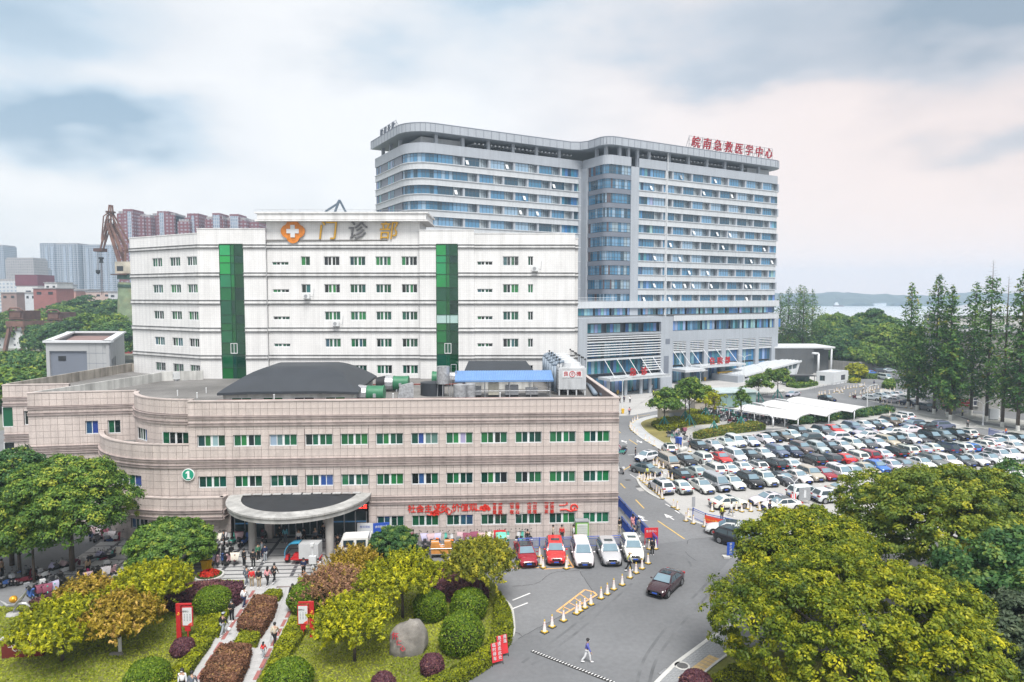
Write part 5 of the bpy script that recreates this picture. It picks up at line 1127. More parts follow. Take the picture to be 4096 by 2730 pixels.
# clumps of grass on the lawns: loose, uncountable
gp_ = []
for poly,cnt in ((GARDEN,26000),(GARDEN2,26000)):
    A = np.array([(p[0],p[1]) for p in poly]); lo,hi = A.min(0),A.max(0); hi[1] = min(hi[1],62); lo[0] = max(lo[0],-48); lo[1] = max(lo[1],38); pts = RNG.uniform(lo,hi,(cnt*3,2)); ins = np.zeros(len(pts),bool); n = len(A)
    for i in range(n):
        a,b = A[i],A[(i+1) % n]; cond = (a[1] > pts[:,1]) != (b[1] > pts[:,1]); ins ^= cond & (pts[:,0] < (b[0]-a[0])*(pts[:,1]-a[1])/((b[1]-a[1]) or 1e-9)+a[0])
    gp_.append(pts[ins][:cnt])
pts = np.concatenate(gp_); n = len(pts); tn = .45+.25*np.sin(pts[:,0]*.5+1.)*np.sin(pts[:,1]*.6)+RNG.normal(size=n)*.18
o = obj('grass',leaf_mesh('grass',np.c_[pts,np.full(n,.11)],np.tile([.3,-.6,.6],(n,1)),.11,tn,leafmat('grass_blades',[(0,(0.0986,0.142,0.00437)),(.5,(0.236,0.273,0.0158)),(1,(0.423,0.448,0.0396))]),1.6)); tag(o,'short yellowing lawn grass','grass',kind='stuff')

# ---------------------------------------------------------------- rooftop plant
def rthing(name,label,cat,X,Y,rz=0,z=ZR,group=None): return thing(name,label,cat,(X,Y,z),rz,group)
M_mem = mat('dark_membrane',(.03,.036,.045),.55,.12,.6,.1)
rh = rthing('roof_hall','white-walled roof hall under a domed dark membrane roof on the beige building','roof hall',-23.6,77.2,FRZ)
hx,hy = 6.7,6.7
hs = [(-6.2+3.2*i+.3,-6.2+3.2*i+2.4,.25,1.05) for i in range(4)]+[(-6.4+3.22*i+.1,-6.4+3.22*i+3.0,1.35,1.55) for i in range(4)]
mb = MB(); walls(mb,-hx,hx,0,1.7,-hy,-hy+.2,hs); mb.box(-hx,-hx+.2,-hy+.21,hy,0,1.7).box(hx-.2,hx,-hy+.21,hy,0,1.7).box(-hx+.21,hx-.21,hy-.2,hy,0,1.7); mb.build('wall',MATS['white_render'],rh)
MB().box(-hx+.3,hx-.3,-hy+.5,-hy+.6,0,1.6).build('back',M_dark,rh)
for a,b,c,d in hs[:4]: window(rh,(a+b)/2,.65,b-a,.8,2,-hy+.05,cols=DARKS+GREENS)
for a,b,c,d in hs[4:]: window(rh,(a+b)/2,1.45,b-a,.2,2,-hy+.05,cols=DARKS)
rows = []
for k in range(9):
    t = k/8; ex,ey = (hx+.45)*(1-t*.62),(hy+.45)*(1-t*.72); z = 1.7+2.15*math.sin(t*math.pi/2)**1.15
    rows.append([(ex*a,ey*b,z-(.12 if abs(a)+abs(b) > 1.9 and k == 0 else 0)) for a,b in [(-1,-1),(-.5,-1),(0,-1),(.5,-1),(1,-1),(1,-.5),(1,0),(1,.5),(1,1),(.5,1),(0,1),(-.5,1),(-1,1),(-1,.5),(-1,0),(-1,-.5)]])
mb = MB(); mb.grid(rows,closed=True); mb.add(rows[-1],[tuple(range(16))]); mb.grid([[(p[0],p[1],p[2]-.25) for p in rows[0]],rows[0]],closed=True); mb.build('membrane_roof',M_mem,rh,40)
M_dgreen = mat('green_duct',(.03,.16,.08),.45,.2,2.); M_foil = mat('foil',(.42,.43,.45),.35,.3,4.,.5,metal=.5)
for X,Y,lab in ((-14.3,82.4,'green duct fan with a foil sleeve beside the far end of the dark dome'),(-15.6,73.5,'green duct fan with a foil sleeve beside the near end of the dark dome'),(-10.2,87.5,'green duct fan in front of the white block, ending in wrinkled foil')):
    f_ = rthing('duct_fan',lab,'fan',X,Y,0,group='green duct fans on the roof')
    MB().cyl((0,0,1),(1.7,0,1),.85,.85,18).cyl((-.06,0,1),(.08,0,1),.9,.9,18).cyl((1.62,0,1),(1.76,0,1),.9,.9,18).build('casing',M_dgreen,f_,40)
    if X < -11: MB().cyl((-.1,0,1),(-1.0,0,1.0),.86,.98,12).build('foil_sleeve',M_foil,f_); MB().cyl((-1.0,0,1),(-2.1,0,.9),.9,.8,10).build('sleeve',M_dark,f_,40)
    else: MB().cyl((1.75,0,1),(7.2,.2,1.0),.75,.9,10).build('foil_sleeve',M_foil,f_)
    MB().box(.3,.45,-.6,.6,0,.3).box(1.2,1.35,-.6,.6,0,.3).box(.7,1.0,-.98,-.8,.7,1.1).build('foot',M_grey,f_)
tk = rthing('water_tank','pale upright tank on a steel frame on the roof','tank',-7.9,78.0); MB().cyl((0,0,1.5),(0,0,3.5),.75,.75,16).build('vessel',M_foil,tk,40)
mb = MB(); 
for a in range(4): mb.cyl((math.cos(a*1.57)*.7,math.sin(a*1.57)*.7,0),(math.cos(a*1.57)*.6,math.sin(a*1.57)*.6,1.5),.05,None,5)
mb.tube([(.9,0,0),(.9,0,3.7),(1.5,0,3.7),(1.5,0,0)],.04); mb.build('frame',M_grey,tk)
for X,Y,r,h,lab,m in ((-9.3,79.3,1.4,1.5,'squat black tank behind the pale upright tank',M_mem),(-5.7,74.0,.7,1.9,'silver drum nearest the roof edge',M_foil),(-4.7,75.2,.65,1.8,'silver drum just behind the nearest drum',M_foil)):
    t_ = rthing('roof_tank',lab,'tank',X,Y); MB().cyl((0,0,0),(0,0,h),r,r,16).cyl((0,0,h),(0,0,h+.12),r*.9,r*.3,16).build('vessel',m,t_,40)
t_ = rthing('covered_crate','crate wrapped in a pale tarpaulin on the open roof','crate',-11.9,75.5,.2); MB().add([(-.9,-.6,0),(.9,-.6,0),(.9,.6,0),(-.9,.6,0),(-.6,-.5,1.7),(.9,-.5,1.9),(.8,.5,1.9),(-.6,.4,1.6)],[(3,2,1,0),(4,5,6,7),(0,1,5,4),(1,2,6,5),(2,3,7,6),(3,0,4,7)]).build('tarpaulin',M_foil,t_)
t_ = rthing('pump_shed','dark-roofed plant shed behind the blue awning','shed',-1.6,86.5,0); MB().box(-4.2,4.2,-2.2,2.2,0,1.6).build('wall',MATS['white_render'],t_); MB().add([(-4.6,-2.7,1.6),(4.6,-2.7,1.6),(4.6,2.7,1.6),(-4.6,2.7,1.6),(-4.0,1.2,3.2),(3.4,1.2,3.2)],[(0,1,5,4),(1,2,5),(2,3,4,5),(3,0,4),(3,2,1,0)]).build('membrane_roof',M_mem,t_)
aw = rthing('awning','bright blue corrugated awning on thin posts over roof pumps','awning',-.9,77.5,FRZ)
mb = MB(); rows = []
for k in range(2): rows.append([(-5.6+i*.1,-.8+2.6*k,2.0+.85*k+.05*(i % 2)) for i in range(113)])
mb.grid(rows); mb.build('sheet',mat('blue_sheet',(.13,.25,.48),.45,.06,1.),aw); MB().box(-5.6,5.6,-.78,-.7,1.86,1.98).build('gutter',MATS['blue_sheet'],aw)
for x in (-4.8,-2.2,.6,3.0,5.2): MB().cyl((x,-.6,0),(x,-.6,1.98),.05,None,6).cyl((x,1.6,0),(x,1.6,2.7),.05,None,6).build('post',M_metal,aw)
mb = MB(); mb.tube([(-4.8,-.6,.8),(5.2,-.6,.8)],.035); mb.build('rail',M_metal,aw)
for i,(x,w,h,m) in enumerate(((-3.6,2.,1.2,M_grey),(-1.2,1.2,1.6,mat('cream_paint',(.55,.53,.45),.6,.1)),(.9,1.5,1.3,M_grey),(3.2,1.4,1.0,M_foil))):
    p = Matrix.Translation(aw.location) @ Matrix.Rotation(FRZ,4,'Z') @ Vector((x,.6,0)); t_ = rthing('pump_cabinet',['grey pump cabinet at the tank end under the blue awning','cream cabinet in the middle under the blue awning','grey cabinet beside the cream one under the blue awning','silver wrapped cabinet nearest the cooling tower'][i],'cabinet',p.x,p.y,FRZ,group='cabinets under the blue awning')
    MB().box(-w/2,w/2,-.5,.5,.25,h).build('casing',m,t_); MB().box(-w/2+.05,w/2-.05,-.45,.45,0,.25).build('plinth',M_dark,t_)
M_ct = mat('cooling_panel',(.50,.52,.54),.5,.08,1.,streak=.15)
for i in range(5):
    c = rthing('cooling_tower',['white ribbed cooling tower unit at the roof edge, with a red maker mark','second white cooling unit behind the marked one','middle cooling unit of the rooftop row','fourth cooling unit of the rooftop row','last cooling unit of the row, against the white block'][i],'cooling tower',7.0-.12*i,80.2+3.05*i,0,group='row of cooling towers')
    mb = MB(); mb.box(-1.6,1.6,-1.35,1.35,.7,3.2)
    mb.build('casing',M_ct,c); rb = MB()
    for k in range(17): x = -1.55+k*.19; rb.box(x,x+.06,-1.40,-1.352,.75,3.1)
    for k in range(9): z = .8+k*.27; rb.box(-1.68,-1.602,-1.2,1.2,z,z+.1)
    o = rb.build('rib',M_ct,c); o['kind'] = 'stuff'
    MB().cyl((0,0,3.2),(0,0,3.75),1.15,1.0,20).build('fan_ring',M_ct,c,40); MB().cyl((0,0,3.6),(0,0,3.65),.95,.95,14).build('fan',M_grey,c)
    lg = MB(); 
    for x in (-1.5,-.5,.5,1.5): lg.box(x-.08,x+.08,-1.3,-1.15,0,.7).box(x-.08,x+.08,1.15,1.3,0,.7)
    lg.build('leg',M_ct,c); pp = MB(); pp.tube([(-1.95,-.6,.3),(-1.95,-.6,3.4),(-1.7,-.6,3.8),(-.9,-.6,3.9)],.17,8); pp.tube([(-2.2,.5,.3),(-2.2,.5,3.3),(-1.9,.5,3.65),(-1.2,.5,3.7)],.17,8); pp.build('pipe',mat('blue_grey_pipe',(.20,.25,.31),.5,.1,2.),c,True)
    rl = MB(); 
    for x,y in ((-1.5,-1.2),(1.5,-1.2),(1.5,1.2)): rl.cyl((x,y,3.2),(x,y,4.2),.03,None,5).ball((x,y,4.2),.13,.13,.13,6,4)
    rl.build('valve',M_dark,c)
    if i == 0:
        lettering('良',.6,M_red,c,(-.75,-1.42,2.5),depth=.02,bold=.01); lettering('機',.6,M_red,c,(.75,-1.42,2.5),depth=.02,bold=.01)
        MB().box(-1.15,1.15,-1.41,-1.402,2.1,2.9).build('mark_plate',M_ww,c); mk = MB(); mk.tube([(.33*math.cos(a*.523),-1.425,2.5+.33*math.sin(a*.523)) for a in range(13)],.04,5); mk.tube([(.1*math.cos(a*.8),-1.425,2.52+.14*math.sin(a*.8)) for a in range(9)],.03,5); mk.build('gear_mark',M_red,c)
p_ = rthing('roof_pipe','thick blue-grey pipes lying on the roof beside the parapet','pipes',9.6,78); MB().tube([(0,0,.3),(.3,14,.3)],.28,9).build('pipe',MATS['blue_grey_pipe'],p_,True); MB().tube([(.7,-1,.3),(.8,14,.3)],.22,9).build('pipe',MATS['blue_grey_pipe'],p_,True)
# ---------------------------------------------------------------- shipyard and city behind
def facade(name,wall,glass,wx,wz,f=.5):
    m = mat(name,wall,.8,.08,.05); t = m.node_tree; nn = t.nodes.new; lk = t.links.new; p = t.nodes['Principled BSDF']; src = p.inputs['Base Color'].links[0].from_socket
    g = nn('ShaderNodeNewGeometry'); tcn = nn('ShaderNodeTexCoord'); s = nn('ShaderNodeSeparateXYZ'); lk(tcn.outputs['Object'],s.inputs[0])
    ad = nn('ShaderNodeMath'); lk(s.outputs[0],ad.inputs[0]); lk(s.outputs[1],ad.inputs[1]); cb = nn('ShaderNodeCombineXYZ'); lk(ad.outputs[0],cb.inputs[0]); lk(s.outputs[2],cb.inputs[1])
    br = nn('ShaderNodeTexBrick'); lk(cb.outputs[0],br.inputs[0]); br.offset = 0; br.inputs['Scale'].default_value = 1; br.inputs['Brick Width'].default_value = wx; br.inputs['Row Height'].default_value = wz; br.inputs['Mortar Size'].default_value = min(wx,wz)*(1-f)/2
    br.inputs['Color1'].default_value = (*glass,1); br.inputs['Color2'].default_value = tuple(min(1,v*1.7) for v in glass)+(1,); lk(src,br.inputs['Mortar']); lk(br.outputs[0],p.inputs['Base Color']); return m
M_fa = facade('pale_tower_facade',(.30,.32,.36),(.07,.09,.13),3.2,3.,.55); M_fb = facade('brick_red_facade',(.17,.05,.06),(.20,.19,.22),3.4,3.0,.42); M_fc = facade('grey_office_facade',(.34,.32,.32),(.14,.14,.16),2.6,3.,.55)
M_strip = facade('pale_glass_strip',(.40,.43,.48),(.13,.17,.24),1.6,3.,.6); M_fwh = facade('white_flat_facade',(.52,.53,.55),(.2,.24,.3),3.4,3.1,.45)
def XW(x0,x1,Y): a = DP(x0,1100,Y); b = DP(x1,1100,Y); return a.x,b.x
def ZW(y,Y): return DP(2048,y,Y).z
def tower(name,label,cat,x0,x1,yt,Y,dep,m,steps=(),strips=(),group=None,crown=None,ms=None):
    a,b = XW(x0,x1,Y); z = ZW(yt,Y); c = (a+b)/2; t = thing(name,label,cat,(c,Y,0),0,group); mb = MB(); mb.box(a-c,b-c,0,dep,0,z); mb.build('wall',m,t)
    for s0,s1,y2,out in steps:
        p,q = XW(s0,s1,Y); MB().box(p-c,q-c,-out,dep*.7,0,ZW(y2,Y)).build('wing',m,t)
    for s0,s1,y2 in strips:
        p,q = XW(s0,s1,Y); MB().box(p-c,q-c,-3.2,.5,0,ZW(y2,Y)-.4).build('glazed_strip',ms or M_strip,t)
    if crown: MB().box(a-c-.4,b-c+.4,-.4,dep+.4,z,z+crown).build('roof',MATS.get('maroon_roof') or mat('maroon_roof',(.15,.04,.06),.7,.1,.1),t)
    else: MB().box(a-c+1,b-c-1,1,dep-1,z,z+2.2).build('roof_plant',M_fc,t)
    return t
tower('apartment_tower','pale blue-grey apartment tower, first of the tall pair behind the crane hooks','tower',168,316,978,1000,30,M_fa,[(168,226,973,2),(252,308,976,2)],[(190,200,985),(212,222,985),(262,272,985),(285,295,985)],'far pale towers')
tower('apartment_tower','pale blue-grey apartment tower close to the rusty crane','tower',336,474,984,1010,30,M_fa,[(338,402,979,2),(412,462,982,2)],[(352,362,990),(380,390,990),(424,434,990),(444,454,990)],'far pale towers')
tower('apartment_tower','narrow bluish tower wedged between the tall pair','tower',308,342,1005,1150,25,M_fa,group='far pale towers')
tower('apartment_tower','bluish tower cut by the picture edge','tower',-30,18,985,1100,30,M_fa,group='far pale towers')
tower('office_block','square grey office block with a gridded front','office block',23,136,1038,800,25,M_fc)
tower('white_building','white building with a maroon top floor and one dark window column','building',63,148,1143,500,18,mat('plain_white',(.6,.6,.6),.8,.08,.1),[],[(112,121,1160)],crown=8,ms=mat('dark_bay',(.08,.09,.11),.6,.1))
tower('apartment_block','pale blue low apartment block beside the maroon-topped building','building',-20,62,1125,600,20,M_fwh)
tower('apartment_block','lower bluish block in front of the pale towers','building',136,168,1078,900,20,M_fa)
RT = [(476,545,854,[(508,547,838)],[(526,542,846)]),(552,610,868,[(548,590,865)],[]),(612,710,862,[(644,688,846),(688,710,862)],[(652,670,850)]),(716,764,886,[],[]),(748,808,870,[(762,807,855)],[(779,790,862)]),(812,850,888,[],[]),(826,900,876,[(862,893,854)],[(864,891,860)]),(905,990,880,[(930,966,858)],[(932,964,864)]),(972,1040,888,[],[])]
for i,(x0,x1,yt,st,gs) in enumerate(RT):
    tower('brick_apartment',['dark red apartment block rising beside the crane jib','low dark red block second in the row above the white wing','wide dark red block with a tall glazed tower','short red link block in the row','red block with a slim glazed tower, in the middle of the row','short red block before the paler towers','reddish block carrying a pale glazed tower','reddish block with a pale tower beside the white cornice','last red block, touching the white cornice'][i],'apartment block',x0,x1,yt,600+8*(i % 3),22,M_fb,[(a,b,y,3) for a,b,y in st],gs,'red apartment row above the white block')
CH = [(0,62,1172,450,(.28,.19,.17)),(58,110,1180,470,(.55,.53,.5)),(95,140,1172,430,(.5,.52,.55)),(130,222,1155,400,(.27,.11,.10)),(176,226,1132,440,(.55,.55,.56)),(225,300,1165,520,(.42,.22,.18)),(285,350,1160,560,(.5,.5,.52)),(340,440,1168,520,(.48,.36,.32)),(430,500,1170,500,(.5,.5,.5)),(150,210,1162,620,(.5,.45,.45)),(210,260,1140,600,(.5,.52,.55))]
CL = ['reddish low house at the picture edge below the pale block','white low house beside the maroon-topped building','pale low house under the maroon-topped building','bright red long low house behind the gantries','white house standing above the red long house','brownish low house at the end of the far wood','white low house beyond the wood','brownish house beyond the wood, below the tall pair','grey low house close to the crane column','pinkish house far behind the red long house','white flat-roofed house far behind, beside the towers']
for (x0,x1,yt,Y,c),lab in zip(CH,CL):
    a,b = XW(x0,x1,Y); z = ZW(yt,Y); t = thing('city_house',lab,'house',((a+b)/2,Y,0),0,'low city houses'); w = (b-a)/2; MB().box(-w,w,0,16,0,z).build('wall',mat('house_%d%d' % (int(c[0]*100),int(c[1]*100)),c,.85,.1,.2),t); MB().box(-w-.4,w+.4,-.4,16.4,z,z+.6).build('roof',M_fc,t)
    n_ = max(2,int(w*2/5))
    for k in range(n_): MB().box(-w+(k+.3)*2*w/n_,-w+(k+.7)*2*w/n_,-.1,-.02,z-3.4,z-1.8).build('window',M_dark,t)
def house_long(name,label,x0,x1,ye,yr,yb,Y,wall,roofm,n,floors):
    a,b = XW(x0,x1,Y); ze = ZW(ye,Y); zr = ZW(yr,Y+8); t = thing(name,label,'building',((a+b)/2,Y,0)); w = (b-a)/2
    hs = [(-w+(k+.32)*2*w/n,-w+(k+.62)*2*w/n,ze*(f+.35)/floors,ze*(f+.75)/floors) for k in range(n) for f in range(floors)]
    mb = MB(); walls(mb,-w,w,0,ze,0,.4,hs); mb.box(-w,-w+.3,.41,16,0,ze).box(w-.3,w,.41,16,0,ze); mb.build('wall',wall,t)
    MB().add([(-w-.6,-.8,ze),(w+.6,-.8,ze),(w+.6,16.8,ze),(-w-.6,16.8,ze),(-w+5,8,zr),(w-5,8,zr)],[(0,1,5,4),(1,2,5),(2,3,4,5),(3,0,4),(3,2,1,0)]).build('roof',roofm,t)
    for h in hs: window(t,(h[0]+h[1])/2,(h[2]+h[3])/2,h[1]-h[0],h[3]-h[2],2,.15,cols=[(.05,.06,.08)])
house_long('yard_house','long white house with a dark hipped roof and rows of small windows behind the gantries',-60,212,1320,1285,1390,325,mat('yard_white',(.6,.61,.62),.8,.1,.2),mat('slate_roof',(.10,.10,.11),.8,.15,.2),9,3)
house_long('red_shed','long brick-red roofed shed beyond the white yard house',-60,250,1288,1258,1390,380,mat('brick_wall',(.3,.12,.1),.8,.1,.2),mat('red_roof',(.20,.085,.08),.8,.15,.2),6,1)
M_rust = mat('rusty_steel',(.17,.09,.07),.75,.35,.4,.2,stain=(.09,.045,.035)); M_rustd = mat('dark_rust',(.09,.045,.035),.8,.3,.6)
def beam(mb,a,b,w,m=0):
    w *= .75; a = Vector(a); b = Vector(b); mb.cyl(a,b,w*.7071,w*.7071,4,m)
def gantry(label,x4,ytop,ybase,Y,W_):
    p = DP(x4,1400,Y); z = ZW(ytop,Y); t = thing('gantry_crane',label,'gantry crane',(p.x,Y,0),R(-8),'rusty portal gantries'); s = W_/2
    for sx_ in (-1,1):
        for yy in (0,9): mb = MB(); beam(mb,(sx_*s*1.55,yy,0),(sx_*s*.75,yy,z*.62),1.7); mb.build('leg',M_rust,t)
        mb = MB(); beam(mb,(sx_*s*1.55,-1,.8),(sx_*s*1.55,10,.8),1.4); mb.build('sill_beam',M_rustd,t)
    mb = MB(); mb.box(-s,s,-1,10,z*.60,z*.72); mb.build('portal',M_rust,t); mb = MB(); mb.box(-s*.8,s*.8,0,9,z*.74,z*.94); mb.build('machine_house',M_rustd,t)
    mb = MB(); mb.box(-s*.55,s*.55,-.6,5,z*.80,z*.90); mb.build('cab',M_rust,t); mb = MB(); mb.tube([(-s*.8,-.5,z*.94),(-s*.5,-.5,z),(s*.5,-.5,z),(s*.8,-.5,z*.94)],.35); mb.tube([(-s,-1.2,z*.78),(s,-1.2,z*.78)],.15); mb.build('top_frame',M_rust,t)
    mb = MB(); mb.cyl((-s*.3,-1.3,z*.62),(-s*.3,-1.3,z*.5),.3,.5,6).cyl((s*.2,-1.3,z*.62),(s*.2,-1.3,z*.52),.3,.5,6); mb.build('hook_block',M_rustd,t)
gantry('rusty portal gantry with splayed legs nearest the picture edge',71,1232,1408,290,8.5)
gantry('rusty portal gantry partly hidden by the grey annex',222,1240,1395,310,8.5)
YC = 300.
def CQ(x,y,dy=0): p = DP(x,y,YC); return Vector((p.x,YC+dy,p.z))
b0 = CQ(512,1290); cr_ = thing('harbour_crane','rusty level-luffing harbour crane with a green column and hanging hooks','crane',(b0.x,YC,0)); O = Vector((b0.x,YC,0))
K = lambda x,y,dy=0: CQ(x,y,dy)-O
MB().cyl((0,0,0),K(513,1285),4.6,4.6,4).build('base',mat('red_base',(.3,.03,.04),.7,.15,.3),cr_); MB().cyl(K(514,1290),K(514,1130),4.4,4.0,16).build('column',mat('faded_green',(.20,.26,.16),.8,.35,.3,stain=(.30,.24,.12)),cr_,40); MB().cyl(K(514,1150),K(514,1138),4.3,4.3,16).cyl(K(514,1118),K(514,1100),4.4,4.4,16).build('slew_ring',mat('dark_green_steel',(.03,.07,.05),.7,.2,.4),cr_,40)
M_cream = mat('stained_cream',(.46,.42,.35),.7,.25,.3,stain=(.25,.12,.06))
a,b = K(482,1095),K(545,1048); MB().box(a.x,b.x,-4,5,a.z,b.z).build('machine_house',M_cream,cr_); MB().box(K(489,1083).x,K(514,1083).x,-4.1,-4.01,K(489,1085).z,K(489,1066).z).build('cab_window',M_dark,cr_)
mb = MB(); mb.box(K(468,1100).x,K(530,1100).x,-5,6,K(468,1101).z,K(468,1097).z); mb.build('walkway',M_rustd,cr_)
A_,B_,C_,D_ = K(500,1045),K(441,870),K(441,842),K(443,818)
for dy in (-2.2,2.2):
    mb = MB(); beam(mb,K(490,1052,dy),K(438,895,dy*.6),1.5); mb.build('jib',M_rust,cr_); mb = MB(); beam(mb,K(500,1010,dy),K(447,893,dy*.6),1.1); mb.build('jib',M_rust,cr_)
    mb = MB(); beam(mb,K(430,878,dy*.5),K(408,995,dy*.5),.55); beam(mb,K(440,850,dy*.5),K(418,868,dy*.5),.5); beam(mb,K(420,868,dy*.5),K(412,960,dy*.5),.5); beam(mb,K(438,900,dy*.5),K(408,995,dy*.5),.6)
    for q in range(5): y = 890+q*22; beam(mb,K(430-q*4.3,y,dy*.5),K(418-q*1.5,y,dy*.5),.35)
    mb.build('fly_jib',M_rust,cr_)
    mb = MB(); beam(mb,K(436,898,dy*.5),K(440,820,dy*.3),.6); beam(mb,K(450,898,dy*.5),K(446,820,dy*.3),.6); beam(mb,K(444,845,dy*.3),K(515,985,dy),.7); beam(mb,K(515,985,dy),K(512,1048,dy),.9); beam(mb,K(476,1005,dy),K(515,990,dy),.6); mb.build('tie_beam',M_rust,cr_)
mb = MB()
for y in (848,862,878,893): beam(mb,K(432,y,-1.2),K(456,y,-1.2),.5)
mb.box(K(430,850).x,K(455,850).x,-1.5,1.5,K(430,852).z,K(430,845).z); mb.build('head_frame',M_rustd,cr_)
mb = MB(); a,b = K(384,1007),K(418,993); mb.box(a.x,b.x,-2,2,a.z,a.z+1.4); mb.build('jib_tip',M_rustd,cr_)
mb = MB(); mb.cyl(K(404,1000),K(404,1030),.1,None,4).cyl(K(392,1003),K(392,1082),.1,None,4).cyl(K(407,1040),K(412,1180),.1,None,4).cyl(K(404,1040),K(406,1180),.1,None,4); mb.build('cable',M_rustd,cr_)
MB().box(K(399,1040).x,K(411,1040).x,-.8,.8,K(399,1037).z,K(399,1029).z).cyl(K(405,1037),K(405,1052),.6,.9,6).build('hook_block',M_dark,cr_); MB().cyl(K(392,1080),K(392,1090),.9,.9,8).cyl(K(392,1090),K(392,1097),.9,.3,8).build('hook_block',M_dark,cr_)
# top of another crane above the white block
YC = 420.; a = CQ(1345,880); c2 = thing('crane_jib','blue-grey crane jib tip showing above the white cornice','crane',(a.x,420,0)); O = Vector((a.x,420,0))
mb = MB()
for p,q in (((1303,845),(1350,815)),((1350,815),(1358,800)),((1303,845),(1303,900)),((1335,860),(1358,800)),((1358,800),(1384,850)),((1384,850),(1395,900)),((1335,860),(1320,900))): beam(mb,K(*p),K(*q),1.5)
mb.build('jib',mat('blue_steel',(.08,.11,.15),.6,.2,.2),c2); MB().cyl((0,0,0),K(1345,860),3,2,6).build('column',MATS['blue_steel'],c2)
# grey annex behind the beige wing
M_apan = mat('annex_panel',(.36,.37,.38),.6,.08,.3)
an = thing('annex','grey panelled flat-roofed annex with a brown roof behind the beige wing','building',(0,0,0)); AP = [(-82.2,120),(-71.0,120),(-86.5,152),(-98.5,152)]
mb = MB()
for (a,b) in zip(AP,AP[1:]+AP[:1]):
    T,ln = seg_T(a,b); mb.M = T; walls(mb,0,ln,0,16.8,0,.5,[(.6,7.2,10.6,15.3),(.6,7.2,0,8.6)] if a == AP[0] else [(4+3*k,6+3*k,11.5,13.5) for k in range(3)] if a == AP[1] else [])
mb.build('wall',M_apan,an); mb = MB(); 
for (a,b) in zip(AP,AP[1:]+AP[:1]): T,ln = seg_T(a,b); mb.M = T; mb.box(-.3,ln+.3,-.35,1.0,16.8,17.15)
mb.build('coping',M_ww,an); mb = MB(); mb.prism([(-81.0,121),(-72.3,121),(-86.9,151),(-97.2,151)],16.0,16.2); mb.build('roof',mat('brown_roof',(.20,.13,.12),.85,.2,.2),an)
MB().box(-81.6,-75.0,120.3,120.4,10.6,15.3).build('slate_panel',M_dpan,an); MB().box(-81.6,-75,120.45,120.5,0,8.6).build('back',M_dark,an)
for k in range(5): window(an,-80.9+1.3*k,7.6,1.25,1.9,2,120.2,cols=[(.10,.18,.30),(.2,.3,.42)],fm=M_grey)
js = MB()
for k in range(11): js.box(-74.6+k*.4*1,-74.57+k*.4,119.985,119.999,10,16.7) if k % 3 == 0 else None
for z in (9.5,11.3,13.1,14.9): js.box(-75,-71.1,119.986,119.999,z,z+.05)
js.build('panel_joint',M_dpan,an); MB().box(-80.2,-78.9,120.2,120.29,13.6,14.4).build('vent',M_dark,an)
a = thing('rooftop_duct','silver exhaust ducts and vents between the annex and the white block','ducts',(-68,128,0)); mb = MB(); mb.cyl((-5,14,0),(-5,14,17),1.2,None,12).cyl((-5,14,17),(-5,14,18.2),1.5,1.3,12).tube([(-3,10,14.8),(-1,6,14.8),(0,2,14.8)],.9,10); mb.build('duct',M_foil,a,40); MB().box(-2,6,0,10,0,13.2).build('base',M_apan,a); mb = MB(); mb.tube([(-2,-.2,14.4),(6,-.2,14.4)],.06).tube([(-2,-.2,13.8),(6,-.2,13.8)],.05); [mb.cyl((-2+k*1.3,-.2,13.2),(-2+k*1.3,-.2,14.4),.05,None,5) for k in range(7)]; mb.build('railing',M_ww,a)
# ---------------------------------------------------------------- right-hand side structures
p0 = R6(1510,335); p1 = R6(2050,275); zt = DP(2400+2085/2.613,1400+118/2.613,p1.y).z
d = (p1-p0); ln = d.length; rz = math.atan2(d.y,d.x); rmp = thing('garage_ramp','sloping white-roofed garage ramp rising like a wedge beside the ward block','ramp',p0,rz)
wd = 9.; mb = MB(); mb.add([(0,0,0),(ln,0,0),(ln+2.2,0,zt),(0,0,1.9)],[(0,1,2,3)]) ; mb.v = []; mb.f = []; mb.m = []
prof = lambda u: 1.9+(zt-1.9)*u
for k in range(9):
    u0,u1 = k/9,(k+1)/9; x0,x1 = u0*ln,u1*ln; z0,z1 = prof(u0)-.5,prof(u1)-.5; mb.add([(x0,0,0),(x1,0,0),(x1,0,.9+u1*1.6),(x0,0,.9+u0*1.6),(x0,.3,0),(x1,.3,0),(x1,.3,.9+u1*1.6),(x0,.3,.9+u0*1.6)],[(0,1,2,3),(7,6,5,4),(3,2,6,7),(0,3,7,4),(1,5,6,2)])
mb.box(-.02,ln,wd-.3,wd,0,1.2); mb.build('side_wall',M_pan2,rmp)
mb = MB()
for k in range(1,12): u = k/12; mb.box(u*ln-.14,u*ln+.14,.02,.25,.85+u*1.6,prof(u)-.3)
mb.build('mullion',M_ww,rmp); mb = MB(); mb.add([(1,.12,.9),(ln-.3,.12,2.45),(ln+.6,.12,zt-.45),(1,.12,1.6)],[(0,1,2,3)]); o = mb.build('pane',M_tgl,rmp,color=(.10,.13,.15))
mb = MB(); mb.add([(-.3,-.4,1.55),(ln+2.2,-.4,zt-.35),(ln+2.2,wd+.4,zt-.35),(-.3,wd+.4,1.55),(-.3,-.4,1.95),(ln+2.2,-.4,zt+.1),(ln+2.2,wd+.4,zt+.1),(-.3,wd+.4,1.95)],[(3,2,1,0),(4,5,6,7),(0,1,5,4),(1,2,6,5),(2,3,7,6),(3,0,4,7)]); mb.build('roof',M_pan2,rmp)
mb = MB()
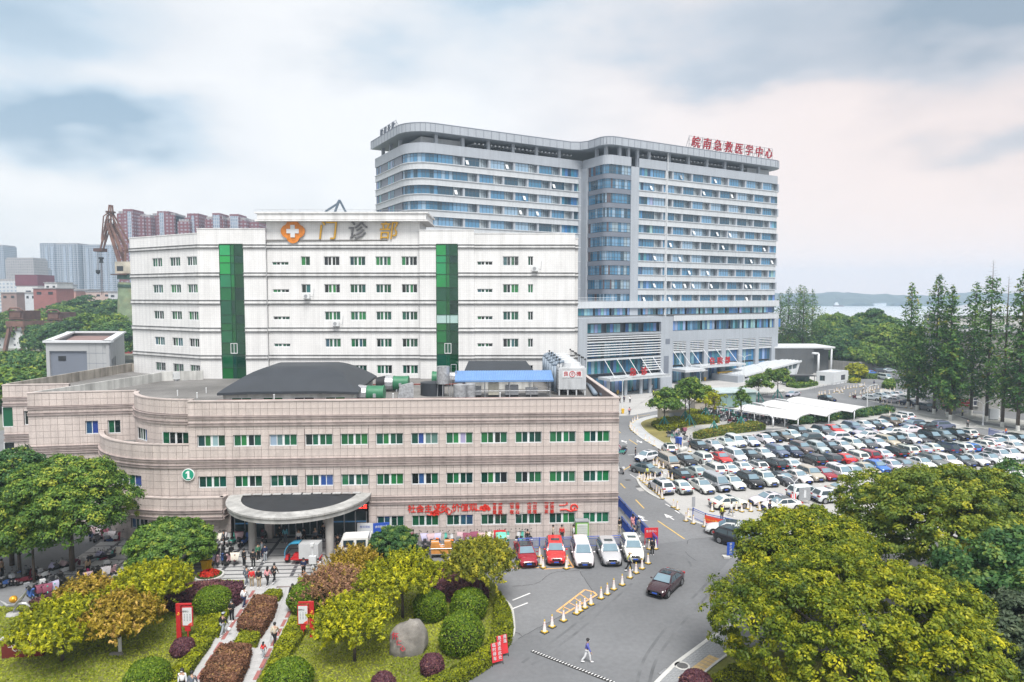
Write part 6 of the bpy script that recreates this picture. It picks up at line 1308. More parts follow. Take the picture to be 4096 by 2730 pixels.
for k in range(8): y = k*(wd+.6)/8-.3; mb.add([(-.3,y,1.96),(ln+2.2,y,zt+.11),(ln+2.2,y+.18,zt+.11),(-.3,y+.18,1.96),(-.3,y,2.12),(ln+2.2,y,zt+.27),(ln+2.2,y+.18,zt+.27),(-.3,y+.18,2.12)],[(4,5,6,7),(0,1,5,4),(2,3,7,6),(3,0,4,7),(1,2,6,5)])
mb.build('roof_rib',M_ww,rmp); mb = MB(); mb.add([(ln,0,0),(ln+2.2,0,zt),(ln+2.2,.3,zt),(ln,.3,0),(ln-.9,0,0),(ln+1.0,0,zt),(ln+1.0,.3,zt),(ln-.9,.3,0)],[(0,1,2,3),(4,7,6,5),(0,4,5,1),(3,2,6,7)]); mb.build('end_frame',M_pan2,rmp); MB().box(-3.2,0,-.1,wd+.2,0,1.9).build('head_wall',M_pan,rmp)
# dark glass block
p0 = G(3110,1498); p1 = G(3253,1497); z_ = DP(3253,1393,p1.y).z; gb = thing('glass_block','low dark grey mesh-clad block with white corner ducts','building',(p1.x,p1.y,0)); w_ = p1.x-p0.x+10; MB().box(-w_,0,0,14,0,z_).build('wall',mat('dark_mesh',(.11,.115,.12),.35,.15,.2),gb); MB().box(.02,6.5,4,14,0,z_-.1).build('wall',MATS['dark_mesh'],gb); MB().box(-w_,6.7,-.2,14.2,z_,z_+.5).build('roof',M_ww,gb)
js = MB(); 
for k in range(int(w_/2.2)): js.box(-k*2.2-.05,-k*2.2+.05,-.06,-.002,.3,z_-.2)
for z in (2.3,4.6,6.8): js.box(-w_,0,-.05,-.003,z,z+.07)
js.build('mullion',M_tfr,gb); mb = MB(); mb.tube([(.9,-1.4,0),(.9,-1.4,z_-1.6),(-1.2,-1.4,z_-1.5)],.35,8); mb.build('duct',M_ww,gb,True); mb = MB(); mb.tube([(6.8,2.6,0),(6.8,2.6,z_-.4),(4.4,2.6,z_-.3)],.35,8); mb.build('duct',M_ww,gb,True)
# white gate house
a,b,c = G(3264,1534),G(3334,1539),G(3392,1529); kh = thing('gate_house','small white panelled gate house with a roof parapet and two dark windows','gate house',(b.x,b.y,0)); b2 = Vector((b.x,b.y)); A2 = Vector((a.x,a.y))-b2; C2 = Vector((c.x,c.y))-b2; hh = DP(3334,1490,b.y).z
for i,(q0,q1,hs) in enumerate(((A2,Vector((0,0)),[(A2.length*.2,A2.length*.5,.9,2.4)]),(Vector((0,0)),C2,[(C2.length*.5,C2.length*.8,.9,2.4)]))):
    T,ln = seg_T(q0,q1); mb = MB(T); walls(mb,0,ln,0,hh,0,.25,hs); mb.build('wall',M_ww,kh); h0 = hs[0]; p = T @ Vector(((h0[0]+h0[1])/2,.12,0)); window(kh,p.x,1.65,h0[1]-h0[0],1.5,2,p.y,rz=T.to_euler().z,cols=[(.05,.06,.07)],fm=M_tfr)
mb = MB(); mb.prism([A2,(0,.3),C2,A2+C2],hh-.5,hh-.4); mb.build('roof',M_pan2,kh); T,ln = seg_T(A2,A2+C2); mb = MB(T); mb.box(0,ln,-.25,0,0,hh); T,ln = seg_T(C2,A2+C2); mb.M = T; mb.box(0,ln,0,.25,0,hh); mb.build('wall',M_ww,kh)
# glass stair house
p = Z7(690,445); gs = thing('glass_house','pale green glass stair house standing among the scooters','glass house',p,R(12)); gw_,gd,gh = 11.,6.5,3.4
mb = MB(); mb.box(-gw_/2-.4,gw_/2+.4,-.4,gd+.4,gh,gh+.25); mb.build('roof',mat('frosted_glass_roof',(.50,.60,.60),.25,.1,.4),gs); M_cg = mat('pale_green_glass',(.20,.30,.29),.06,.05,.4)
for k in range(6): MB().box(-gw_/2+k*gw_/6+.04,-gw_/2+(k+1)*gw_/6-.04,0,.03,.2,gh).build('pane',M_cg,gs)
for k in range(3): MB().box(-gw_/2,-gw_/2+.03,k*gd/3+.04,(k+1)*gd/3-.04,.2,gh).build('pane',M_cg,gs); MB().box(gw_/2-.03,gw_/2,k*gd/3+.04,(k+1)*gd/3-.04,.2,gh).build('pane',M_cg,gs)
mb = MB(); [mb.box(-gw_/2+k*gw_/6-.04,-gw_/2+k*gw_/6+.04,-.03,.06,0,gh) for k in range(7)]; mb.build('mullion',M_tfr,gs); MB().box(-gw_/2+.5,gw_/2-.5,1.5,gd-.2,0,1.6).build('stair',M_grey,gs)
p = R6(2080,365); sh = thing('smoking_shelter','small flat-roofed glazed shelter in a shrub bed','shelter',p,R(5)); MB().box(-4.5,4.5,-1.2,2.2,2.5,2.7).build('roof',M_dark,sh)
for x in (-4,-1.3,1.3,4): MB().cyl((x,-.9,0),(x,-.9,2.5),.08,None,6).cyl((x,1.9,0),(x,1.9,2.5),.08,None,6).build('post',M_tfr,sh)
MB().box(-4,4,1.86,1.9,.3,2.4).build('pane',M_cg,sh)
hedge('shrub_bed','green shrub bed round the small glazed shelter',[R6(1950,385),R6(1960,350),R6(2200,340),R6(2280,370),R6(2150,395),R6(2060,402)],.9,LF_oliv,14,.3,cat='shrubs')
hedge('shrub_bed','clipped shrub bed at the far bend of the road',[Z6(420,385),Z6(450,345),Z6(740,350),Z6(735,375),Z6(560,370)],1.0,LF_oliv,12,.3,cat='shrubs'); hedge('shrub_bed','yellow shrub patch beside the gate house',[Z6(415,415),Z6(470,385),Z6(555,395),Z6(550,415),Z6(470,420)],.8,LF_yel,14,.3,cat='shrubs'); hedge('shrub_bed','rounded shrub bed at the bend, in front of the redwoods',[Z6(790,470),Z6(830,420),Z6(920,410),Z6(940,470),Z6(920,495),Z6(830,480)],1.2,LF_oliv,14,.3,cat='shrubs')
tree('yellow_bush','bright yellow-green bush in front of the far wall',Z6(510,365),[(0,0,2.2,3,3,2.2)],LF_yel,200,16,.5,.35,.1,(0,0,2),cat='bush')
# grey apartment block and the white one behind it
p = G(3822,1640); ap = thing('grey_apartments','grey rendered apartment block behind the redwoods, with white-framed windows','building',(p.x,p.y,0),R(-14)); hz_ = DP(3860,1330,p.y).z
M_rend = mat('grey_render',(.27,.265,.25),.9,.2,.25,streak=.25); wl_ = 60; hs = [(x,x+w,3.35*f+1.1,3.35*f+2.8) for f in range(5) for x,w in ((2.0,2.2),(17.5,2.2),(24.5,1.8),(31,2.2),(38,2.2),(45,2.2))]
mb = MB(); walls(mb,0,wl_,0,hz_,0,.4,hs); mb.box(0,.4,.41,12,0,hz_); mb.build('wall',M_rend,ap); MB().box(-.4,wl_,-.5,12.4,hz_,hz_+.4).build('roof',M_grey,ap)
for h in hs: window(ap,(h[0]+h[1])/2,(h[2]+h[3])/2,h[1]-h[0],h[3]-h[2],3,.1,cols=[(.06,.08,.09),(.12,.15,.16),(.04,.05,.06)]); MB().box(h[0]-.2,h[1]+.2,-.35,-.01,h[2]-.18,h[2]-.05).build('sill',M_rend,ap)
p = DP(3780,1500,188); wa_ = thing('white_apartments','tall white apartment block between the redwoods','building',(p.x,188,0),R(-8)); hz_ = ZW(1262,188); hs = [(x,x+2.2,3.6*f+1,3.6*f+2.7) for f in range(5) for x in (3.5,9,14.5,20)]
mb = MB(); walls(mb,0,26,0,hz_,0,.4,hs); mb.box(0,.4,.41,14,0,hz_).box(25.6,26,.41,14,0,hz_); mb.build('wall',MATS['white_render'],wa_); MB().add([(-.5,-.5,hz_),(26.5,-.5,hz_),(26.5,14.5,hz_),(-.5,14.5,hz_),(13,7,hz_+4.2)],[(0,1,4),(1,2,4),(2,3,4),(3,0,4),(3,2,1,0)]).build('roof',M_pan,wa_)
for h in hs: window(wa_,(h[0]+h[1])/2,(h[2]+h[3])/2,h[1]-h[0],h[3]-h[2],3,.1,cols=[(.08,.12,.13),(.12,.17,.18)])
p = G(3850,1622); nb = thing('notice_board','red notice board with white lettering before the grey apartment block','notice board',(DP(3833,1622,145).x,145,0),R(-10)); MB().box(-.08,2.7,0,.12,1.3,3.1).build('frame',M_ww,nb); MB().box(0,2.6,-.02,0,1.4,3.0).build('panel',mat('notice_red',(.40,.02,.03),.6,.05),nb); lettering('通知公告',.42,M_ww,nb,(1.3,-.05,2.55),depth=.03); lettering('文明停车有序停放',.26,M_ww,nb,(1.3,-.05,1.85),depth=.03); MB().cyl((.3,.07,0),(.3,.07,1.3),.06,None,6).cyl((2.3,.07,0),(2.3,.07,1.3),.06,None,6).build('post',M_grey,nb)
wl2 = thing('boundary_wall','stained grey boundary wall beneath the far trees','wall',(0,0,0)); T,ln = seg_T(Z6(200,275),Z6(470,300)); mb = MB(T); mb.box(0,ln,0,.4,0,3.4); T,ln = seg_T(Z6(470,300),Z6(960,265)); mb.M = T; mb.box(0,ln,0,.4,0,3.3); mb.build('wall',M_rend,wl2)
# metal roof and ivy house beside the ward block
p = DP(3105,1400,285); iv = thing('ivy_house','shed with a pale metal roof and walls swallowed by ivy','shed',(p.x,285,0)); zr_ = ZW(1295,285); ze_ = ZW(1340,285); a = K = None
w_ = XW(3105,3225,285); w_ = w_[1]-w_[0]; MB().box(-10,w_,0,16,0,ze_).build('wall',M_rend,iv); MB().add([(-10,-1,ze_),(w_-3,-1,ze_+.3),(w_-10,10,zr_),(-10,10,zr_),(w_-3,17,ze_),(-10,17,ze_)],[(0,1,2,3),(3,2,4,5),(1,4,2)]).build('roof',mat('pale_metal_roof',(.48,.50,.54),.4,.12,.2),iv)
P = []; n_ = 2600; P = np.c_[RNG.uniform(-10,w_+1,n_),RNG.uniform(-.8,-.1,n_),RNG.uniform(0,ze_+.6,n_)]; q_ = np.c_[RNG.uniform(w_-10,w_+1,900),RNG.uniform(-1,16,900),np.zeros(900)]; q_[:,2] = ze_+(w_+1-q_[:,0])*.25; obj('ivy',leaf_mesh('ivy',np.concatenate([P,q_]),np.concatenate([np.tile([0,-1,.3],(n_,1)),np.tile([.3,0,1.],(900,1))]),.7,.45+RNG.normal(size=n_+900)*.25,LF_oliv,1.5),iv)
p = DP(3245,1345,270); fr = thing('low_shed','low flat-roofed shed half hidden by shrubs near the river','shed',(p.x,270,0)); MB().box(-2,32,0,10,0,ZW(1352,270)).build('wall',M_rend,fr); MB().box(-3,33,-1.5,11,ZW(1352,270),ZW(1346,270)).build('roof',M_pan,fr)
YB = 1780; sx0 = DP(3352,1215,YB); bt = thing('river_ship','pale ship moored far across the river','ship',(sx0.x,YB,-2.5)); MB().prism([(-10,0),(12,-3),(17,2),(12,7),(-10,6)],0,3.5).build('hull',M_rustd,bt); MB().box(-8,2,0,5,3.5,8).box(-6,0,1,4,8,11).build('superstructure',M_ww,bt)
sx0 = DP(3520,1200,1845); bt = thing('shore_buildings','row of low white buildings on the far river bank','building',(sx0.x,1842,0)); MB().box(-18,14,-3,6,-2.4,5).build('wall',M_pan2,bt); MB().box(-19,15,-4,7,5,6.2).build('roof',M_pan,bt)

# ---------------------------------------------------------------- vehicles
M_paint = mat('car_paint',rough=.22,var=0,objcol=True,spec=.5,coat=.6); M_tyre = mat('tyre',(.015,.015,.016),.85,.1); M_rim = mat('rim',(.45,.46,.48),.3,.05,metal=.8)
M_wsg = mat('car_glass',(.03,.05,.06),.04,0,spec=.7); M_wsf = mat('windscreen_glass',(.16,.24,.29),.05,.1,1.,spec=.7); M_trim = mat('black_trim',(.014,.014,.015),.5,.05); M_lamp = mat('headlamp',(.55,.58,.6),.12,0,spec=.7); M_tail = mat('tail_lamp',(.40,.015,.015),.2,0); M_plate = mat('blue_plate',(.03,.10,.50),.4,0); M_sil = mat('chrome',(.6,.6,.62),.2,0,metal=.9)
KIND = dict(sedan=(4.65,1.80,1.46,.95,.84,1.05,.98,.22,-.92,-1.72),suv=(4.6,1.86,1.68,1.08,.98,1.12,1.05,.42,-1.7,-2.2),hatch=(4.05,1.74,1.52,.98,.9,1.05,.98,.3,-1.35,-1.95),van=(4.5,1.72,1.95,1.12,.98,1.2,1.98,1.42,-2.12,-2.22),mpv=(4.85,1.85,1.78,1.08,.95,1.15,1.3,.55,-1.95,-2.35),minivan=(4.7,1.74,1.92,1.1,.9,1.15,1.75,1.05,-2.2,-2.3))
PROTO = {}
def car_proto(kind):
    L,Wd,H,belt,hf,tz,wbx,rf,rr,rb = KIND[kind]; w = Wd/2; root = obj(kind,None)
    def sec(x,zb,zt,hw): h = [(0,zt+.035),(.6*hw,zt+.03),(.86*hw,zt-.01),(.97*hw,zt-.10),(hw,zt-.26),(.985*hw,zb+.25),(.93*hw,zb+.06),(.8*hw,zb)]; return [(x,y,z) for y,z in h]+[(x,-y,z) for y,z in h[:0:-1]]
    st = [(-L/2,.46,tz-.34,.74*w),(-L/2+.05,.34,tz-.16,.86*w),(-L/2+.22,.26,tz-.03,.95*w),(-L/2+.7,.2,tz,w),(rr,.19,max(belt,tz-.04),w),(0,.19,belt,w),(wbx-.1,.19,belt-.005,w),(wbx+.3,.19,belt-.02,.995*w),(L/2-.75,.19,hf+.05,.97*w),(L/2-.32,.22,hf-.05,.91*w),(L/2-.1,.28,hf-.19,.82*w),(L/2,.36,hf-.33,.68*w)]
    mb = MB(); R_ = [sec(*s) for s in st]; mb.grid(R_,closed=True); n = len(R_[0]); mb.add(R_[0],[tuple(range(n))]); mb.add(R_[-1],[tuple(range(n-1,-1,-1))])
    bw,tw = .93*w,.70*w; zr = H-.06
    rows = []
    for x,z,hw,cr_ in ((rb,(belt if kind != 'sedan' else tz)-.05,bw*.95,0),(rb+(rr-rb)*.55,belt+(zr-belt)*.62,bw*.87,0),(rr,zr,tw*.98,.035),((rr+rf)/2,H-.035,tw,.035),(rf,zr-.005,tw*.98,.035),(rf+(wbx-rf)*.45,belt+(zr-belt)*.58,bw*.86,.02),(wbx,belt-.06,bw*.96,0)):
        rows.append([(x,bw*1.0 if abs(x-rb) > 9 else hw+(bw-hw)*(1 if z < belt else .62),min(belt-.06,z)),(x,hw,z),(x,hw*.6,z+cr_*.8),(x,0,z+cr_),(x,-hw*.6,z+cr_*.8),(x,-hw,z),(x,-(hw+(bw-hw)*(1 if z < belt else .62)),min(belt-.06,z))])
    # side skin of the cabin down to the belt line
    for r in rows: r[0] = (r[0][0],bw,belt-.08); r[-1] = (r[-1][0],-bw,belt-.08)
    mb.grid(rows); b = mb.build('body',M_paint,root,38)
    tr = MB(); tr.box(-L/2+.3,L/2-.35,-w*.985,w*.985,.17,.30).box(-L/2-.004,-L/2+.2,-w*.68,w*.68,.32,.5).box(L/2-.3,L/2+.006,-w*.56,w*.56,.34,.46); wr = .33 if H < 1.6 else .36
    wx = (L/2-.85,-L/2+.85)
    for x in wx: tr.cyl((x,-w*1.004,wr+.0),(x,w*1.004,wr),wr+.07,None,20)
    tr.build('black_trim',M_trim,root)
    def pane(nm,a,b_,c,d,m,out,mg=(.07,.1)):
        a,b_,c,d = map(Vector,(a,b_,c,d)); q = lambda s,t: (a.lerp(b_,s)).lerp(d.lerp(c,s),t); P = [q(mg[0],mg[1]),q(1-mg[0],mg[1]),q(1-mg[0],1-mg[1]),q(mg[0],1-mg[1])]; o = Vector(out)*.018; i = -Vector(out)*.02
        mm = MB(); mm.add([p+o for p in P]+[p+i for p in P],[(0,1,2,3),(7,6,5,4),(0,4,5,1),(1,5,6,2),(2,6,7,3),(3,7,4,0)]); mm.build(nm,m,root)
    f0,f1,f2 = rows[6],rows[5],rows[4]; F = Vector((1,0,1.2)).normalized()
    pane('windscreen',(f0[0][0],-bw*.93,belt),(f0[0][0],bw*.93,belt),(rf,tw*.96,zr),(rf,-tw*.96,zr),M_wsf,F*(4.2 if kind in ('van','minivan') else 3.4),(.04,.06))
    zb_ = (belt if kind != 'sedan' else tz); pane('rear_window',(rb,bw*.9,zb_),(rb,-bw*.9,zb_),(rr,-tw*.94,zr),(rr,tw*.94,zr),M_wsg if kind not in ('sedan',) else M_wsf,Vector((-1,0,1 if kind == 'sedan' else .3)).normalized()*3.6,(.09,.12))
    for s in (1,-1):
        def sp(x,t):   # point on the cabin side: t=0 belt, 1 roof edge
            lo = Vector((x,s*bw,belt-.02)); hi = Vector((x,s*tw*.985,zr-.03)); return lo.lerp(hi,t)
        nseg = 3 if kind in ('van','mpv','minivan') else 2; x0,x1 = rb+(rr-rb)*.35,wbx-(wbx-rf)*.22; t0,t1 = rr-.02,rf+.06
        for k in range(nseg):
            a0,a1 = x0+(x1-x0)*k/nseg+.04,x0+(x1-x0)*(k+1)/nseg-.04; b0,b1 = t0+(t1-t0)*k/nseg+.04,t0+(t1-t0)*(k+1)/nseg-.04
            v = [sp(a0,.1),sp(a1,.1),sp(b1,.88),sp(b0,.88)]; v = v if s < 0 else v[::-1]; v = [(p.x,p.y+s*.035,p.z) for p in v]; mm = MB(); mm.add(v+[(p[0],p[1]-s*.05,p[2]) for p in v],[(0,1,2,3),(7,6,5,4),(0,4,5,1),(1,5,6,2),(2,6,7,3),(3,7,4,0)]); mm.build('side_window',M_wsg,root)
        z = hf-.2; MB().add([(L/2-.09,s*.40*w,z-.02),(L/2-.26,s*.86*w,z+.03),(L/2-.42,s*.90*w,z+.12),(L/2-.2,s*.42*w,z+.1),(L/2-.2,s*.40*w,z-.06),(L/2-.4,s*.8*w,z-.06),(L/2-.5,s*.8*w,z+.04),(L/2-.3,s*.4*w,z+.04)],[(0,1,2,3),(7,6,5,4),(0,4,5,1),(2,6,7,3),(1,5,6,2),(0,3,7,4)]).build('headlight',M_lamp,root)
        zt = tz-.16; MB().box(-L/2-.012+.0,-L/2+.24,s*.5*w if s > 0 else -.93*w,.93*w if s > 0 else -.5*w,zt-.08,zt+.06).build('taillight',M_tail,root)
        mq = MB(); mq.ball((wbx-.28,s*(w+.1),belt+.06),.07,.11,.075,8,5); mq.build('wing_mirror',M_paint,root,True)
    MB().box(L/2-.16,L/2+.012,-.42*w,.42*w,hf-.36,hf-.2).build('grille',M_trim if kind != 'mpv' else M_sil,root); MB().box(L/2+.006,L/2+.022,-.22,.22,.42,.54).build('number_plate',M_plate,root); MB().box(-L/2-.022,-L/2-.006,-.22,.22,.6,.72).build('number_plate',M_plate,root)
    wm = MB(); wm.cyl((0,-.11,0),(0,.11,0),wr,wr,20,0).cyl((0,-.118,0),(0,.118,0),wr*.66,wr*.66,14,1)
    for k in range(5): a = k*1.257; wm.cyl((math.cos(a)*wr*.35,-.122,math.sin(a)*wr*.35),(math.cos(a)*wr*.35,.122,math.sin(a)*wr*.35),wr*.11,None,6,2)
    wm = wm.mesh('wheel',[M_tyre,M_rim,M_trim],40)
    for x in wx:
        for s in (1,-1): obj('wheel',wm,root,(x,s*(w-.10),wr))
    kids = {root: list(root.children)}; [kids.__setitem__(c,[]) for c in root.children]; PROTO[kind] = (root,kids); return PROTO[kind]
sunroof = MB().box(-.45,.45,-.42,.42,0,.012).mesh('sunroof',M_wsg)
CC = dict(W=((.68,.69,.70),'white'),S=((.42,.44,.46),'silver'),G=((.15,.16,.17),'grey'),K=((.012,.013,.016),'black'),N=((.02,.03,.07),'navy'),B=((.05,.16,.50),'blue'),V=((.10,.13,.20),'blue-grey'),R=((.62,.03,.03),'red'),D=((.28,.01,.025),'dark red'),C=((.42,.39,.32),'champagne'),P=((.14,.115,.10),'brown'),M=((.035,.010,.016),'maroon'),E=((.06,.065,.075),'charcoal'))
TY = dict(s='sedan',u='suv',h='hatch',v='van',m='mpv',i='minivan'); WORD = dict(sedan='sedan',suv='SUV',hatch='hatchback',van='van',mpv='people carrier',minivan='minibus')
ORD = 'first second third fourth fifth sixth seventh eighth ninth tenth eleventh twelfth thirteenth fourteenth fifteenth sixteenth seventeenth eighteenth nineteenth twentieth twenty-first twenty-second twenty-third twenty-fourth twenty-fifth twenty-sixth'.split()
used = set()
def car(kind,col,loc,heading,label,roof=None,group='cars parked in the car park',z=0.006):
    pr,kids = PROTO.get(kind) or car_proto(kind)
    if kind in used: c = copy_tree(pr,None,kids)
    else: c = pr; used.add(kind)
    c.name = {'sedan': 'sedan_car','suv': 'suv_car','hatch': 'hatchback_car','van': 'van','mpv': 'people_carrier','minivan': 'minibus'}[kind]
    c.location = (loc[0],loc[1],z); c.rotation_euler = (0,0,heading); tag(c,label,'car' if kind not in ('van','minivan') else 'van',group)
    cl = tuple(v*random.uniform(.93,1.05) for v in CC[col][0])
    for ch in c.children:
        if ch.name.startswith(('body','wing_mirror')): ch.color = (*cl,1)
    if roof == 'k' or roof == 'p': L,Wd,H = KIND[kind][:3]; x = (KIND[kind][7]+KIND[kind][8])/2; obj('sunroof' if roof == 'p' else 'roof_panel',sunroof,c,(x+(.25 if roof == 'p' else 0),0,H-.008),scale=(.62,.95,1) if roof == 'p' else (1.35,1.35,1))
    return c
HF = math.atan2(FWD.y,FWD.x); HR = math.atan2(ROWD.y,ROWD.x)
def row(name,items,axis=None):
    for i,(sh_,x,y,c,t,f) in enumerate(items):
        p = sh_(x,y,.45); k = TY[t]; L = KIND[k][0]/2; h = {'f': HF,'r': HF+math.pi,'l': HR+math.pi,'a': HR,'L': HR+math.pi}[f[0]]
        if f[0] in 'fr': p = p-FWD*L
        nb_ = items[i-1] if i else items[1]
        lab = '%s %s%s next to a %s one, %s in the %s' % (CC[c][1],WORD[k],', tail out,' if f[0] == 'r' else '',CC[nb_[3]][1],ORD[i],name)
        car(k,c,p,h+random.uniform(-.03,.03),lab,roof=f[1:] or None)
A_ = [(Z1,725,390,'K','s','f'),(Z1,950,380,'W','s','fp'),(Z1,1160,338,'W','s','fp'),(Z1,1310,325,'W','m','f'),(Z1,1530,312,'W','s','fp'),(Z1,1765,280,'W','s','f'),(Z1,1885,245,'K','s','f'),(Z1,2060,228,'P','s','f'),(Z1,2205,208,'W','s','f'),(Z2,140,665,'K','u','f'),(Z2,425,703,'W','s','f'),(Z2,590,655,'E','u','f'),(Z2,785,615,'R','s','f'),(Z2,965,610,'S','s','f'),(Z2,1160,575,'V','u','f'),(Z2,1380,530,'W','s','f'),(Z2,1560,525,'K','s','f'),(Z2,1710,500,'W','s','f'),(Z2,1880,465,'P','u','f'),(Z2,1990,400,'W','u','r'),(Z2,2110,360,'W','u','r')]
row('hedge-side car row',A_)
row('second car row',[(Z1,255,672,'C','i','f'),(Z1,525,628,'K','s','f'),(Z1,765,588,'W','u','r'),(Z1,1085,590,'R','s','f'),(Z1,1315,562,'W','m','f'),(Z1,1545,542,'K','s','f'),(Z1,1755,518,'W','s','f'),(Z1,1975,488,'V','u','f'),(Z1,2210,480,'N','s','f'),(Z2,200,990,'P','u','f'),(Z2,515,985,'S','u','f'),(Z2,745,955,'K','s','f'),(Z2,975,940,'W','s','f'),(Z2,1195,915,'W','u','f'),(Z2,1435,903,'E','s','f'),(Z2,1645,885,'W','s','f'),(Z2,1850,858,'C','u','f'),(Z2,2035,838,'K','u','f'),(Z2,2245,800,'W','u','f'),(Z3,585,612,'E','s','f'),(Z3,825,590,'K','m','f'),(Z3,1035,558,'G','u','f'),(Z3,1295,545,'K','u','f'),(Z3,1440,515,'W','u','rk')])
row('double-parked line',[(Z2,170,755,'E','u','l'),(Z2,690,735,'W','u','l'),(Z2,1210,615,'S','s','l'),(Z2,1270,690,'W','s','l'),(Z2,1740,625,'W','s','lp'),(Z3,180,385,'W','s','l'),(Z3,270,300,'V','u','l'),(Z3,560,325,'K','s','a'),(Z3,830,315,'V','u','a')])
row('third car row',[(Z1,440,868,'K','s','r'),(Z1,690,815,'S','s','r'),(Z1,970,775,'W','u','r'),(Z1,1190,770,'W','s','rp'),(Z1,1395,735,'W','s','rp'),(Z1,1640,715,'W','h','rk'),(Z1,1930,705,'K','u','rp'),(Z1,2180,690,'W','s','r'),(Z2,440,1225,'K','u','r'),(Z2,740,1190,'E','h','r'),(Z2,1010,1190,'R','s','r'),(Z2,1240,1160,'W','u','r'),(Z2,1460,1135,'D','u','r'),(Z2,1710,1100,'W','s','r'),(Z2,1980,1075,'K','u','r'),(Z2,2190,1035,'W','u','rp'),(Z3,590,815,'S','s','r'),(Z3,810,790,'W','s','r'),(Z3,1090,820,'N','m','r'),(Z3,1350,795,'W','u','rp'),(Z3,1505,785,'B','h','r'),(Z3,1760,725,'W','h','r'),(Z3,1960,695,'W','s','r')])
row('front car row',[(Z1,140,1062,'W','u','rp'),(Z1,440,1058,'W','s','r'),(Z1,795,1048,'W','s','fp'),(Z1,1035,1020,'S','i','f'),(Z1,1290,992,'W','s','fp'),(Z1,1565,970,'K','u','fk'),(Z1,1805,938,'W','u','fp'),(Z1,2100,932,'E','s','f'),(Z2,170,1548,'W','s','f'),(Z2,410,1505,'C','u','f'),(Z2,655,1488,'D','s','f'),(Z2,1000,1490,'W','m','fp'),(Z2,1240,1452,'W','s','f'),(Z2,1465,1395,'C','s','f'),(Z2,1650,1345,'B','h','f'),(Z3,110,1145,'W','s','f'),(Z3,330,1130,'G','s','f'),(Z3,670,1090,'W','s','fp'),(Z3,870,1058,'G','u','fp'),(Z3,1145,1055,'W','u','f'),(Z3,1425,1045,'E','s','fp'),(Z3,1670,1025,'W','s','fp'),(Z3,1970,1005,'W','s','fk'),(Z3,2155,945,'W','u','fp'),(Z3,2350,925,'W','u','fp')])
row('railing-side car row',[(Z3,2100,700,'W','u','fk'),(Z3,2290,655,'W','u','fp'),(Z3,2420,770,'W','s','f'),(Z3,2500,640,'K','u','f')])
def hd(a,b): d = Vector(b)-Vector(a); return math.atan2(d.y,d.x)
def cm(a,b): return (Vector(a)+Vector(b))/2
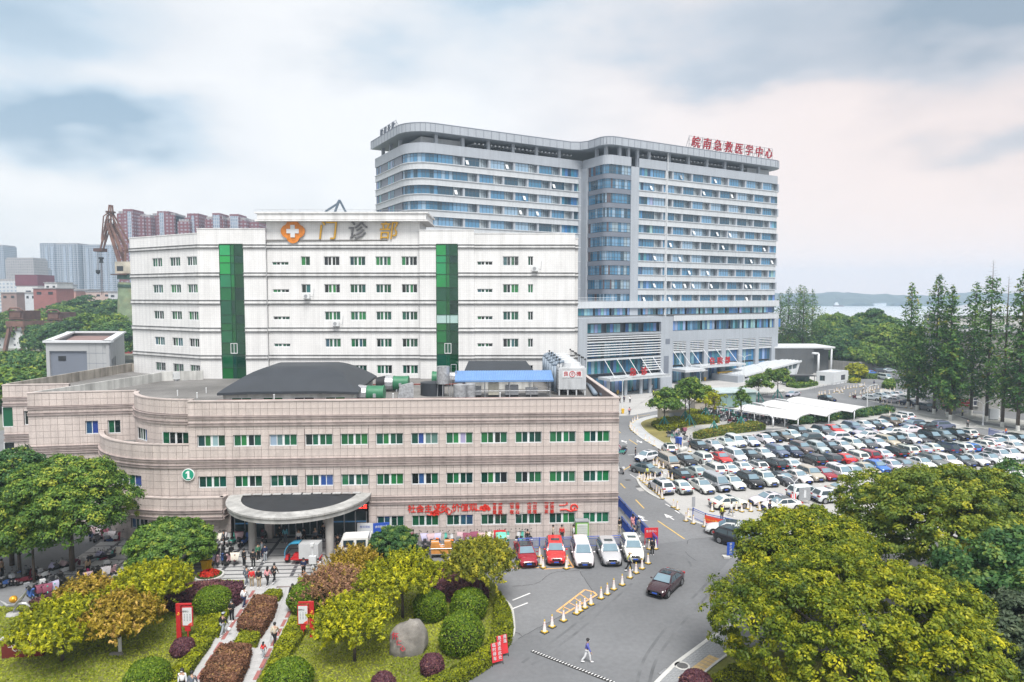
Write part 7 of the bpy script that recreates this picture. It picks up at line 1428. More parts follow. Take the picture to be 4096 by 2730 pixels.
for k,c,p,h,lab,rf_ in (
    ('sedan','W',Z1(1085,1215,.6),HR,'white sedan crossing the empty bay in front of the front row','p'),('sedan','W',Z1(1700,1165,.6),HR+math.pi,'white sedan turning beside the lamp post, nose to the road','p'),('sedan','W',Z1(1900,1245,.6),HR+math.pi,'white sedan with a dark roof beside the man in navy','k'),('suv','W',R8(1065,470,.7),HR,'white SUV behind the lamp post, nose away from the road',None),('suv','W',R8(1215,490,.7),HR,'white SUV beside the man in a pink shirt','p'),('sedan','C',R8(1295,447,.7),HR,'champagne sedan between two white SUVs by the camphor trees',None),('suv','W',R8(1375,475,.7),HR,'white SUV at the edge of the camphor crown','k'),
    ('sedan','W',R8(610,640,1.4),HR+2.62,'white sedan with a dark roof behind the red banner','k'),('suv','W',R8(765,648,1.5),HR+2.62,'white SUV behind the end of the red banner',None),('suv','W',R8(760,688,1.3),R(-28),'white SUV just behind the black one at the gate',None),('suv','K',R8(660,745,.7),R(-52),'black SUV entering the gate beside the camphor tree','k'),
    ('suv','W',Z3(2200,1160,.7),HR,'white SUV behind the lamp post at the edge of the picture','p'),('sedan','E',Z3(1750,1180,.7),HR+math.pi,'dark sedan mostly hidden behind the camphor crown',None),('sedan','W',Z3(2080,1275,.7),HR+math.pi,'white sedan hidden under the camphor crown at the edge',None),
    ('hatch','W',Z4(640,610,.5),hd(Z4(820,590),Z4(480,660)),'white hatchback leaving the car park past the standing man','p'),('sedan','G',Z4(640,845,.5),hd(Z4(420,800),Z4(880,900)),'dark grey sedan turning in past the guard in the yellow vest','k'),('hatch','W',Z4(1065,445,.6),hd(Z4(1110,500),Z4(1000,400)),'small white and black hatchback parked at the kerb of the island','k'),
    ('sedan','S',Z7(1385,285,.6),hd(Z7(1460,275),Z7(1310,300)),'silver sedan waiting on the road beside the plaza trees',None),('sedan','K',Z7(1790,335,.6),hd(Z7(1690,315),Z7(1900,355)),'black sedan driving past the end of the scooter shelters',None),
    ('sedan','W',Z6(685,580,.6),hd(Z6(600,575),Z6(770,595)),'white sedan at the tip of the roadside parking island',None),('sedan','W',Z6(790,562,.6),hd(Z6(720,555),Z6(850,575)),'white sedan second behind the tip of the roadside island',None),('sedan','W',Z6(880,550,.6),hd(Z6(820,545),Z6(940,560)),'white sedan third in the roadside island bay',None),('sedan','W',Z6(970,545,.6),hd(Z6(900,535),Z6(1030,550)),'white sedan fourth in the island bay, beside the first redwood',None),('sedan','S',Z6(895,610,.6),hd(Z6(980,620),Z6(800,605)),'silver sedan nearest the road in the island bay',None),('sedan','N',Z6(1110,640,.6),hd(Z6(1020,630),Z6(1200,655)),'dark blue sedan behind the redwood trunks',None),('suv','G',Z6(1290,690,.6),hd(Z6(1200,660),Z6(1380,700)),'grey SUV half hidden behind the low redwood',None),('sedan','S',Z6(1060,585,.6),hd(Z6(1000,575),Z6(1100,590)),'silver sedan in the shade behind the redwoods',None),('sedan','S',Z6(1560,605,.6),hd(Z6(1600,580),Z6(1520,630)),'silver car standing beside the white apartment foot',None),('sedan','D',Z6(1545,665,.6),hd(Z6(1590,660),Z6(1500,670)),'dark red car next to the red notice board',None),('suv','W',Z6(1400,560,.6),1.,'white SUV between the redwoods and the white apartments',None),
    ('minivan','W',Z6(825,352,.8),hd(Z6(750,340),Z6(900,365)),'white minibus parked at the far bend',None),('sedan','B',Z6(665,305,.6),hd(Z6(610,310),Z6(720,300)),'pale blue car parked under the far trees',None),('suv','E',Z6(760,287,.6),.2,'dark SUV parked under the far trees',None),('sedan','S',Z6(865,280,.6),.1,'silver sedan parked by the far wall',None)):
    p = p if isinstance(p,Vector) else Vector(p); car(k,c,p,h,lab,rf_,group='cars standing about the grounds')
def front(kind,c,a,b,lab,rf_=None): a = Vector(a); b = Vector(b); h = hd(a,b); d = (b-a).normalized(); return car(kind,c,b-d*KIND[kind][0]/2,h,lab,rf_,'cars parked in front of the beige building',.006)
front('sedan','D',Q3(1855,130),Q3(1940,345),'dark red sedan with a black roof, beside the olive tree','k'); front('suv','R',Q4(420,-110),Q4(460,182),'bright red SUV standing between traffic cones','p'); front('mpv','W',Q4(670,-90),Q4(758,208),'white people carrier between the red and the silver SUV'); front('suv','S',Q4(930,-80),Q4(1050,190),'silver SUV in the row before the beige building','p'); front('suv','W',Q4(1180,-120),Q4(1288,150),'white SUV at the end of the row, beside the guard','p')
a,b = Q4(1700,330),Q4(1475,530); car('sedan','M',cm(a,b)+Vector((.15,.35,0)),hd(a,b),'maroon sedan driving alone across the open forecourt','p','cars standing about the grounds')
# white crew-cab truck
p = Q2(1665,385,.5); tr_ = thing('crew_cab_truck','white crew-cab truck with a dropside bed beside the entrance column','truck',(p.x+1.5,p.y+.9,.5),FRZ+math.pi+.06); M_twh = mat('truck_white',(.72,.73,.72),.4,.08,1.)
mb = MB(); mb.add([(x,y,z) for y in (-.85,.85) for x,z in ((2.5,.45),(2.5,1.15),(2.1,2.0),(1.9,2.1),(-.3,2.1),(-.35,.45))],[(0,1,2,3,4,5),(11,10,9,8,7,6)]+[(i,i+6,(i+1) % 6+6,(i+1) % 6) for i in range(6)]); mb.build('cab',M_twh,tr_); mb = MB(); mb.add([(2.505,-.75,1.2),(2.505,.75,1.2),(2.14,.72,1.95),(2.14,-.72,1.95)],[(0,1,2,3)]); mb.build('windscreen',M_wsg,tr_)
for s in (-1,1):
    for x0,x1 in ((1.0,1.95),(-.1,.75)): MB().box(x0,x1,s*.86-.01,s*.86+.01,1.25,1.9).build('side_window',M_wsg,tr_)
    MB().box(2.46,2.53,s*.72-.14,s*.72+.14,.7,.95).build('headlight',M_lamp,tr_); MB().ball((2.45,s*1.02,1.5),.06,.1,.16,8,6).build('wing_mirror',M_trim,tr_)
    MB().box(-2.9,-.42,s*.9-.03,s*.9+.03,.85,1.25).build('dropside',M_twh,tr_)
    for x in (1.6,-1.7): MB().cyl((x,s*.85-.12*s,.36),(x,s*.85+.1*s,.36),.36,None,18).cyl((x,s*.85+.1*s,.36),(x,s*.85+.12*s,.36),.2,None,12).build('wheel',M_tyre,tr_,40)
MB().box(-2.9,-.42,-.9,.9,.72,.84).box(-2.8,2.4,-.4,.4,.4,.7).build('bed',M_grey,tr_); mb = MB(); [mb.cyl((-.5,y,.84),(-.5,y,2.1),.03,None,5) for y in (-.8,-.4,0,.4,.8)]; mb.tube([(-.5,-.85,2.1),(-.5,.85,2.1)],.035); [mb.cyl((-2.8+k*.5,s*.9,1.25),(-2.8+k*.5,s*.9,1.5),.025,None,5) for k in range(5) for s in (-1,1)]; mb.build('rack',M_twh,tr_); MB().box(2.5,2.56,-.8,.8,.42,.62).build('bumper',M_grey,tr_)
def tricycle(label,p,h,cab,boxm,tall=1.35,z=.5):
    t = thing('cargo_tricycle',label,'tricycle',(p.x,p.y,z),h); MB().box(-1.7,.1,-.6,.6,.55,.55+tall).build('cargo_box',boxm,t); MB().box(-1.75,.9,-.5,.5,.38,.54).box(.1,.7,-.35,.35,.55,.85).build('chassis',M_red,t)
    rows = [[(x,y,z2) for y in (-.5,0,.5)] for x,z2 in ((1.45,.75),(1.4,1.2),(1.15,1.7),(.8,1.9),(.1,1.95))]; rows = [[(a_[0][0],-.5,a_[0][2]),(a_[0][0],0,a_[0][2]+.05),(a_[0][0],.5,a_[0][2])] for a_ in rows]; mb = MB(); mb.grid(rows[2:]); mb.grid([[(x,y,z2-.04) for x,y,z2 in r] for r in rows[2:]]); mb.build('canopy',cab,t); mb = MB(); 
    for s in (-.48,.48): mb.tube([(.1,s,.6),(.1,s,1.9)],.03).tube([(1.42,s,.6),(1.42,s,1.2),(1.15,s,1.7)],.04)
    mb.build('pillar',cab,t); MB().add([(1.45,-.48,.7),(1.45,.48,.7),(1.2,.48,1.65),(1.2,-.48,1.65)],[(0,1,2,3)]).build('windscreen',M_wsf,t); MB().box(1.2,1.5,-.3,.3,.3,.7).build('front_panel',M_red,t)
    for x,y in ((1.35,0),(-1.2,.62),(-1.2,-.62)): MB().cyl((x,y-.06,.27),(x,y+.06,.27),.27,None,16).cyl((x,y-.07,.27),(x,y+.07,.27),.15,None,10).build('wheel',M_tyre,t,40)
    MB().tube([(1.15,-.4,1.05),(1.25,0,1.0),(1.15,.4,1.05)],.03).build('handlebar',M_trim,t); return t
a = Q2(1200,415,.5); tricycle('cargo tricycle with a silver box, blue canopy and red frame on the entrance platform',Vector((a.x+.2,a.y+.2,0)),FRZ+math.pi-.08,mat('sky_blue_paint',(.05,.30,.48),.4,.05),mat('box_silver',(.48,.49,.5),.4,.05))
a = Q3(1630,150); tricycle('small red tricycle with a green and white roof behind the olive tree',a,R(-85),mat('mint_paint',(.15,.52,.42),.5,.1),M_red,1.0,.0)
# ---------------------------------------------------------------- scooters
M_sc = mat('scooter_shell',rough=.35,var=0,objcol=True); M_quilt = mat('scooter_apron',rough=.85,var=.1,objcol=True)
def scooter_proto():
    r = obj('motor_scooter',None); mb = MB(); mb.add([(x,y*w_,z) for x,z,w_ in ((-.85,.62,.10),(-.55,.72,.16),(-.1,.66,.17),(-.08,.3,.15),(-.7,.36,.12)) for y in (-1,1)],[(0,1,3,2),(2,3,5,4),(4,5,7,6),(6,7,9,8),(8,9,1,0),(0,2,4,6,8),(9,7,5,3,1)]); mb.box(-.1,.38,-.15,.15,.24,.31); mb.add([(x,y*w_,z) for x,z,w_ in ((.36,.28,.15),(.44,.28,.13),(.62,.95,.11),(.54,.98,.13)) for y in (-1,1)],[(0,1,3,2),(2,3,5,4),(4,5,7,6),(6,7,1,0),(0,2,4,6),(7,5,3,1)]); mb.ball((.66,0,.96),.11,.1,.1,8,6); mb.ball((.64,0,.42),.24,.06,.12,8,5); mb.build('body',M_sc,r,40)
    MB().add([(x,y*w_,z) for x,z,w_ in ((-.75,.74,.12),(-.72,.82,.13),(-.3,.80,.16),(0,.76,.14),(0,.68,.14),(-.7,.70,.12)) for y in (-1,1)],[(0,1,3,2),(2,3,5,4),(4,5,7,6),(6,7,9,8),(8,9,11,10),(10,11,1,0),(0,2,4,6,8,10),(11,9,7,5,3,1)]).build('seat',M_trim,r)
    for x in (.66,-.62): MB().cyl((x,-.06,.24),(x,.06,.24),.24,None,14).cyl((x,-.065,.24),(x,.065,.24),.12,None,8,1).build('wheel',[M_tyre,M_rim],r,40)
    mb = MB(); mb.tube([(.50,-.36,1.02),(.56,0,1.04),(.50,.36,1.02)],.022,5); 
    for s in (-1,1): mb.cyl((.54,s*.24,1.03),(.56,s*.32,1.28),.010,None,4).ball((.56,s*.33,1.30),.02,.07,.05,6,4)
    mb.build('handlebar',M_trim,r); kids = {r: list(r.children)}; [kids.__setitem__(c,[]) for c in r.children]; return r,kids
SP = scooter_proto(); SUSED = [0]
topbox = MB().box(-.98,-.66,-.2,.2,.82,1.1).mesh('top_box',M_sc); apron = MB().grid([[(.72,y,.45) for y in (-.3,0,.3)],[(.74,y,.95+(.0 if y else .1)) for y in (-.36,0,.36)],[(.5,y,1.12) for y in (-.42,0,.42)],[(.22,y,.85) for y in (-.34,0,.34)],[(.12,y,.5) for y in (-.26,0,.26)]]).mesh('apron',M_quilt,True); plate = MB().box(-.9,-.88,-.1,.1,.45,.58).mesh('number_plate',mat('scooter_plate',(.35,.3,.3),.5,.1))
SCC = [((.02,.02,.022),'black'),((.02,.02,.022),'black'),((.6,.61,.62),'white'),((.6,.61,.62),'white'),((.16,.02,.035),'dark red'),((.05,.052,.058),'charcoal'),((.05,.12,.35),'blue'),((.25,.26,.28),'grey'),((.10,.45,.36),'mint'),((.5,.32,.34),'pink')]
QC = [((.55,.52,.54),'pale grey'),((.48,.34,.36),'pink'),((.22,.06,.10),'wine red'),((.42,.40,.55),'lilac'),((.62,.58,.5),'cream')]
def scooter(p,h,label,group,z=0.,col=None,ap=None,tb_=None):
    if SUSED[0]: c = copy_tree(SP[0],None,SP[1])
    else: c = SP[0]
    SUSED[0] += 1; col = col if col is not None else random.randrange(len(SCC)); c.location = (p[0],p[1],z); c.rotation_euler = (R(random.uniform(-7,7)),0,h)
    for ch in c.children:
        if ch.name.startswith('body'): ch.color = (*SCC[col][0],1)
    if ap is not None: obj('apron',apron,c,color=QC[ap][0])
    if tb_: obj('top_box',topbox,c,color=SCC[random.choice((0,0,2,5,7))][0])
    obj('number_plate',plate,c); c.name = 'motor_scooter'
    return tag(c,label,'scooter',group)
def scooter_row(pts,h,what,group,z=0.,jit=.25):
    for i,p in enumerate(pts):
        c = random.randrange(len(SCC)); a = random.randrange(len(QC)) if random.random() < .42 else None; tb_ = random.random() < .3
        lab = '%s scooter%s, %s %s' % (SCC[c][1],' under a %s apron' % QC[a][1] if a is not None else ' with a top box' if tb_ else '',ORD[i] if i < len(ORD) else 'last',what)
        scooter(p,h+random.uniform(-jit,jit),lab,group,z,c,a,tb_)
def lerp_pts(a,b,n,j=.12): return [Vector(a).lerp(Vector(b),(k+.5)/n)+Vector((random.uniform(-j,j),random.uniform(-j*2,j*2),0)) for k in range(n)]
scooter_row(lerp_pts(FM @ Vector((20.2,-1.4,0)),FM @ Vector((34.2,-1.3,0)),20),R(92),'along the wall below the red slogan','scooters along the beige wall')
scooter_row(lerp_pts(FM @ Vector((23.2,-3.4,0)),FM @ Vector((27.5,-3.6,0)),3),R(40),'in front of the slogan wall','scooters along the beige wall')
scooter_row(lerp_pts(Q1(20,640),Q1(330,590),7),R(72),'in the long shaded row','scooters in the shaded left yard'); scooter_row(lerp_pts(Q1(420,560),Q1(700,500),6),R(70),'along the middle of the shaded scooter row','scooters in the shaded left yard'); scooter_row(lerp_pts(Q1(860,440),Q1(1130,390),6),R(68),'at the far shaded row end','scooters in the shaded left yard'); scooter_row(lerp_pts(Q1(850,180),Q1(1160,240),5),R(110),'against the curved corner','scooters in the shaded left yard')
scooter_row(lerp_pts(Q1(250,775),Q1(640,650),7),R(-30),'against the purple hedge strip','scooters behind the garden hedge'); scooter_row(lerp_pts(Q1(780,610),Q1(1100,520),6),R(-40),'at the end of the purple hedge strip','scooters behind the garden hedge')
scooter_row(lerp_pts(Q2(350,420,.5),Q2(600,400,.5),6),R(-80),'on the platform, nearest the steps','scooters on the entrance platform',.5); scooter_row(lerp_pts(Q2(370,250,.5),Q2(700,230,.5),8),R(100),'on the platform, beside the glass front','scooters on the entrance platform',.5); scooter_row(lerp_pts(Q2(820,200,.5),Q2(900,190,.5),2),R(100),'behind the first entrance column','scooters on the entrance platform',.5)
scooter_row(lerp_pts(Z4(1120,260),Z4(1180,170),5),R(-20),'at the kerb tip of the island yard','scooters at the island kerb'); scooter_row([Z4(1410,290),Z4(1330,150)],R(-60),'standing free on the island yard paving','scooters at the island kerb'); scooter_row(lerp_pts(Z4(130,560),Z4(200,470),4),R(160),'just past the corner of the beige building','scooters by the building corner'); scooter_row([Z4(150,910)],R(120),'ridden past the beige corner','scooters by the building corner')
scooter_row([Z6(490,590),Z6(680,740)],R(-100),'out on the far road','scooters on the far road')
# shelters with their crowd
def shelter(label,N0,N1,F1):
    N0,N1,F1 = Vector(N0),Vector(N1),Vector(F1); ax = (N1-N0); ln = ax.length; ax.normalize(); dp = F1-N1; dp -= ax*dp.dot(ax); dd = Vector((dp.x,dp.y,0)).length; rz = math.atan2(ax.y,ax.x); t = thing('scooter_shelter',label,'shelter',(N0.x,N0.y,0),rz,'white scooter shelters')
    prof = [(-.3,1.9),(.1,2.2),(.8,2.45),(dd*.45,2.62),(dd*.8,2.7),(dd,2.68)]; rows = [[(x,y,z) for y,z in prof] for x in np.linspace(0,ln,9)]; mb = MB(); mb.grid(rows); mb.grid([[(x,y,z-.06) for y,z in prof] for x in np.linspace(0,ln,9)]); mb.grid([[(0,y,z-.06) for y,z in prof],[(0,y,z) for y,z in prof]]).grid([[(ln,y,z-.06) for y,z in prof],[(ln,y,z) for y,z in prof]]); mb.build('roof',mat('white_membrane',(.60,.60,.60),.5,.06,.3),t,30)
    for x in np.linspace(.15,ln-.15,6): mb = MB(); mb.tube([(x,.5,0),(x,.5,2.0),(x,.9,2.3),(x,dd*.5,2.5),(x,dd*.95,2.56)],.11,8); mb.build('post',M_ww,t,True)
    return N0,ax,ln,Vector((-ax.y,ax.x,0)),dd
SH = [shelter('white membrane scooter shelter nearest the parked cars',Z7(700,455,2.2),Z7(1440,568,2.2),Z7(1575,505,2.7)),shelter('white membrane scooter shelter in the middle of the three',Z7(1015,395,2.2),Z7(1800,528,2.2),Z7(1925,472,2.7)),shelter('white membrane scooter shelter farthest toward the road',Z7(1310,352,2.2),Z7(2100,478,2.2),Z7(2205,425,2.7))]
for j,(a,b,c) in enumerate(((Z7(500,432,2.3),Z7(1090,522,2.3),Z7(1152,645)),(Z7(885,380,2.3),Z7(1020,402,2.3),None),(Z7(1180,338,2.3),Z7(1310,358,2.3),None))):
    d = (b-a).normalized(); t = thing('pipe_frame',['long white pipe frame with a bent end, in front of the nearest shelter','short white pipe frame before the middle shelter','short white pipe frame before the farthest shelter'][j],'pipe frame',(a.x,a.y,0)); E = lambda v: (v.x-a.x,v.y-a.y,v.z); mb = MB(); mb.tube([E(a),E(b),E(b+d*.9+Vector((0,0,-.25))),E(b+d*1.2+Vector((0,0,-.8))),(E(b+d*1.2)[0],E(b+d*1.2)[1],0)],.15,8); mb.build('rail',M_ww,t,True)
    for k in range(4 if j == 0 else 2): q = a.lerp(b,k/4); MB().cyl((q.x-a.x,q.y-a.y,0),E(q),.09,None,6).build('post',M_ww,t,True)
crowd = []
o_,ax,ln,nv,dd = SH[0]
for rr_ in range(11):
    for k in range(46):
        p = o_+ax*(-15.5+k*.78+random.uniform(-.15,.15))+nv*(-3.6+rr_*1.95+random.uniform(-.2,.2)); p.z = 0
        crowd.append((p,R(90)+math.atan2(ax.y,ax.x)+(math.pi if rr_ % 2 else 0)+random.uniform(-.2,.2),rr_))
YARD = [R6(1010,900),R6(770,900),R6(1080,640),R6(1260,590),R6(1420,590),(95,152),(97,130),R6(2380,720),R6(2050,760),R6(1700,800),R6(1250,850)]
crowd = [q for q in crowd if inside(q[0],YARD) and (q[0]-gs.location).length > 6.5]
SCN = ['jet black','sooty black','white','ivory white']+[q[1] for q in SCC[4:]]; keep = set(random.sample(range(len(crowd)),min(len(crowd),298-SUSED[0]))); cnt = {}
for i,(p,h,rr_) in enumerate(crowd):
    if i not in keep: continue
    c = random.choice((0,0,1,1,2,3,4,5,6,7,7,8,9)); n_ = cnt[rr_,c] = cnt.get((rr_,c),0)+1
    scooter(p,h,'%s %s scooter in the %s line of the crowd around the white shelters' % (ORD[n_-1],SCN[c],ORD[rr_]),'scooters crowded around the white shelters',.01,c)

# ---------------------------------------------------------------- people
M_skin = mat('skin',(.45,.28,.20),.6,.05); M_cloth = mat('cloth',rough=.85,var=.12,scale=5.,objcol=True); M_hair = mat('hair',rough=.6,var=.1,objcol=True)
def skin_mesh(name,V,E,m,sub=1):
    me = bpy.data.meshes.new(name); me.from_pydata([v[:3] for v in V],E,[]); o = bpy.data.objects.new(name,me); COL.objects.link(o); md = o.modifiers.new('s','SKIN'); md.use_smooth_shade = True
    for d,v in zip(me.skin_vertices[0].data,V): d.radius = (v[3],v[4] if len(v) > 4 else v[3])
    me.skin_vertices[0].data[0].use_root = True
    if sub: o.modifiers.new('d','SUBSURF').levels = sub
    r = bpy.data.meshes.new_from_object(o.evaluated_get(bpy.context.evaluated_depsgraph_get())); r.name = name; bpy.data.objects.remove(o); r.materials.clear(); r.materials.append(m); return r
def pose_joints(p):
    J = {}; sit = p in ('sit','squat'); pz = .92 if not sit else .55; lean = .06 if p == 'walk' else .12 if sit else 0.
    J['pel'] = (0,0,pz); J['wai'] = (lean*.4,0,pz+.16); J['che'] = (lean,0,pz+.38); J['nec'] = (lean*1.2,0,pz+.55); J['hd0'] = (lean*1.2+.015,0,pz+.63); J['hd1'] = (lean*1.2+.02,0,pz+.71); J['hd2'] = (lean*1.2+.01,0,pz+.775)
    for s in (1,-1):
        J['hip',s] = (0,s*.09,pz-.04)
        if p == 'walk': f = s; J['kne',s] = (.16*f+.05,s*.09,.49); J['ank',s] = (.26 if s > 0 else -.34,s*.08,.10 if s > 0 else .17)
        elif sit: J['kne',s] = (.40,s*.16,.52); J['ank',s] = (.36,s*.14,.10)
        else: J['kne',s] = (.02,s*.10,.49); J['ank',s] = (-.02,s*.11,.09)
        a = J['ank',s]; J['toe',s] = (a[0]+.17,s*.12,a[2]-.05)
        J['sho',s] = (lean,s*.18,pz+.47); e = J['sho',s]
        if p == 'walk': J['elb',s] = (e[0]-.12*s,s*.23,e[2]-.28); J['wri',s] = (e[0]-.14*s+.10,s*.22,e[2]-.50)
        elif p == 'phone' or sit: J['elb',s] = (e[0]+.04,s*.23,e[2]-.28); J['wri',s] = (e[0]+.27,s*.10,e[2]-.24)
        else: J['elb',s] = (e[0]-.03,s*.23,e[2]-.29); J['wri',s] = (e[0]+.03,s*.24,e[2]-.53)
    return J
def make_pose(p):
    J = pose_joints(p); V = []; E = []; ix = {}
    def add(k,r,par=None,pos=None): ix[k] = len(V); V.append((*(pos or J[k]),*(r if isinstance(r,tuple) else (r,r)))); (E.append((ix[par],ix[k])) if par is not None else None)
    add('pel',(.10,.13)); add('wai',(.09,.125),'pel'); add('che',(.10,.15),'wai'); add('nec',.052,'che'); add('hd0',.075,'nec'); add('hd1',(.095,.08),'hd0'); add('hd2',(.07,.065),'hd1'); h = J['hd1']; add('nose',.014,'hd1',(h[0]+.105,0,h[2]-.02))
    for s in (1,-1):
        add(('ear',s),.016,'hd1',(h[0],s*.09,h[2]-.01)); add(('sho',s),.058,'che'); add(('elb',s),.042,('sho',s)); add(('wri',s),.03,('elb',s)); w = Vector(J['wri',s]); d = (w-Vector(J['elb',s])).normalized(); sd_ = Vector((0,0,1)).cross(d); sd_ = sd_.normalized() if sd_.length > .1 else Vector((1,0,0)); add(('plm',s),(.022,.036),('wri',s),tuple(w+d*.07))
        for q,(o,l) in enumerate(((-.028,.075),(-.010,.088),(.010,.082),(.027,.064))): add(('f',s,q),.0095,('plm',s),tuple(w+d*(.10+l*.45)+sd_*o)); add(('g',s,q),.008,('f',s,q),tuple(w+d*(.10+l*.85)+sd_*o*1.1+Vector((.02,-s*.01,0))))
        add(('th',s),.0105,('wri',s),tuple(w+d*.06+sd_*-.04+Vector((.02,0,0)))); add(('hip',s),.085,'pel'); add(('kne',s),.058,('hip',s)); add(('ank',s),.038,('kne',s)); add(('toe',s),(.03,.04),('ank',s))
    body = skin_mesh('body',V,E,M_skin)
    def cl(name,keys,edges,grow):
        ks = list(keys); id_ = {k: i for i,k in enumerate(ks)}; VV = []
        for k in ks: v = V[ix[k]]; VV.append((*v[:3],v[3]+grow.get(k,.02),v[4]+grow.get(k,.02)))
        return skin_mesh(name,VV,[(id_[a],id_[b]) for a,b in edges],M_cloth)
    top = cl('top',['pel','wai','che']+[(k,s) for s in (1,-1) for k in ('sho','elb','wri')],[('pel','wai'),('wai','che')]+[e for s in (1,-1) for e in (('che',('sho',s)),(('sho',s),('elb',s)),(('elb',s),('wri',s)))],{'pel': .025,'wai': .03,'che': .028,('wri',1): .008,('wri',-1): .008})
    tro = cl('trousers',['pel']+[(k,s) for s in (1,-1) for k in ('hip','kne','ank')],[e for s in (1,-1) for e in (('pel',('hip',s)),(('hip',s),('kne',s)),(('kne',s),('ank',s)))],{'pel': .008,('ank',1): .022,('ank',-1): .022})
    mb = MB(); mb.ball((h[0]-.018,0,h[2]+.015),.125,.108,.115,12,8,v0=-38); hair = mb.mesh('hair',M_hair,True); mb = MB(); mb.ball((h[0]-.03,0,h[2]+.01),.125,.115,.12,12,8,v0=-38); mb.ball((h[0]-.10,0,h[2]-.14),.07,.10,.2,10,7); lhair = mb.mesh('hair',M_hair,True)
    mb = MB(); mb.ball((h[0]-.005,0,h[2]+.03),.13,.115,.11,12,6,v0=0).cyl((h[0]+.09,0,h[2]+.04),(h[0]+.20,0,h[2]+.03),.07,.05,8); cap = mb.mesh('cap',M_cloth,True)
    shoes = []
    for s in (1,-1): a,t = Vector(J['ank',s]),Vector(J['toe',s]); mb = MB(); c = a.lerp(t,.45); mb.ball((c.x,c.y,c.z-.015),.145,.052,.05,10,6); shoes.append(mb.mesh('shoe',M_cloth,True))
    mb = MB()
    for s in (1,-1): mb.ball((h[0]+.088,s*.032,h[2]+.012),.012,.016,.009,6,4)
    eyes = mb.mesh('eyes',M_dark); mask = MB().ball((h[0]+.055,0,h[2]-.045),.062,.07,.045,8,6).mesh('face_mask',M_cloth,True); return dict(body=body,top=top,trousers=tro,hair=hair,lhair=lhair,cap=cap,shoes=shoes,eyes=eyes,mask=mask,J=J)
POSES = {p: make_pose(p) for p in ('stand','walk','phone','sit')}
CL = dict(k=(.012,.012,.014),n=(.015,.025,.07),w=(.72,.73,.75),r=(.60,.03,.03),p=(.62,.28,.30),g=(.12,.13,.14),b=(.10,.12,.42),t=(.42,.30,.20),e=(.05,.22,.13),c=(.10,.30,.38),h=(.34,.27,.18),s=(.10,.12,.15),y=(.60,.62,.04),l=(.30,.33,.36),o=(.65,.16,.04),a=(.50,.44,.34),v=(.04,.08,.35))
def person(p,label,pose='stand',face=-90,top='k',tro='k',hair='k',sc=1.,z=0.,long=False,cap=None,mask=False,extra=None,shoe='w'):
    q = POSES[pose]; t = thing('person',label,'person',(p[0],p[1],z),R(face)); t.scale = (sc,)*3
    obj('body',q['body'],t); obj('top',q['top'],t,color=CL[top]); obj('trousers',q['trousers'],t,color=CL[tro]); obj('hair',q['lhair' if long else 'hair'],t,color=CL[hair]); obj('eyes',q['eyes'],t)
    for s in q['shoes']: obj('shoe',s,t,color=CL[shoe])
    if cap: obj('cap',q['cap'],t,color=CL[cap])
    if mask: obj('face_mask',q['mask'],t,color=(.6,.65,.7))
    if extra == 'vest': obj('safety_vest',q['top'],t,scale=(1.05,.72,1.02),color=CL['y'])
    return t
def carry(name,label,cat,p,mb,m,color=None,z=0.): t = tag(mb.build(name,m,None,True,loc=(p[0],p[1],z),color=color),label,cat); return t
B = .5
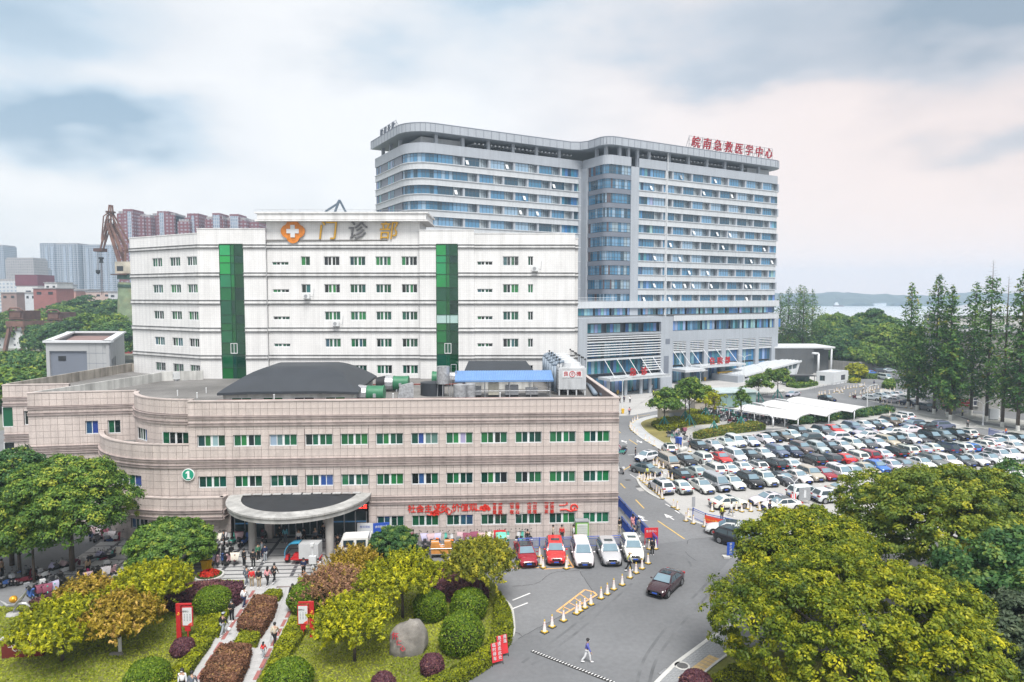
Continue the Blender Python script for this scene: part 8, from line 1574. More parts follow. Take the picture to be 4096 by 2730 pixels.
PEOPLE = [(Q2(690,632),'person in a blue-grey jacket climbing the steps, first of the five in line','walk',80,'s','s',0,{}),(Q2(742,652),'person in a red jacket, white cap and khaki trousers on the steps','stand',95,'r','h',0,dict(cap='w')),(Q2(812,655),'person in a black jacket and khaki trousers on the steps','stand',90,'k','h',0,{}),(Q2(893,640),'woman in a pink top and black trousers on the steps','walk',85,'p','k',0,dict(long=True)),(Q2(957,618),'man in black striding up the steps beside the pink top','walk',75,'k','k',.1,{}),
    (Q2(1243,565),'man in a blue suit jacket on the steps looking at his phone','phone',-90,'n','k',.15,{}),(Q2(1385,528),'masked person in white sitting by the camera pole','sit',-80,'w','l',.2,dict(mask=True)),(Q2(1140,812),'woman in dark clothes with a yellow bag beside the round bush','walk',-95,'k','n',0,dict(long=True)),(Q2(668,850),'man in a white shirt walking to the steps beside the purple hedge','walk',80,'w','n',0,{}),(Q2(550,980),'woman in dark brown reading her phone on the near path','phone',-95,'k','k',0,dict(long=True,mask=True)),(Q2(460,1118),'person in a dark jacket, grey trousers and grey cap on the near path','walk',70,'k','l',0,dict(cap='l')),
    (Q2(962,1218),'old person in a beige jacket walking with a cane on the far path','walk',85,'a','k',0,{}),(Q2(852,1332),'small child in a red hooded top on the far path','walk',80,'r','l',0,dict(sc=.66,long=True)),(Q2(75,1690),'woman with long dark hair and a white mask at the bottom edge','stand',-85,'w','k',0,dict(long=True,mask=True)),(Q2(165,1720),'dark-haired person beside the masked woman at the bottom edge','walk',95,'s','k',0,{}),
    (Q2(668,455,B),'person in black standing with a friend by the platform scooters','stand',60,'k','k',B,{}),(Q2(757,462,B),'broad person in a black coat and black trousers facing the scooters','stand',100,'k','k',B,{}),(Q2(805,395,B),'person in a long green coat beside the first column','stand',-30,'e','k',B,{}),(Q2(842,368,B),'person in grey behind the green coat','stand',180,'l','n',B,{}),(Q2(872,408,B),'man in dark navy and grey trousers next to the green coat','stand',150,'n','l',B,{}),
    (Q2(1195,252,B),'person in white behind the silver cargo box','stand',-90,'w','n',B,dict(long=True)),(Q2(1252,238,B),'man in black walking before the entrance doors','walk',170,'k','k',B,{}),(Q2(1355,245,B),'bald man in dark grey behind the cargo box','stand',-60,'s','k',B,dict(hair='t')),(Q2(1066,228,B),'person in a teal jacket and jeans at the entrance curtain','stand',90,'c','s',B,dict(long=True)),(Q2(1014,212,B),'person in black slipping out through the entrance curtain','walk',-90,'k','k',B,{}),(Q2(1432,190,B),'man in dark clothes deep in the entrance','stand',-90,'k','k',B,{}),(Q2(1570,305,B),'person in black behind the truck cab','stand',-120,'k','k',B,{}),(Q2(1612,495,.3),'cleaner in dark clothes sitting beside the red flowers','sit',170,'k','n',.3,{}),(Q2(472,262,B),'person in dark grey among the platform scooters','stand',0,'g','k',B,{}),
    (Q1(852,540),'woman in a tan top holding a pink bag beside the scooters','stand',160,'t','k',0,dict(long=True)),(Q1(20,560),'person in brown at the picture edge among the scooters','stand',0,'t','k',0,{}),
    (Z5(515,552),'woman in a pink dress walking between the blue fences','walk',100,'p','p',0,dict(long=True)),(Z5(608,605),'man in slate clothes beside the pink dress','walk',95,'s','s',0,{}),(Z5(537,742),'man in a navy suit with a white bag between the fences','walk',95,'n','n',0,{}),(Z5(303,603),'person in black just past the beige corner','stand',100,'k','a',0,{}),(Z5(818,945),'person in black with a patterned bag before the red gate sign','stand',90,'k','k',0,{}),(Z5(448,1195),'guard in a yellow vest stepping past the white SUV','walk',0,'l','k',0,dict(cap='t',extra='vest')),(Z5(2050,335),'man in a white shirt walking past the banner','walk',-60,'w','l',0,{}),(Z5(1910,400),'attendant in a yellow vest behind the red banner','stand',90,'k','k',0,dict(extra='vest',cap='t')),
    (Z4(432,622),'man in a black coat facing the white hatchback','stand',-20,'k','n',0,{}),(Z4(870,655),'person in black at the tail of the white hatchback','stand',160,'k','k',0,{}),(Z4(928,640),'person in pale pink beside the stacked cones','stand',170,'a','a',0,{}),(Z4(652,1018),'guard in a yellow vest before the turning grey sedan','stand',90,'l','k',0,dict(extra='vest')),(Q4(775,1180),'woman in a blue jacket and white trousers crossing the forecourt','walk',-10,'b','w',0,dict(mask=True)),
    (R6(206,562),'person in black near the lamp post on the plaza','walk',100,'k','k',0,{}),(R6(252,552),'man in a dark jacket walking toward the emergency entrance','walk',90,'n','k',0,{}),(R6(314,556),'doctor in a white coat on the plaza','walk',85,'w','k',0,{}),(R6(307,682),'woman with a red bag at the plaza kerb','walk',80,'p','n',0,{}),(R6(541,420),'person in pale blue at the foot of the big pier','stand',-90,'w','w',0,{}),(R6(557,487),'guard in a yellow vest on the plaza','stand',120,'k','k',0,dict(extra='vest')),(R6(587,548),'person in lilac behind the plaza tree','walk',90,'b','n',0,{}),(R6(336,440),'person in dark clothes sitting by the emergency doors','sit',-60,'k','k',0,{}),(R6(862,690),'person in white sitting on the island wall','sit',120,'w','k',.14,{}),(R6(905,672),'person in black sitting on the island wall','sit',120,'k','k',.14,{}),
    (Z1(1718,1412),'man in a navy jacket and cap beside the white sedan with the dark roof','stand',-60,'n','k',0,dict(cap='k')),(R8(1262,552),'man in a pink shirt and blue trousers beside the white SUV','walk',-40,'p','s',0,{}),(Z3(1290,340),'person in dark clothes with a backpack crossing the side road','walk',60,'g','k',0,{}),(Z3(2010,500),'road worker in orange and blue behind the blue railing','stand',-60,'o','v',0,{}),(Z3(1190,140),'guard in a yellow vest on the far pavement','stand',-90,'l','k',.1,dict(extra='vest')),(Z6(702,457),'man in navy walking along the far bend','walk',-90,'n','n',0,{}),(Z6(770,645),'guard in a yellow vest at the island bay with a blue bucket','stand',-90,'k','k',0,dict(extra='vest')),(Z6(587,522),'person in a white top at the far cones','walk',150,'w','k',0,{}),
    (FM @ Vector((33.6,-2.0,0)),'man in a black coat standing at the end of the blue railing','stand',-100,'k','n',0,{}),(FM @ Vector((36.3,-.9,0)),'person in grey on the wall-side scooters by the railing','stand',0,'a','k',0,{}),(FM @ Vector((37.2,-.9,0)),'person in a patterned dark red top behind the railing','stand',-90,'r','k',0,{}),(FM @ Vector((38.4,-.9,0)),'person in white behind the railing beside the vending machine','stand',180,'w','k',0,{}),(Q3(1120,218),'courier in blue and orange pushing the box trolley','walk',170,'v','v',0,dict(cap='o')),(Q3(930,195),'helper in blue at the front of the box trolley','walk',0,'v','v',0,dict(cap='o'))]
for p,lab,po,fc,tp,tr2,z,kw in PEOPLE: person(p,lab,po,fc,tp,tr2,z=z,**kw)
bag = lambda: MB().box(-.1,.1,-.05,.05,0,.26)
for p,z,c,lab in ((Q2(1135,812),.45,(.6,.4,.02),'yellow carrier bag held by the woman beside the round bush'),(Z5(575,735),.4,(.7,.7,.7),'white plastic bag carried by the man in navy'),(Q2(492,1118),.4,(.7,.7,.72),'white bag held by the person in the grey cap'),(Q1(828,545),.5,(.6,.04,.2),'pink bag held by the woman in the tan top')): carry('bag',lab,'bag',(p.x+.26,p.y-.05),bag(),M_cloth,c,z)
p = Q2(925,1205); carry('cane','walking cane of the old person in beige','cane',p,MB().tube([(0,0,0),(.05,0,.85),(.12,0,.86)],.015),M_dark)
# ---------------------------------------------------------------- cones, barriers, street furniture
M_cone = mat('cone_white',(.72,.70,.68),.55,.06,4.); M_cy = mat('cone_yellow',(.62,.40,.03),.5,.05); M_base = mat('cone_rubber',(.03,.03,.03),.8,.1)
mb = MB(); mb.cyl((0,0,.1),(0,0,.86),.19,.075,4,0); cone_b = mb.mesh('cone',M_cone); cone_t = MB().cyl((0,0,.86),(0,0,1.0),.075,.05,4).mesh('tip',M_cy); cone_y = MB().box(-.19,.19,-.19,.19,.045,.12).mesh('foot',M_cy); cone_f = MB().box(-.26,.26,-.26,.26,0,.045).mesh('base',M_base)
mb = MB()
for k in range(4):
    for i in range(4): a = k*math.pi/2; M = Matrix.Rotation(a,4,'Z'); z = .28+i*.13; q = .19-.115*(z-.1)/.76; mb.M = M; mb.box(.7071*q+.002,.7071*q+.012,-.028,.028,z,z+.085)
cone_l = mb.mesh('lettering',M_red)
nc = [0]
def cone(p,label,group='traffic cones',rz=.785,z=0.):
    t = thing('traffic_cone',label,'traffic cone',(p[0],p[1],z),rz+random.uniform(-.3,.3),group); obj('cone',cone_b,t,rot=(0,0,.785)); obj('tip',cone_t,t,rot=(0,0,.785)); obj('foot',cone_y,t); obj('base',cone_f,t); obj('lettering',cone_l,t); nc[0] += 1; return t
def cones(pts,what,group,z=0.):
    for i,p in enumerate(pts): cone(p,'white and yellow traffic cone, %s %s' % (ORD[i],what),group,z=z)
cones([Q4(335,862),Q4(413,806),Q4(533,742),Q4(668,668),Q4(705,640),Q4(755,608),Q4(820,572),Q4(925,508),Q4(990,465),Q4(1058,415),Q4(1146,368),Q4(1227,292),Q4(1292,242),Q4(1353,198),Q4(1416,143)],'in the long line across the forecourt, from the bottom','cones in the forecourt line')
cones([Q4(320,188),Q4(298,158),Q4(283,72),Q4(563,196),Q4(574,160)],'round the red SUV','cones round the red SUV')
cones([Z4(500+47*k,1015+38*k) for k in range(10)]+[Z4(935,1392)],'in the tight row along the car park kerb','cones along the car park kerb')
cones([Z4(602,1028),Z4(662,1042),Z4(710,1028),Z4(798,1028),Z4(925,1012),Z4(1050,1005),Z4(1120,1038),Z4(1215,1030),Z4(1262,1040)],'strung from the guard toward the black sedan','cones beside the turning grey sedan')
cones([Z4(770,760),Z4(825,760),Z4(850,735),Z4(862,820),Z4(885,800),Z4(920,760),Z4(955,822),Z4(940,700),Z4(905,700),Z4(965,640)],'in the huddle beside the beige minibus','huddled cones at the car park mouth')
cones([Z4(1215,462),Z4(1255,465),Z4(1315,440),Z4(1455,505)],'beside the small hatchback and stone balls','cones beside the stone balls')
cones([Z1(210,1295),Z1(270,1328),Z1(440,1445),Z1(405,1508),Z1(520,1548)],'along the kerb to the gate','cones along the gate kerb'); cones([Z5(1638,500),Z5(1818,550)],'in front of the red banner','cones along the gate kerb')
cones([Z1(815,1355),Z1(990,1358),Z1(1125,1368),Z1(1195,1338),Z1(1280,1362),Z1(1378,1318),Z1(1422,1355),Z1(1550,1298),Z1(1560,1345)],'scattered on the concrete before the crossing white sedan','cones on the open concrete')
cones([R6(315,800),R6(322,825),R6(342,765),R6(362,748),R6(392,732),R6(332,845),R6(360,865),R6(388,885),R6(473,945),R6(513,970),R6(567,1005)],'along the kerb of the island bend','cones on the island bend',.05)
cones([Z6(x,y) for x,y in ((100,548),(128,548),(165,540),(212,540),(265,525),(290,510),(305,512),(342,505),(322,530),(355,520),(375,490),(415,482),(447,478),(480,470),(510,470),(550,462),(568,458),(598,450))],'in the long white line beyond the gate house','far white cones on the bend'); cones([Z6(x,y) for x,y in ((438,568),(470,562),(498,540),(555,540),(592,530),(622,520),(648,505),(655,522),(662,495),(685,500),(712,488),(702,522),(750,482),(782,520),(830,515),(880,512),(925,505))],'in the second far line by the island bay','far white cones by the island bay'); cones([Z6(x,y) for x,y in ((805,650),(848,650),(893,658),(980,675),(1055,690),(1115,698),(1195,710),(1285,708),(1438,712),(1548,718),(875,775),(1495,760))],'along the roadside island kerb','cones along the roadside island')
# blue railings
M_blue = mat('blue_paint',(.025,.085,.42),.45,.1,2.)
def railing(label,pts,h=1.15,z=0.,panel=False,dens=.13):
    o0 = Vector(pts[0]); t = thing('blue_railing',label,'railing',(o0.x,o0.y,z),0,'blue railings'); bars = MB()
    for a,b in zip(pts,pts[1:]):
        a = Vector(a)-o0; b = Vector(b)-o0; a.z = b.z = 0; ln = (b-a).length; n = max(1,round(ln/2.2))
        mb = MB(); up = Vector((0,0,1)); mb.tube([a+up*h,b+up*h],.045); mb.build('top_rail',M_blue,t); MB().tube([a+up*(h-.18),b+up*(h-.18)],.03).build('rail',M_blue,t); MB().tube([a+up*.14,b+up*.14],.03).build('rail',M_blue,t)
        for k in range(n+1): q = a.lerp(b,k/n); MB().cyl(q,q+up*(h+.05),.055,None,6).build('post',M_blue,t)
        for k in range(int(ln/dens)): q = a.lerp(b,(k+.5)*dens/ln); bars.cyl(q+up*.14,q+up*(h-.18),.022 if panel else .014,None,4,cap=False)
    o = bars.build('baluster',M_blue,t); o['kind'] = 'stuff'; return t
railing('blue railing along the road, running back past the beige corner',[Z5(292,185),Z5(495,418)],1.25,panel=True,dens=.09); railing('blue railing along the road, ending at the red gate sign',[Z5(515,435),Z5(752,690),Z5(890,850)],1.2,panel=True,dens=.09); railing('inner blue railing of the walkway, beside the white SUV',[Z5(340,515),Z5(520,745)],1.25,panel=True,dens=.09); railing('blue railing behind the five parked cars',[FM @ Vector((32.6,-2.9,0)),FM @ Vector((43.2,-2.6,0))],1.1)
railing('pale blue railing at the car park mouth carrying the red banner',[Z5(1455,370),Z5(1650,460),Z5(1960,530),Z5(2300,600),Z5(2600,660)],1.2); railing('blue railing on the low wall at the far side of the car park',[Z3(1690,480),Z3(1960,545),Z3(2353,640),Z3(3100,820)],1.3,z=.0,panel=True)
MB_w = MB(); T,ln = seg_T(Z3(1480,510),Z3(3100,850)); MB_w.M = T; MB_w.box(0,ln,.1,.4,0,.6); w_ = thing('low_wall','low grey wall under the blue railing at the far side of the car park','wall',(0,0,0)); MB_w.build('wall',M_rend,w_)
a,b = Z5(1650,462),Z5(2290,600); d = b-a; bn = thing('red_banner','red banner with yellow characters tied to the railing at the car park mouth','banner',(a.x,a.y,0),math.atan2(d.y,d.x)); ln = d.length; mb = MB(); mb.grid([[(x,-.14-.03*math.sin(x*2),z-.12*math.sin(math.pi*x/ln)) for x in np.linspace(0,ln,24)] for z in (.30,.65,1.12)]); mb.grid([[(x,-.12-.03*math.sin(x*2),z-.12*math.sin(math.pi*x/ln)) for x in np.linspace(0,ln,24)] for z in (1.12,.65,.30)]); mb.build('cloth',mat('banner_red',(.75,.07,.03),.7,.06),bn); lettering('坚持人民至上共创文明城市建设美好家园',ln/19.5,mat('banner_yellow',(.85,.42,.05),.6,.05),bn,(ln/2,-.19,.62),depth=.01)
# speed bump of rubber blocks
a,b = Q4(200,1056),Q4(1240,1460); d = b-a; n_ = 34; bp = thing('speed_bump','black rubber speed bump with white chevrons across the forecourt road','speed bump',(a.x,a.y,0),math.atan2(d.y,d.x)); w_ = d.length/n_
blk = MB().add([(x,y,z) for x in (.01,w_-.01) for y,z in ((-.17,.004),(-.08,.055),(.08,.055),(.17,.004))],[(0,1,5,4),(1,2,6,5),(2,3,7,6),(0,3,2,1),(4,5,6,7)]).mesh('block',M_base); chv = MB().add([(w_*.25,-.1,.058),(w_*.6,-.1,.058),(w_*.8,0.1,.058),(w_*.45,.1,.058)],[(0,1,2,3)]).mesh('chevron',M_white)
for k in range(n_): o = obj('block',blk,bp,(k*w_,0,0)); obj('chevron',chv,o,(0,0,.0))
# brick pavement in the near corner
PV = [Q4(1510,1400),Q4(1700,1210),Q4(2080,930),Q4(2330,760),Q4(2380,1000),Q4(2120,1200),Q4(1960,1330),Q4(1860,1420),Q4(1700,1560),Q4(1400,1560)]
flat('brick_pavement',PV,.09,M_joint); struct('pavement_kerb',kerb([Q4(1330,1580),Q4(1520,1386),Q4(1700,1205),Q4(2080,925),Q4(2340,750)],.28,.13),M_kerb); struct('lawn_corner_kerb',kerb([Q4(1680,1580),Q4(1960,1335),Q4(2125,1195),Q4(2390,1000)],.16,.14),M_kerb); flat('corner_lawn',[Q4(1720,1580),Q4(1965,1345),Q4(2130,1205),Q4(2400,1010),(40,40),(38,28),(14,30)],.07,M_lawn)
pk = bpy.data.objects['brick_pavement']; a,b = Q4(1700,1240),Q4(2080,960); d = (b-a).normalized(); ang = math.atan2(d.y,d.x); pvm = MB().box(-.2,.2,-.1,.1,0,.05).mesh('paver',mat('grey_brick',(.27,.28,.29),.85,.2,2.)); pym = MB().box(-.2,.2,-.2,.2,0,.052).mesh('paver',mat('ochre_brick',(.50,.36,.17),.85,.15,2.)); q = 0; c0 = Q4(1800,1270); rest = MB()
cells = []
for i in range(-16,20):
    for k in range(-14,12):
        v = k*.21; p = c0+d*((i+.5*(k % 2))*.42)+Vector((-d.y,d.x,0))*v
        if inside(p,PV): cells.append((p,v))
cells.sort(key=lambda e: (e[0]-Vector((0,0,25))).length)
for p,v in cells:
    if q < 295: o = obj('paver',pvm,pk,(p.x,p.y,.062+random.uniform(-.004,.004)),ang); q += 1
    else: rest.M = Matrix.Translation((p.x,p.y,.062)) @ Matrix.Rotation(ang,4,'Z'); rest.box(-.2,.2,-.1,.1,0,.05)
if rest.v: o = rest.build('paver',MATS['grey_brick'],pk); o['kind'] = 'stuff'
a,b = Q4(1830,1400),Q4(2160,1150); n_ = int((b-a).length/.42)
tp = tag(obj('tactile_strip',None),kind='structure')
for k in range(n_):
    for r_ in range(2): p = a.lerp(b,(k+.5)/n_)+Vector((-d.y,d.x,0))*(.1+.42*r_); obj('paver',pym,tp,(p.x,p.y,.066),ang)
p = Q4(1775,1228); mh_ = thing('manhole','round manhole cover with a pale ring in the brick pavement','manhole',(p.x,p.y,.1)); MB().cyl((0,0,0),(0,0,.03),.52,None,24).build('ring',M_kerb,mh_,40); MB().cyl((0,0,.03),(0,0,.04),.38,None,20).build('cover',mat('iron',(.09,.09,.09),.6,.2,3.),mh_,40)
p = Q4(1600,1278); dg = thing('drain_grate','iron drain grate at the kerb of the brick pavement','drain',(p.x,p.y,.004),ang); MB().box(-.5,.5,-.3,.3,0,.01).build('frame',MATS['iron'],dg); mb = MB(); [mb.box(-.46+k*.115,-.40+k*.115,-.27,.27,.011,.02) for k in range(8)]; o = mb.build('bar',M_grey,dg); o['kind'] = 'stuff'
for k,(p,lab) in enumerate(((Z4(290,1035),'round manhole cover in the lane beside the car park kerb'),(Z4(490,1160),'manhole cover beside the pale patch of the lane'))): m_ = thing('manhole',lab,'manhole',(p.x,p.y,.008)); MB().cyl((0,0,0),(0,0,.012),.4,None,20).build('cover',MATS['iron'],m_,40)
flat('lane_patch',[Z4(440,1190),Z4(560,1170),Z4(640,1238),Z4(510,1248)],.006,M_conc)
# boulder with red characters
p = Q3(612,1285); bo = thing('boulder','big grey landscape boulder with red carved characters on the lawn','boulder',(p.x,p.y+.6,0)); mb = MB(); rows = []
rs = random.Random(3)
for j in range(11):
    la = R(-30+120*j/10); row_ = []
    for i in range(18):
        lo = 2*math.pi*i/18; k = 1+.10*math.sin(2*lo+1)+.08*math.sin(3*lo+j*.5)+rs.uniform(-.05,.05); x = 1.22*k*abs(math.cos(la))**.55*math.copysign(1,math.cos(lo))*abs(math.cos(lo))**.7; y = .95*k*abs(math.cos(la))**.55*math.copysign(1,math.sin(lo))*abs(math.sin(lo))**.7; row_.append((x+.12*math.sin(la),y,.75+1.5*math.sin(la)*(1+.12*math.cos(lo+.6))))
    rows.append(row_)
mb.grid(rows,closed=True); mb.add(rows[-1],[tuple(range(18))]); mb.build('rock',mat('boulder_stone',(.22,.205,.185),.9,.35,1.4,.5,fine=.2,stain=(.14,.135,.13)),bo,30)
lettering('怀',.5,mat('pink_red',(.5,.04,.06),.6,.05),bo,(-.72,-1.02,1.62),rx=74,depth=.06,rz=-.3); lettering('仁',.42,MATS['pink_red'],bo,(-.45,-1.07,1.2),rx=78,depth=.06,rz=-.2); lettering('心',.42,MATS['pink_red'],bo,(-.18,-1.12,.82),rx=82,depth=.06,rz=-.2)
p = Q1(1120,1312); tag(MB().prism([(-.42,-.12),(.4,-.16),(.46,.1),(-.36,.18)],.06,.22).build('flat_stone',MATS['boulder_stone'],None,loc=(p.x,p.y,0)),'small flat reddish stone on the lawn under the orange tree','stone')
# red notice posts
for p,mir,lab in ((Q2(42,1162),1,'red notice stand with a yellow emblem and white board on the near lawn'),(Q2(1325,1140),-1,'red notice stand with a white board beside the yellow tree on the far lawn')):
    t = thing('notice_stand',lab,'notice stand',(p.x,p.y,.08),.05); MB().box(-.16,.16,-.07,.07,0,2.55).box(-.16 if mir > 0 else -.95,.95 if mir > 0 else .16,-.06,.06,2.56,2.68).build('post',M_red,t); x0,x1 = (.24,1.02) if mir > 0 else (-1.02,-.24); MB().box(x0,x1,-.05,.05,.98,2.45).build('board_frame',M_red,t); MB().box(x0+.06,x1-.06,-.062,-.051,1.06,2.38).build('board',M_ww,t); MB().box(x0+.2,x1-.2,-.05,.05,.62,.95).cyl(((x0+x1)/2,0,0),((x0+x1)/2,0,.62),.05,None,6).build('leg',M_red,t)
    lettering('不忘初心',.15,M_dark,t,((x0+x1)/2-.18,-.07,2.1),depth=.01); 
    mb = MB()
    for k in range(3):
        for i in range(5): mb.box(x0+.16+k*.2,x0+.24+k*.2,-.07,-.063,1.4+i*.11,1.46+i*.11)
    o = mb.build('print',M_grey,t); o['kind'] = 'stuff'; MB().add([(x0+.4,-.066,1.07),(x1-.07,-.066,1.07),(x1-.07,-.066,1.3),(x1-.3,-.066,1.16)],[(0,1,2,3)]).build('picture',mat('banner_red',(.75,.07,.03)),t)
    em = MB(); em.tube([(.09*math.cos(a),-.08,1.95+.09*math.sin(a)) for a in np.linspace(-2.3,1.6,9)],.022,5); em.tube([(-.07,-.08,1.88),(.07,-.08,2.02)],.02,5); em.build('emblem',mat('banner_yellow',(.85,.42,.05)),t)
# sculpture and the maroon stone sign
p = Q1(70,960); sc_ = thing('sculpture','steel crescent sculpture cradling a golden ball behind the yellow tree','sculpture',(p.x,p.y+.6,.05)); sc_.scale = (.6,.6,.6); M_st = mat('brushed_steel',(.55,.55,.54),.3,.1,1.,metal=.75)
def crescent(pts,w): 
    mb = MB(); n = len(pts); rows = []
    for i,q in enumerate(pts): f = math.sin(math.pi*(i+.12)/(n-.4)) if 0 < i < n-1 else .04; q = Vector(q); rows.append([q+Vector((0,-w*f*.5,0)),q+Vector((0,0,w*f*.35)),q+Vector((0,w*f*.5,0)),q+Vector((0,0,-w*f*.35))])
    return mb.grid(rows,closed=True)
crescent([(-1.6,0,2.0),(-.6,0,1.3),(.5,0,1.5),(1.5,0,2.6),(2.2,0,3.8)],1.0).build('crescent',M_st,sc_,True); crescent([(-.2,.2,0),(.3,.1,1.0),(1.0,0,1.7),(1.9,0,1.6),(2.5,0,1.0)],.9).build('crescent',M_st,sc_,True); MB().ball((.15,0,2.15),.48,.48,.46,18,12).build('ball',mat('gold_ball',(.70,.36,.03),.25,.08,2.,metal=.5),sc_,True); MB().cyl((0,0,0),(0,0,.3),.8,.7,20).build('plinth',M_granite,sc_,40)
p = Q1(60,1345); sg2 = thing('stone_sign','polished maroon stone sign block with pale characters at the picture edge','stone sign',(p.x+.6,p.y+.3,.05),.12); MB().box(-.9,1.7,-.25,.25,0,1.35).build('block',mat('maroon_stone',(.14,.025,.025),.25,.15,1.),sg2); MB().box(-.95,1.75,-.3,.3,1.352,1.44).build('coping',M_granite,sg2); lettering('弋矶山',.6,M_granite,sg2,(.4,-.26,.7),depth=.02)
# board signs
def aframe(label,p,rz,texts,m,h=1.25,w=.8):
    t = thing('board_sign',label,'sign',(p.x,p.y,0),rz); M = Matrix.Rotation(R(-12),4,'X'); MB(M).box(-w/2,w/2,-.02,.02,.25,h+.25).build('panel',m,t); mb = MB(); [mb.tube([M @ Vector((s*w/2,0,h+.25)),M @ Vector((s*w/2,0,0))],.022).tube([M @ Vector((s*w/2,0,h+.1)),Vector((s*w/2,.75,0))],.022) for s in (-1,1)]; mb.build('stand',M_dark,t)
    for i,tx in enumerate(texts):
        for j,ch in enumerate(tx): lettering(ch,h/4.6,M_ww,t,(-w/2+w*(i+.5)/len(texts),-.026+.21*(h*.92-j*h/4.4)*1.0,.25+(h*.90-j*h/4.3)*.98),rx=78,depth=.012,bold=.004)
    return t
M_sred = mat('sign_red',(.60,.03,.04),.5,.05)
aframe('red board sign with four white characters in two columns, nearest the corner of the hedge',Q3(1600,1385),R(28),['临时停车','请走此处'],M_sred); aframe('red board sign just behind, standing against the curved hedge',Q3(1660,1300),R(28),['急诊','通道'],M_sred)
p = Z5(2045,975); t = thing('board_sign','upright blue board sign with white characters beside the black SUV','sign',(p.x,p.y,0),.12); MB().box(-.36,.36,-.03,.03,.2,1.45).build('panel',M_blue,t)
for j,ch in enumerate('禁止通行'): lettering(ch,.27,M_ww,t,(0,-.035,1.28-j*.29),depth=.012,bold=.005)
MB().box(-.75,-.15,-.28,.28,0,.16).box(.2,.8,-.26,.26,0,.2).box(-.12,.12,-.06,.06,0,.2).build('ballast',M_kerb,t)
p = Z5(812,790); t = thing('board_sign','red sign hung on the end of the blue railing','sign',(p.x,p.y+.3,0),.1); MB().box(-.7,.7,-.03,.03,.7,1.7).cyl((-.65,0,0),(-.65,0,.7),.04,None,6).cyl((.65,0,0),(.65,0,.7),.04,None,6).build('panel',M_sred,t); lettering('急诊中心',.28,M_ww,t,(0,-.04,1.35),depth=.012)
for i,(p,lab) in enumerate(((Z5(770,850),'cone standing before the red gate sign, at its near side'),(Z5(870,848),'cone standing before the red gate sign, on the road side'))): cone(p,'white and yellow '+lab,'cones at the gate sign')
p = Z1(525,1350); t = thing('board_sign','small dark board on a post at the end of the pale blue railing','sign',(p.x,p.y,0),.3); MB().box(-.2,.2,-.03,.03,.5,1.7).cyl((0,0,0),(0,0,.5),.04,None,6).build('panel',M_grey,t)
p = Z1(2265,1240); t = thing('board_sign','grey steel board seen from behind beside the lamp post','sign',(p.x,p.y,0),.2); MB().box(-.75,.75,-.04,.04,.5,2.0).build('panel',M_metal,t); MB().box(-.15,.15,-.06,-.041,.8,1.7).build('patch',M_ww,t); MB().cyl((-.6,0,0),(-.6,0,.5),.05,None,6).cyl((.6,0,0),(.6,0,.5),.05,None,6).build('post',M_metal,t)
p = Z1(2085,1290); t = thing('striped_flag','red and white striped barrier panel beside the lamp post','barrier',(p.x,p.y,0),.4); [MB().box(-.4+k*.16,-.4+(k+1)*.16,-.03,.03,.4,1.6).build('stripe',M_sred if k % 2 == 0 else M_ww,t) for k in range(5)]; MB().cyl((0,.05,0),(0,.05,1.6),.04,None,6).build('post',M_grey,t)
for p,lab in ((Z1(1832,1360),'white barrier post beside the man in navy'),): t = thing('barrier_post',lab,'post',(p.x,p.y,0)); MB().box(-.12,.12,-.12,.12,0,1.25).build('post',M_ww,t); MB().ball((0,0,1.35),.16,.16,.16,10,7).build('head',M_ww,t)
# lamps
def lamp(p,top,label,arms=2,rz=0):
    h = DP(*top,p.y).z; t = thing('street_lamp',label,'street lamp',(p.x,p.y,0),rz,'white street lamps'); MB().cyl((0,0,0),(0,0,h-.8),.11,.07,8).cyl((0,0,0),(0,0,.5),.16,.16,8).build('pole',M_ww,t,40)
    for s in (-1,1)[:arms]: MB().tube([(0,0,h-.85),(s*.5,0,h-.3),(s*1.5,0,h)],.05).build('arm',M_ww,t); MB().box(min(s*1.2,s*2.0),max(s*1.2,s*2.0),-.14,.14,h-.04,h+.05).build('lamp_head',M_frame,t)
U6 = lambda x,y: (2400+x/2.613,1400+y/2.613); U6z = lambda x,y: (3240+x/2.749,1380+y/2.749)
for a,b,lab in ((R6(232,640),U6(232,290),'white twin-arm lamp at the plaza edge near the beige roof corner'),(R6(1050,352),U6(1050,215),'white twin-arm lamp before the admissions canopy'),(R6(1503,337),U6(1505,52),'tall white lamp beside the garage ramp head'),(R6(1692,350),U6(1688,160),'white lamp along the side of the garage ramp'),(Z6(627,722),U6z(625,432),'white twin-arm lamp at the end of the scooter shelters'),(Z6(1900,890),U6z(1905,612),'white twin-arm lamp before the grey apartment block'),(Z6(2075,800),U6z(2082,545),'white lamp farther back before the grey apartment block'),(Z1(2095,1290),(2640+2100/3.92,1700+790/3.92),'white twin-arm lamp standing in the car park behind the camphor'),(Z3(2128,1260),(3596+2125/4.706,1640+890/4.706),'white twin-arm lamp at the picture edge of the car park')): lamp(a,b,lab)
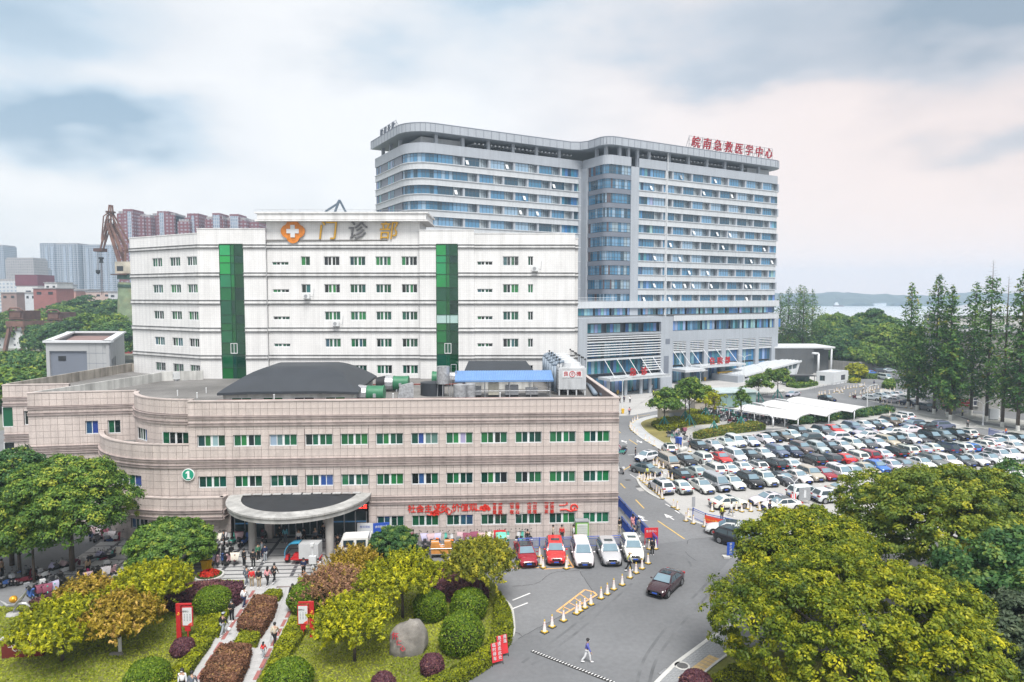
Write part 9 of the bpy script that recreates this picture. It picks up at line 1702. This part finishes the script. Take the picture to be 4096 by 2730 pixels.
# camera pole, bins, planters, sacks, trolley
p = Q2(1332,525,.2); t = thing('camera_pole','white monitoring pole with a control box on the entrance steps','pole',(p.x,p.y,.2)); MB().cyl((0,0,0),(0,0,2.6),.09,.09,8).build('pole',M_ww,t,40); MB().box(-.32,.32,-.16,.16,1.0,1.7).build('control_box',M_ww,t); MB().box(-.14,.14,-.2,.12,2.6,2.85).build('camera',M_frame,t); MB().box(-.13,.13,-.13,.13,.55,.8).build('clamp_box',M_frame,t)
M_yb = mat('bin_yellow',(.70,.42,.01),.5,.06,2.)
def wbin(p,lab,z=0.,m=None,h=1.05,rz=0): t = thing('waste_bin',lab,'waste bin',(p.x,p.y,z),rz,'waste bins'); MB().add([(x,y,zz_) for zz_,k in ((.08,.8),(h*.88,1.)) for x,y in ((-.28*k,-.32*k),(.28*k,-.32*k),(.28*k,.32*k),(-.28*k,.32*k))],[(3,2,1,0),(4,5,6,7),(0,1,5,4),(1,2,6,5),(2,3,7,6),(3,0,4,7)]).build('tub',m or M_yb,t); MB().box(-.31,.31,-.36,.34,h*.885,h).build('lid',m or M_yb,t); MB().cyl((-.3,.28,.1),(.3,.28,.1),.1,None,10).build('wheel',M_tyre,t); return t
wbin(Q2(295,500),'yellow waste bin beside the round tree, next to the red flowers',.1,rz=.1); wbin(Q2(335,495),'yellow waste bin nearest the steps behind the red flowers',.1,rz=.1); wbin(Q2(1790,450,.4),'yellow waste bin below the truck, nearer the cleaner',.4); wbin(Q2(1838,445,.4),'yellow waste bin below the truck, by the garden hedge',.4); wbin(Z4(1225,360),'blue waste bin half turned at the kerb of the scooter yard',0,M_blue,1.2,.5); wbin(Z4(1265,370),'blue waste bin at the tip of the yard kerb',0,M_blue,1.25,.1); wbin(R6(185,462),'yellow waste bin by the emergency doors'); wbin(R6(1096,322),'yellow waste bin before the admissions doors'); wbin(R6(238,665),'yellow waste bin at the plaza kerb')
for p,lab,r in ((Q2(332,560),'round stone planter of red flowers beside the yellow bins',1.0),(Q2(1665,510,.2),'bed of red flowers beside the cleaner at the steps',.85)):
    t = thing('flower_planter',lab,'planter',(p.x,p.y,0)); MB().cyl((0,0,0),(0,0,.32),r+.25,r+.25,24).cyl((0,0,.32),(0,0,.34),r+.08,r+.08,24,1).build('rim',[M_kerb,M_soil],t,40); n_ = 900; d = unit(n_); d[:,2] = abs(d[:,2]); obj('flowers',leaf_mesh('flowers',d*np.array([r*.85,r*.85,.35])+np.array([0,0,.36]),d,.1,RNG.uniform(0,1,n_),LF_red,1.3),t); d2 = unit(500); d2[:,2] = abs(d2[:,2])*.6; obj('leaves',leaf_mesh('leaves',d2*np.array([r,r,.3])+np.array([0,0,.3]),d2,.12,.4+RNG.normal(size=500)*.2,LF_dark,1.5),t)
p = Q2(1610,465,.4); wbin(p,'red waste tub behind the sitting cleaner',.4,M_red,.9); p = Q2(1655,450,.4); tag(MB().ball((0,0,.42),.33,.3,.45,12,8,jit=.08).cyl((0,0,.8),(0,0,1.05),.1,.14,8).build('sack',mat('sack_yellow',(.72,.55,.03),.5,.15,3.),None,True,loc=(p.x,p.y,.4)),'tied yellow rubbish sack next to the red tub','sack')
p = Q2(1700,460,.4); tag(MB().ball((0,0,.35),.4,.3,.38,12,8,jit=.12).build('sack',M_foil,None,True,loc=(p.x,p.y,.4)),'pale plastic bundle beside the yellow sack','sack')
p = Q3(1000,205); tro_ = thing('trolley','steel push trolley carrying orange cartons on the lane','trolley',(p.x,p.y,0),FRZ); mb = MB(); mb.box(-1.1,1.1,-.5,.5,.35,.42); [mb.tube([(x,y,.1),(x,y,.95)],.03) for x in (-1.08,1.08) for y in (-.48,.48)]; mb.tube([(-1.08,-.48,.95),(1.08,-.48,.95),(1.08,.48,.95),(-1.08,.48,.95),(-1.08,-.48,.95)],.03); mb.build('frame',M_metal,tro_)
for x in (-.9,.9):
    for y in (-.4,.4): MB().cyl((x,y-.03,.1),(x,y+.03,.1),.1,None,10).build('wheel',M_tyre,tro_,40)
M_carton = mat('carton_orange',(.55,.24,.06),.7,.1,2.)
for i,(x,y,z,w,h_,lab) in enumerate(((-.65,0,.43,.9,.75,'orange carton at the front end of the trolley'),(.3,0,.43,1.0,.55,'low orange carton in the middle of the trolley'),(.62,0,.985,.85,.55,'orange carton stacked on top at the courier end'),(-.7,.02,1.185,.75,.3,'flat orange carton on top at the front end'))):
    q = Matrix.Translation(tro_.location) @ Matrix.Rotation(FRZ,4,'Z') @ Vector((x,y,z)); t = thing('carton',lab,'carton',q,FRZ+.03*i,'cartons on the trolley'); MB().box(-w/2,w/2,-.42,.42,0,h_).build('box',M_carton,t); MB().box(-w/2-.003,w/2+.003,-.06,.06,h_*.02,h_+.003).build('tape',M_ww,t)
# vending machine, wall lamp, small doors
q = FM @ Vector((39.3,-.55,0)); vm = thing('vending_machine','bright green vending machine with rows of bottles against the beige wall','vending machine',q,FRZ); M_vg = mat('vending_green',(.16,.45,.04),.4,.05); MB().box(-.65,.65,-.35,.35,0,1.95).build('casing',M_vg,vm); MB().box(-.55,.55,-.37,-.351,.45,1.8).build('window',mat('vending_window',(.55,.6,.5),.2,.05),vm)
mb = MB(); [mb.cyl((-.48+k*.12,-.385,.55+r_*.25),(-.48+k*.12,-.385,.72+r_*.25),.035,None,6) for k in range(9) for r_ in range(5)]; o = mb.build('bottle',M_frame,vm); o['kind'] = 'stuff'; MB().box(-.7,.7,-.4,.4,1.952,2.1).build('hood',M_grey,vm)
for x,rz,lab,tx in ((19.0,.2,'blue poster board leaning behind the truck bed','请佩戴口罩'),(17.4,-.1,'pale poster board behind the truck cab','就诊须知')): q = FM @ Vector((x,-1.2,.5)); t = thing('poster_board',lab,'poster board',q,FRZ+rz); MB().box(-.8,.8,-.03,.03,.6,1.9).build('panel',M_blue if x > 18 else M_ww,t); lettering(tx,.26,M_ww if x > 18 else M_blue,t,(0,-.035,1.5),depth=.01); MB().box(-.7,-.64,-.03,.03,0,.6).box(.64,.7,-.03,.03,0,.6).build('leg',M_metal,t)
# plaza details: lockers, hatch, balls, stone bollards
p = R6(1300,312); lk_ = thing('parcel_locker','yellow parcel locker cabinet beside the garage ramp','locker',(p.x,p.y,0),R(25)); MB().box(-2.4,2.4,-.3,.3,0,2.3).box(-2.5,2.5,-.6,.4,2.31,2.5).build('casing',M_yb,lk_)
lm = MB().box(-.2,.2,-.03,0,-.15,.15).mesh('door',M_ww)
for i in range(8):
    for k in range(5): obj('door',lm,lk_,(-2.0+i*.57,-.3,.35+k*.42))
p = R6(775,738); hb = thing('stone_hatch','stone-clad service hatch with a dark louvre on the island','hatch',(p.x,p.y,.14),R(10)); MB().box(-2.5,2.5,0,2.6,0,1.9).build('wall',mat('buff_stone',(.42,.38,.32),.8,.1,1.),hb); MB().box(-2.8,2.8,-.3,2.9,1.902,2.15).build('roof',MATS['buff_stone'],hb); MB().box(-1.2,1.2,-.06,-.002,.3,1.5).build('louvre',M_grey,hb)
p = R6(1110,640); hb = thing('stone_hatch','second stone service hatch among the scooters, farther back','hatch',(p.x,p.y,.01),R(10)); MB().box(-2.6,2.6,0,2.4,0,2.2).build('wall',MATS['buff_stone'],hb); MB().box(-2.9,2.9,-.3,2.7,2.202,2.45).build('roof',MATS['buff_stone'],hb)
for i,(x,y) in enumerate(((1290,515),(1330,500),(1368,490))): p = Z4(x,y); b_ = thing('stone_ball',['stone ball bollard nearest the small hatchback','stone ball bollard in the middle of the three','stone ball bollard nearest the black sedan'][i],'bollard',(p.x,p.y,0),0,'stone balls at the yard kerb'); MB().ball((0,0,.42),.38,.38,.38,14,10).build('ball',M_kerb,b_,True); MB().cyl((0,0,0),(0,0,.12),.28,.25,12).build('foot',M_kerb,b_,40)
for i in range(14):
    p = Z7(930+i*26,312-i*3.2); b_ = thing('stone_ball','white stone ball, %s in the line along the plaza edge' % ORD[i],'bollard',(p.x,p.y,0),0,'stone balls along the plaza edge'); MB().ball((0,0,.5),.5,.5,.48,10,7).build('ball',M_kerb,b_,True); MB().cyl((0,0,0),(0,0,.14),.34,.3,10).build('foot',M_kerb,b_,40)
a,b = Z6(0,505),Z6(420,418); fr_ = thing('guard_rail','low dark guard rail in front of the gate house','rail',(a.x,a.y,0)); d = b-a; mb = MB(); mb.tube([(0,0,.8),(d.x,d.y,.8)],.06); mb.build('rail',M_grey,fr_); [MB().cyl((d.x*k/9,d.y*k/9,0),(d.x*k/9,d.y*k/9,.8),.06,None,5).build('post',M_grey,fr_) for k in range(10)]
p = Z3(1775,190); eb = thing('utility_cabinet','grey utility cabinet before the grey apartment block','cabinet',(p.x,p.y,.1),-.2); MB().box(-.8,.8,-.3,.3,.1,2.2).build('casing',M_pan2,eb); MB().box(-.75,.75,-.28,.28,0,.1).build('plinth',M_dark,eb)
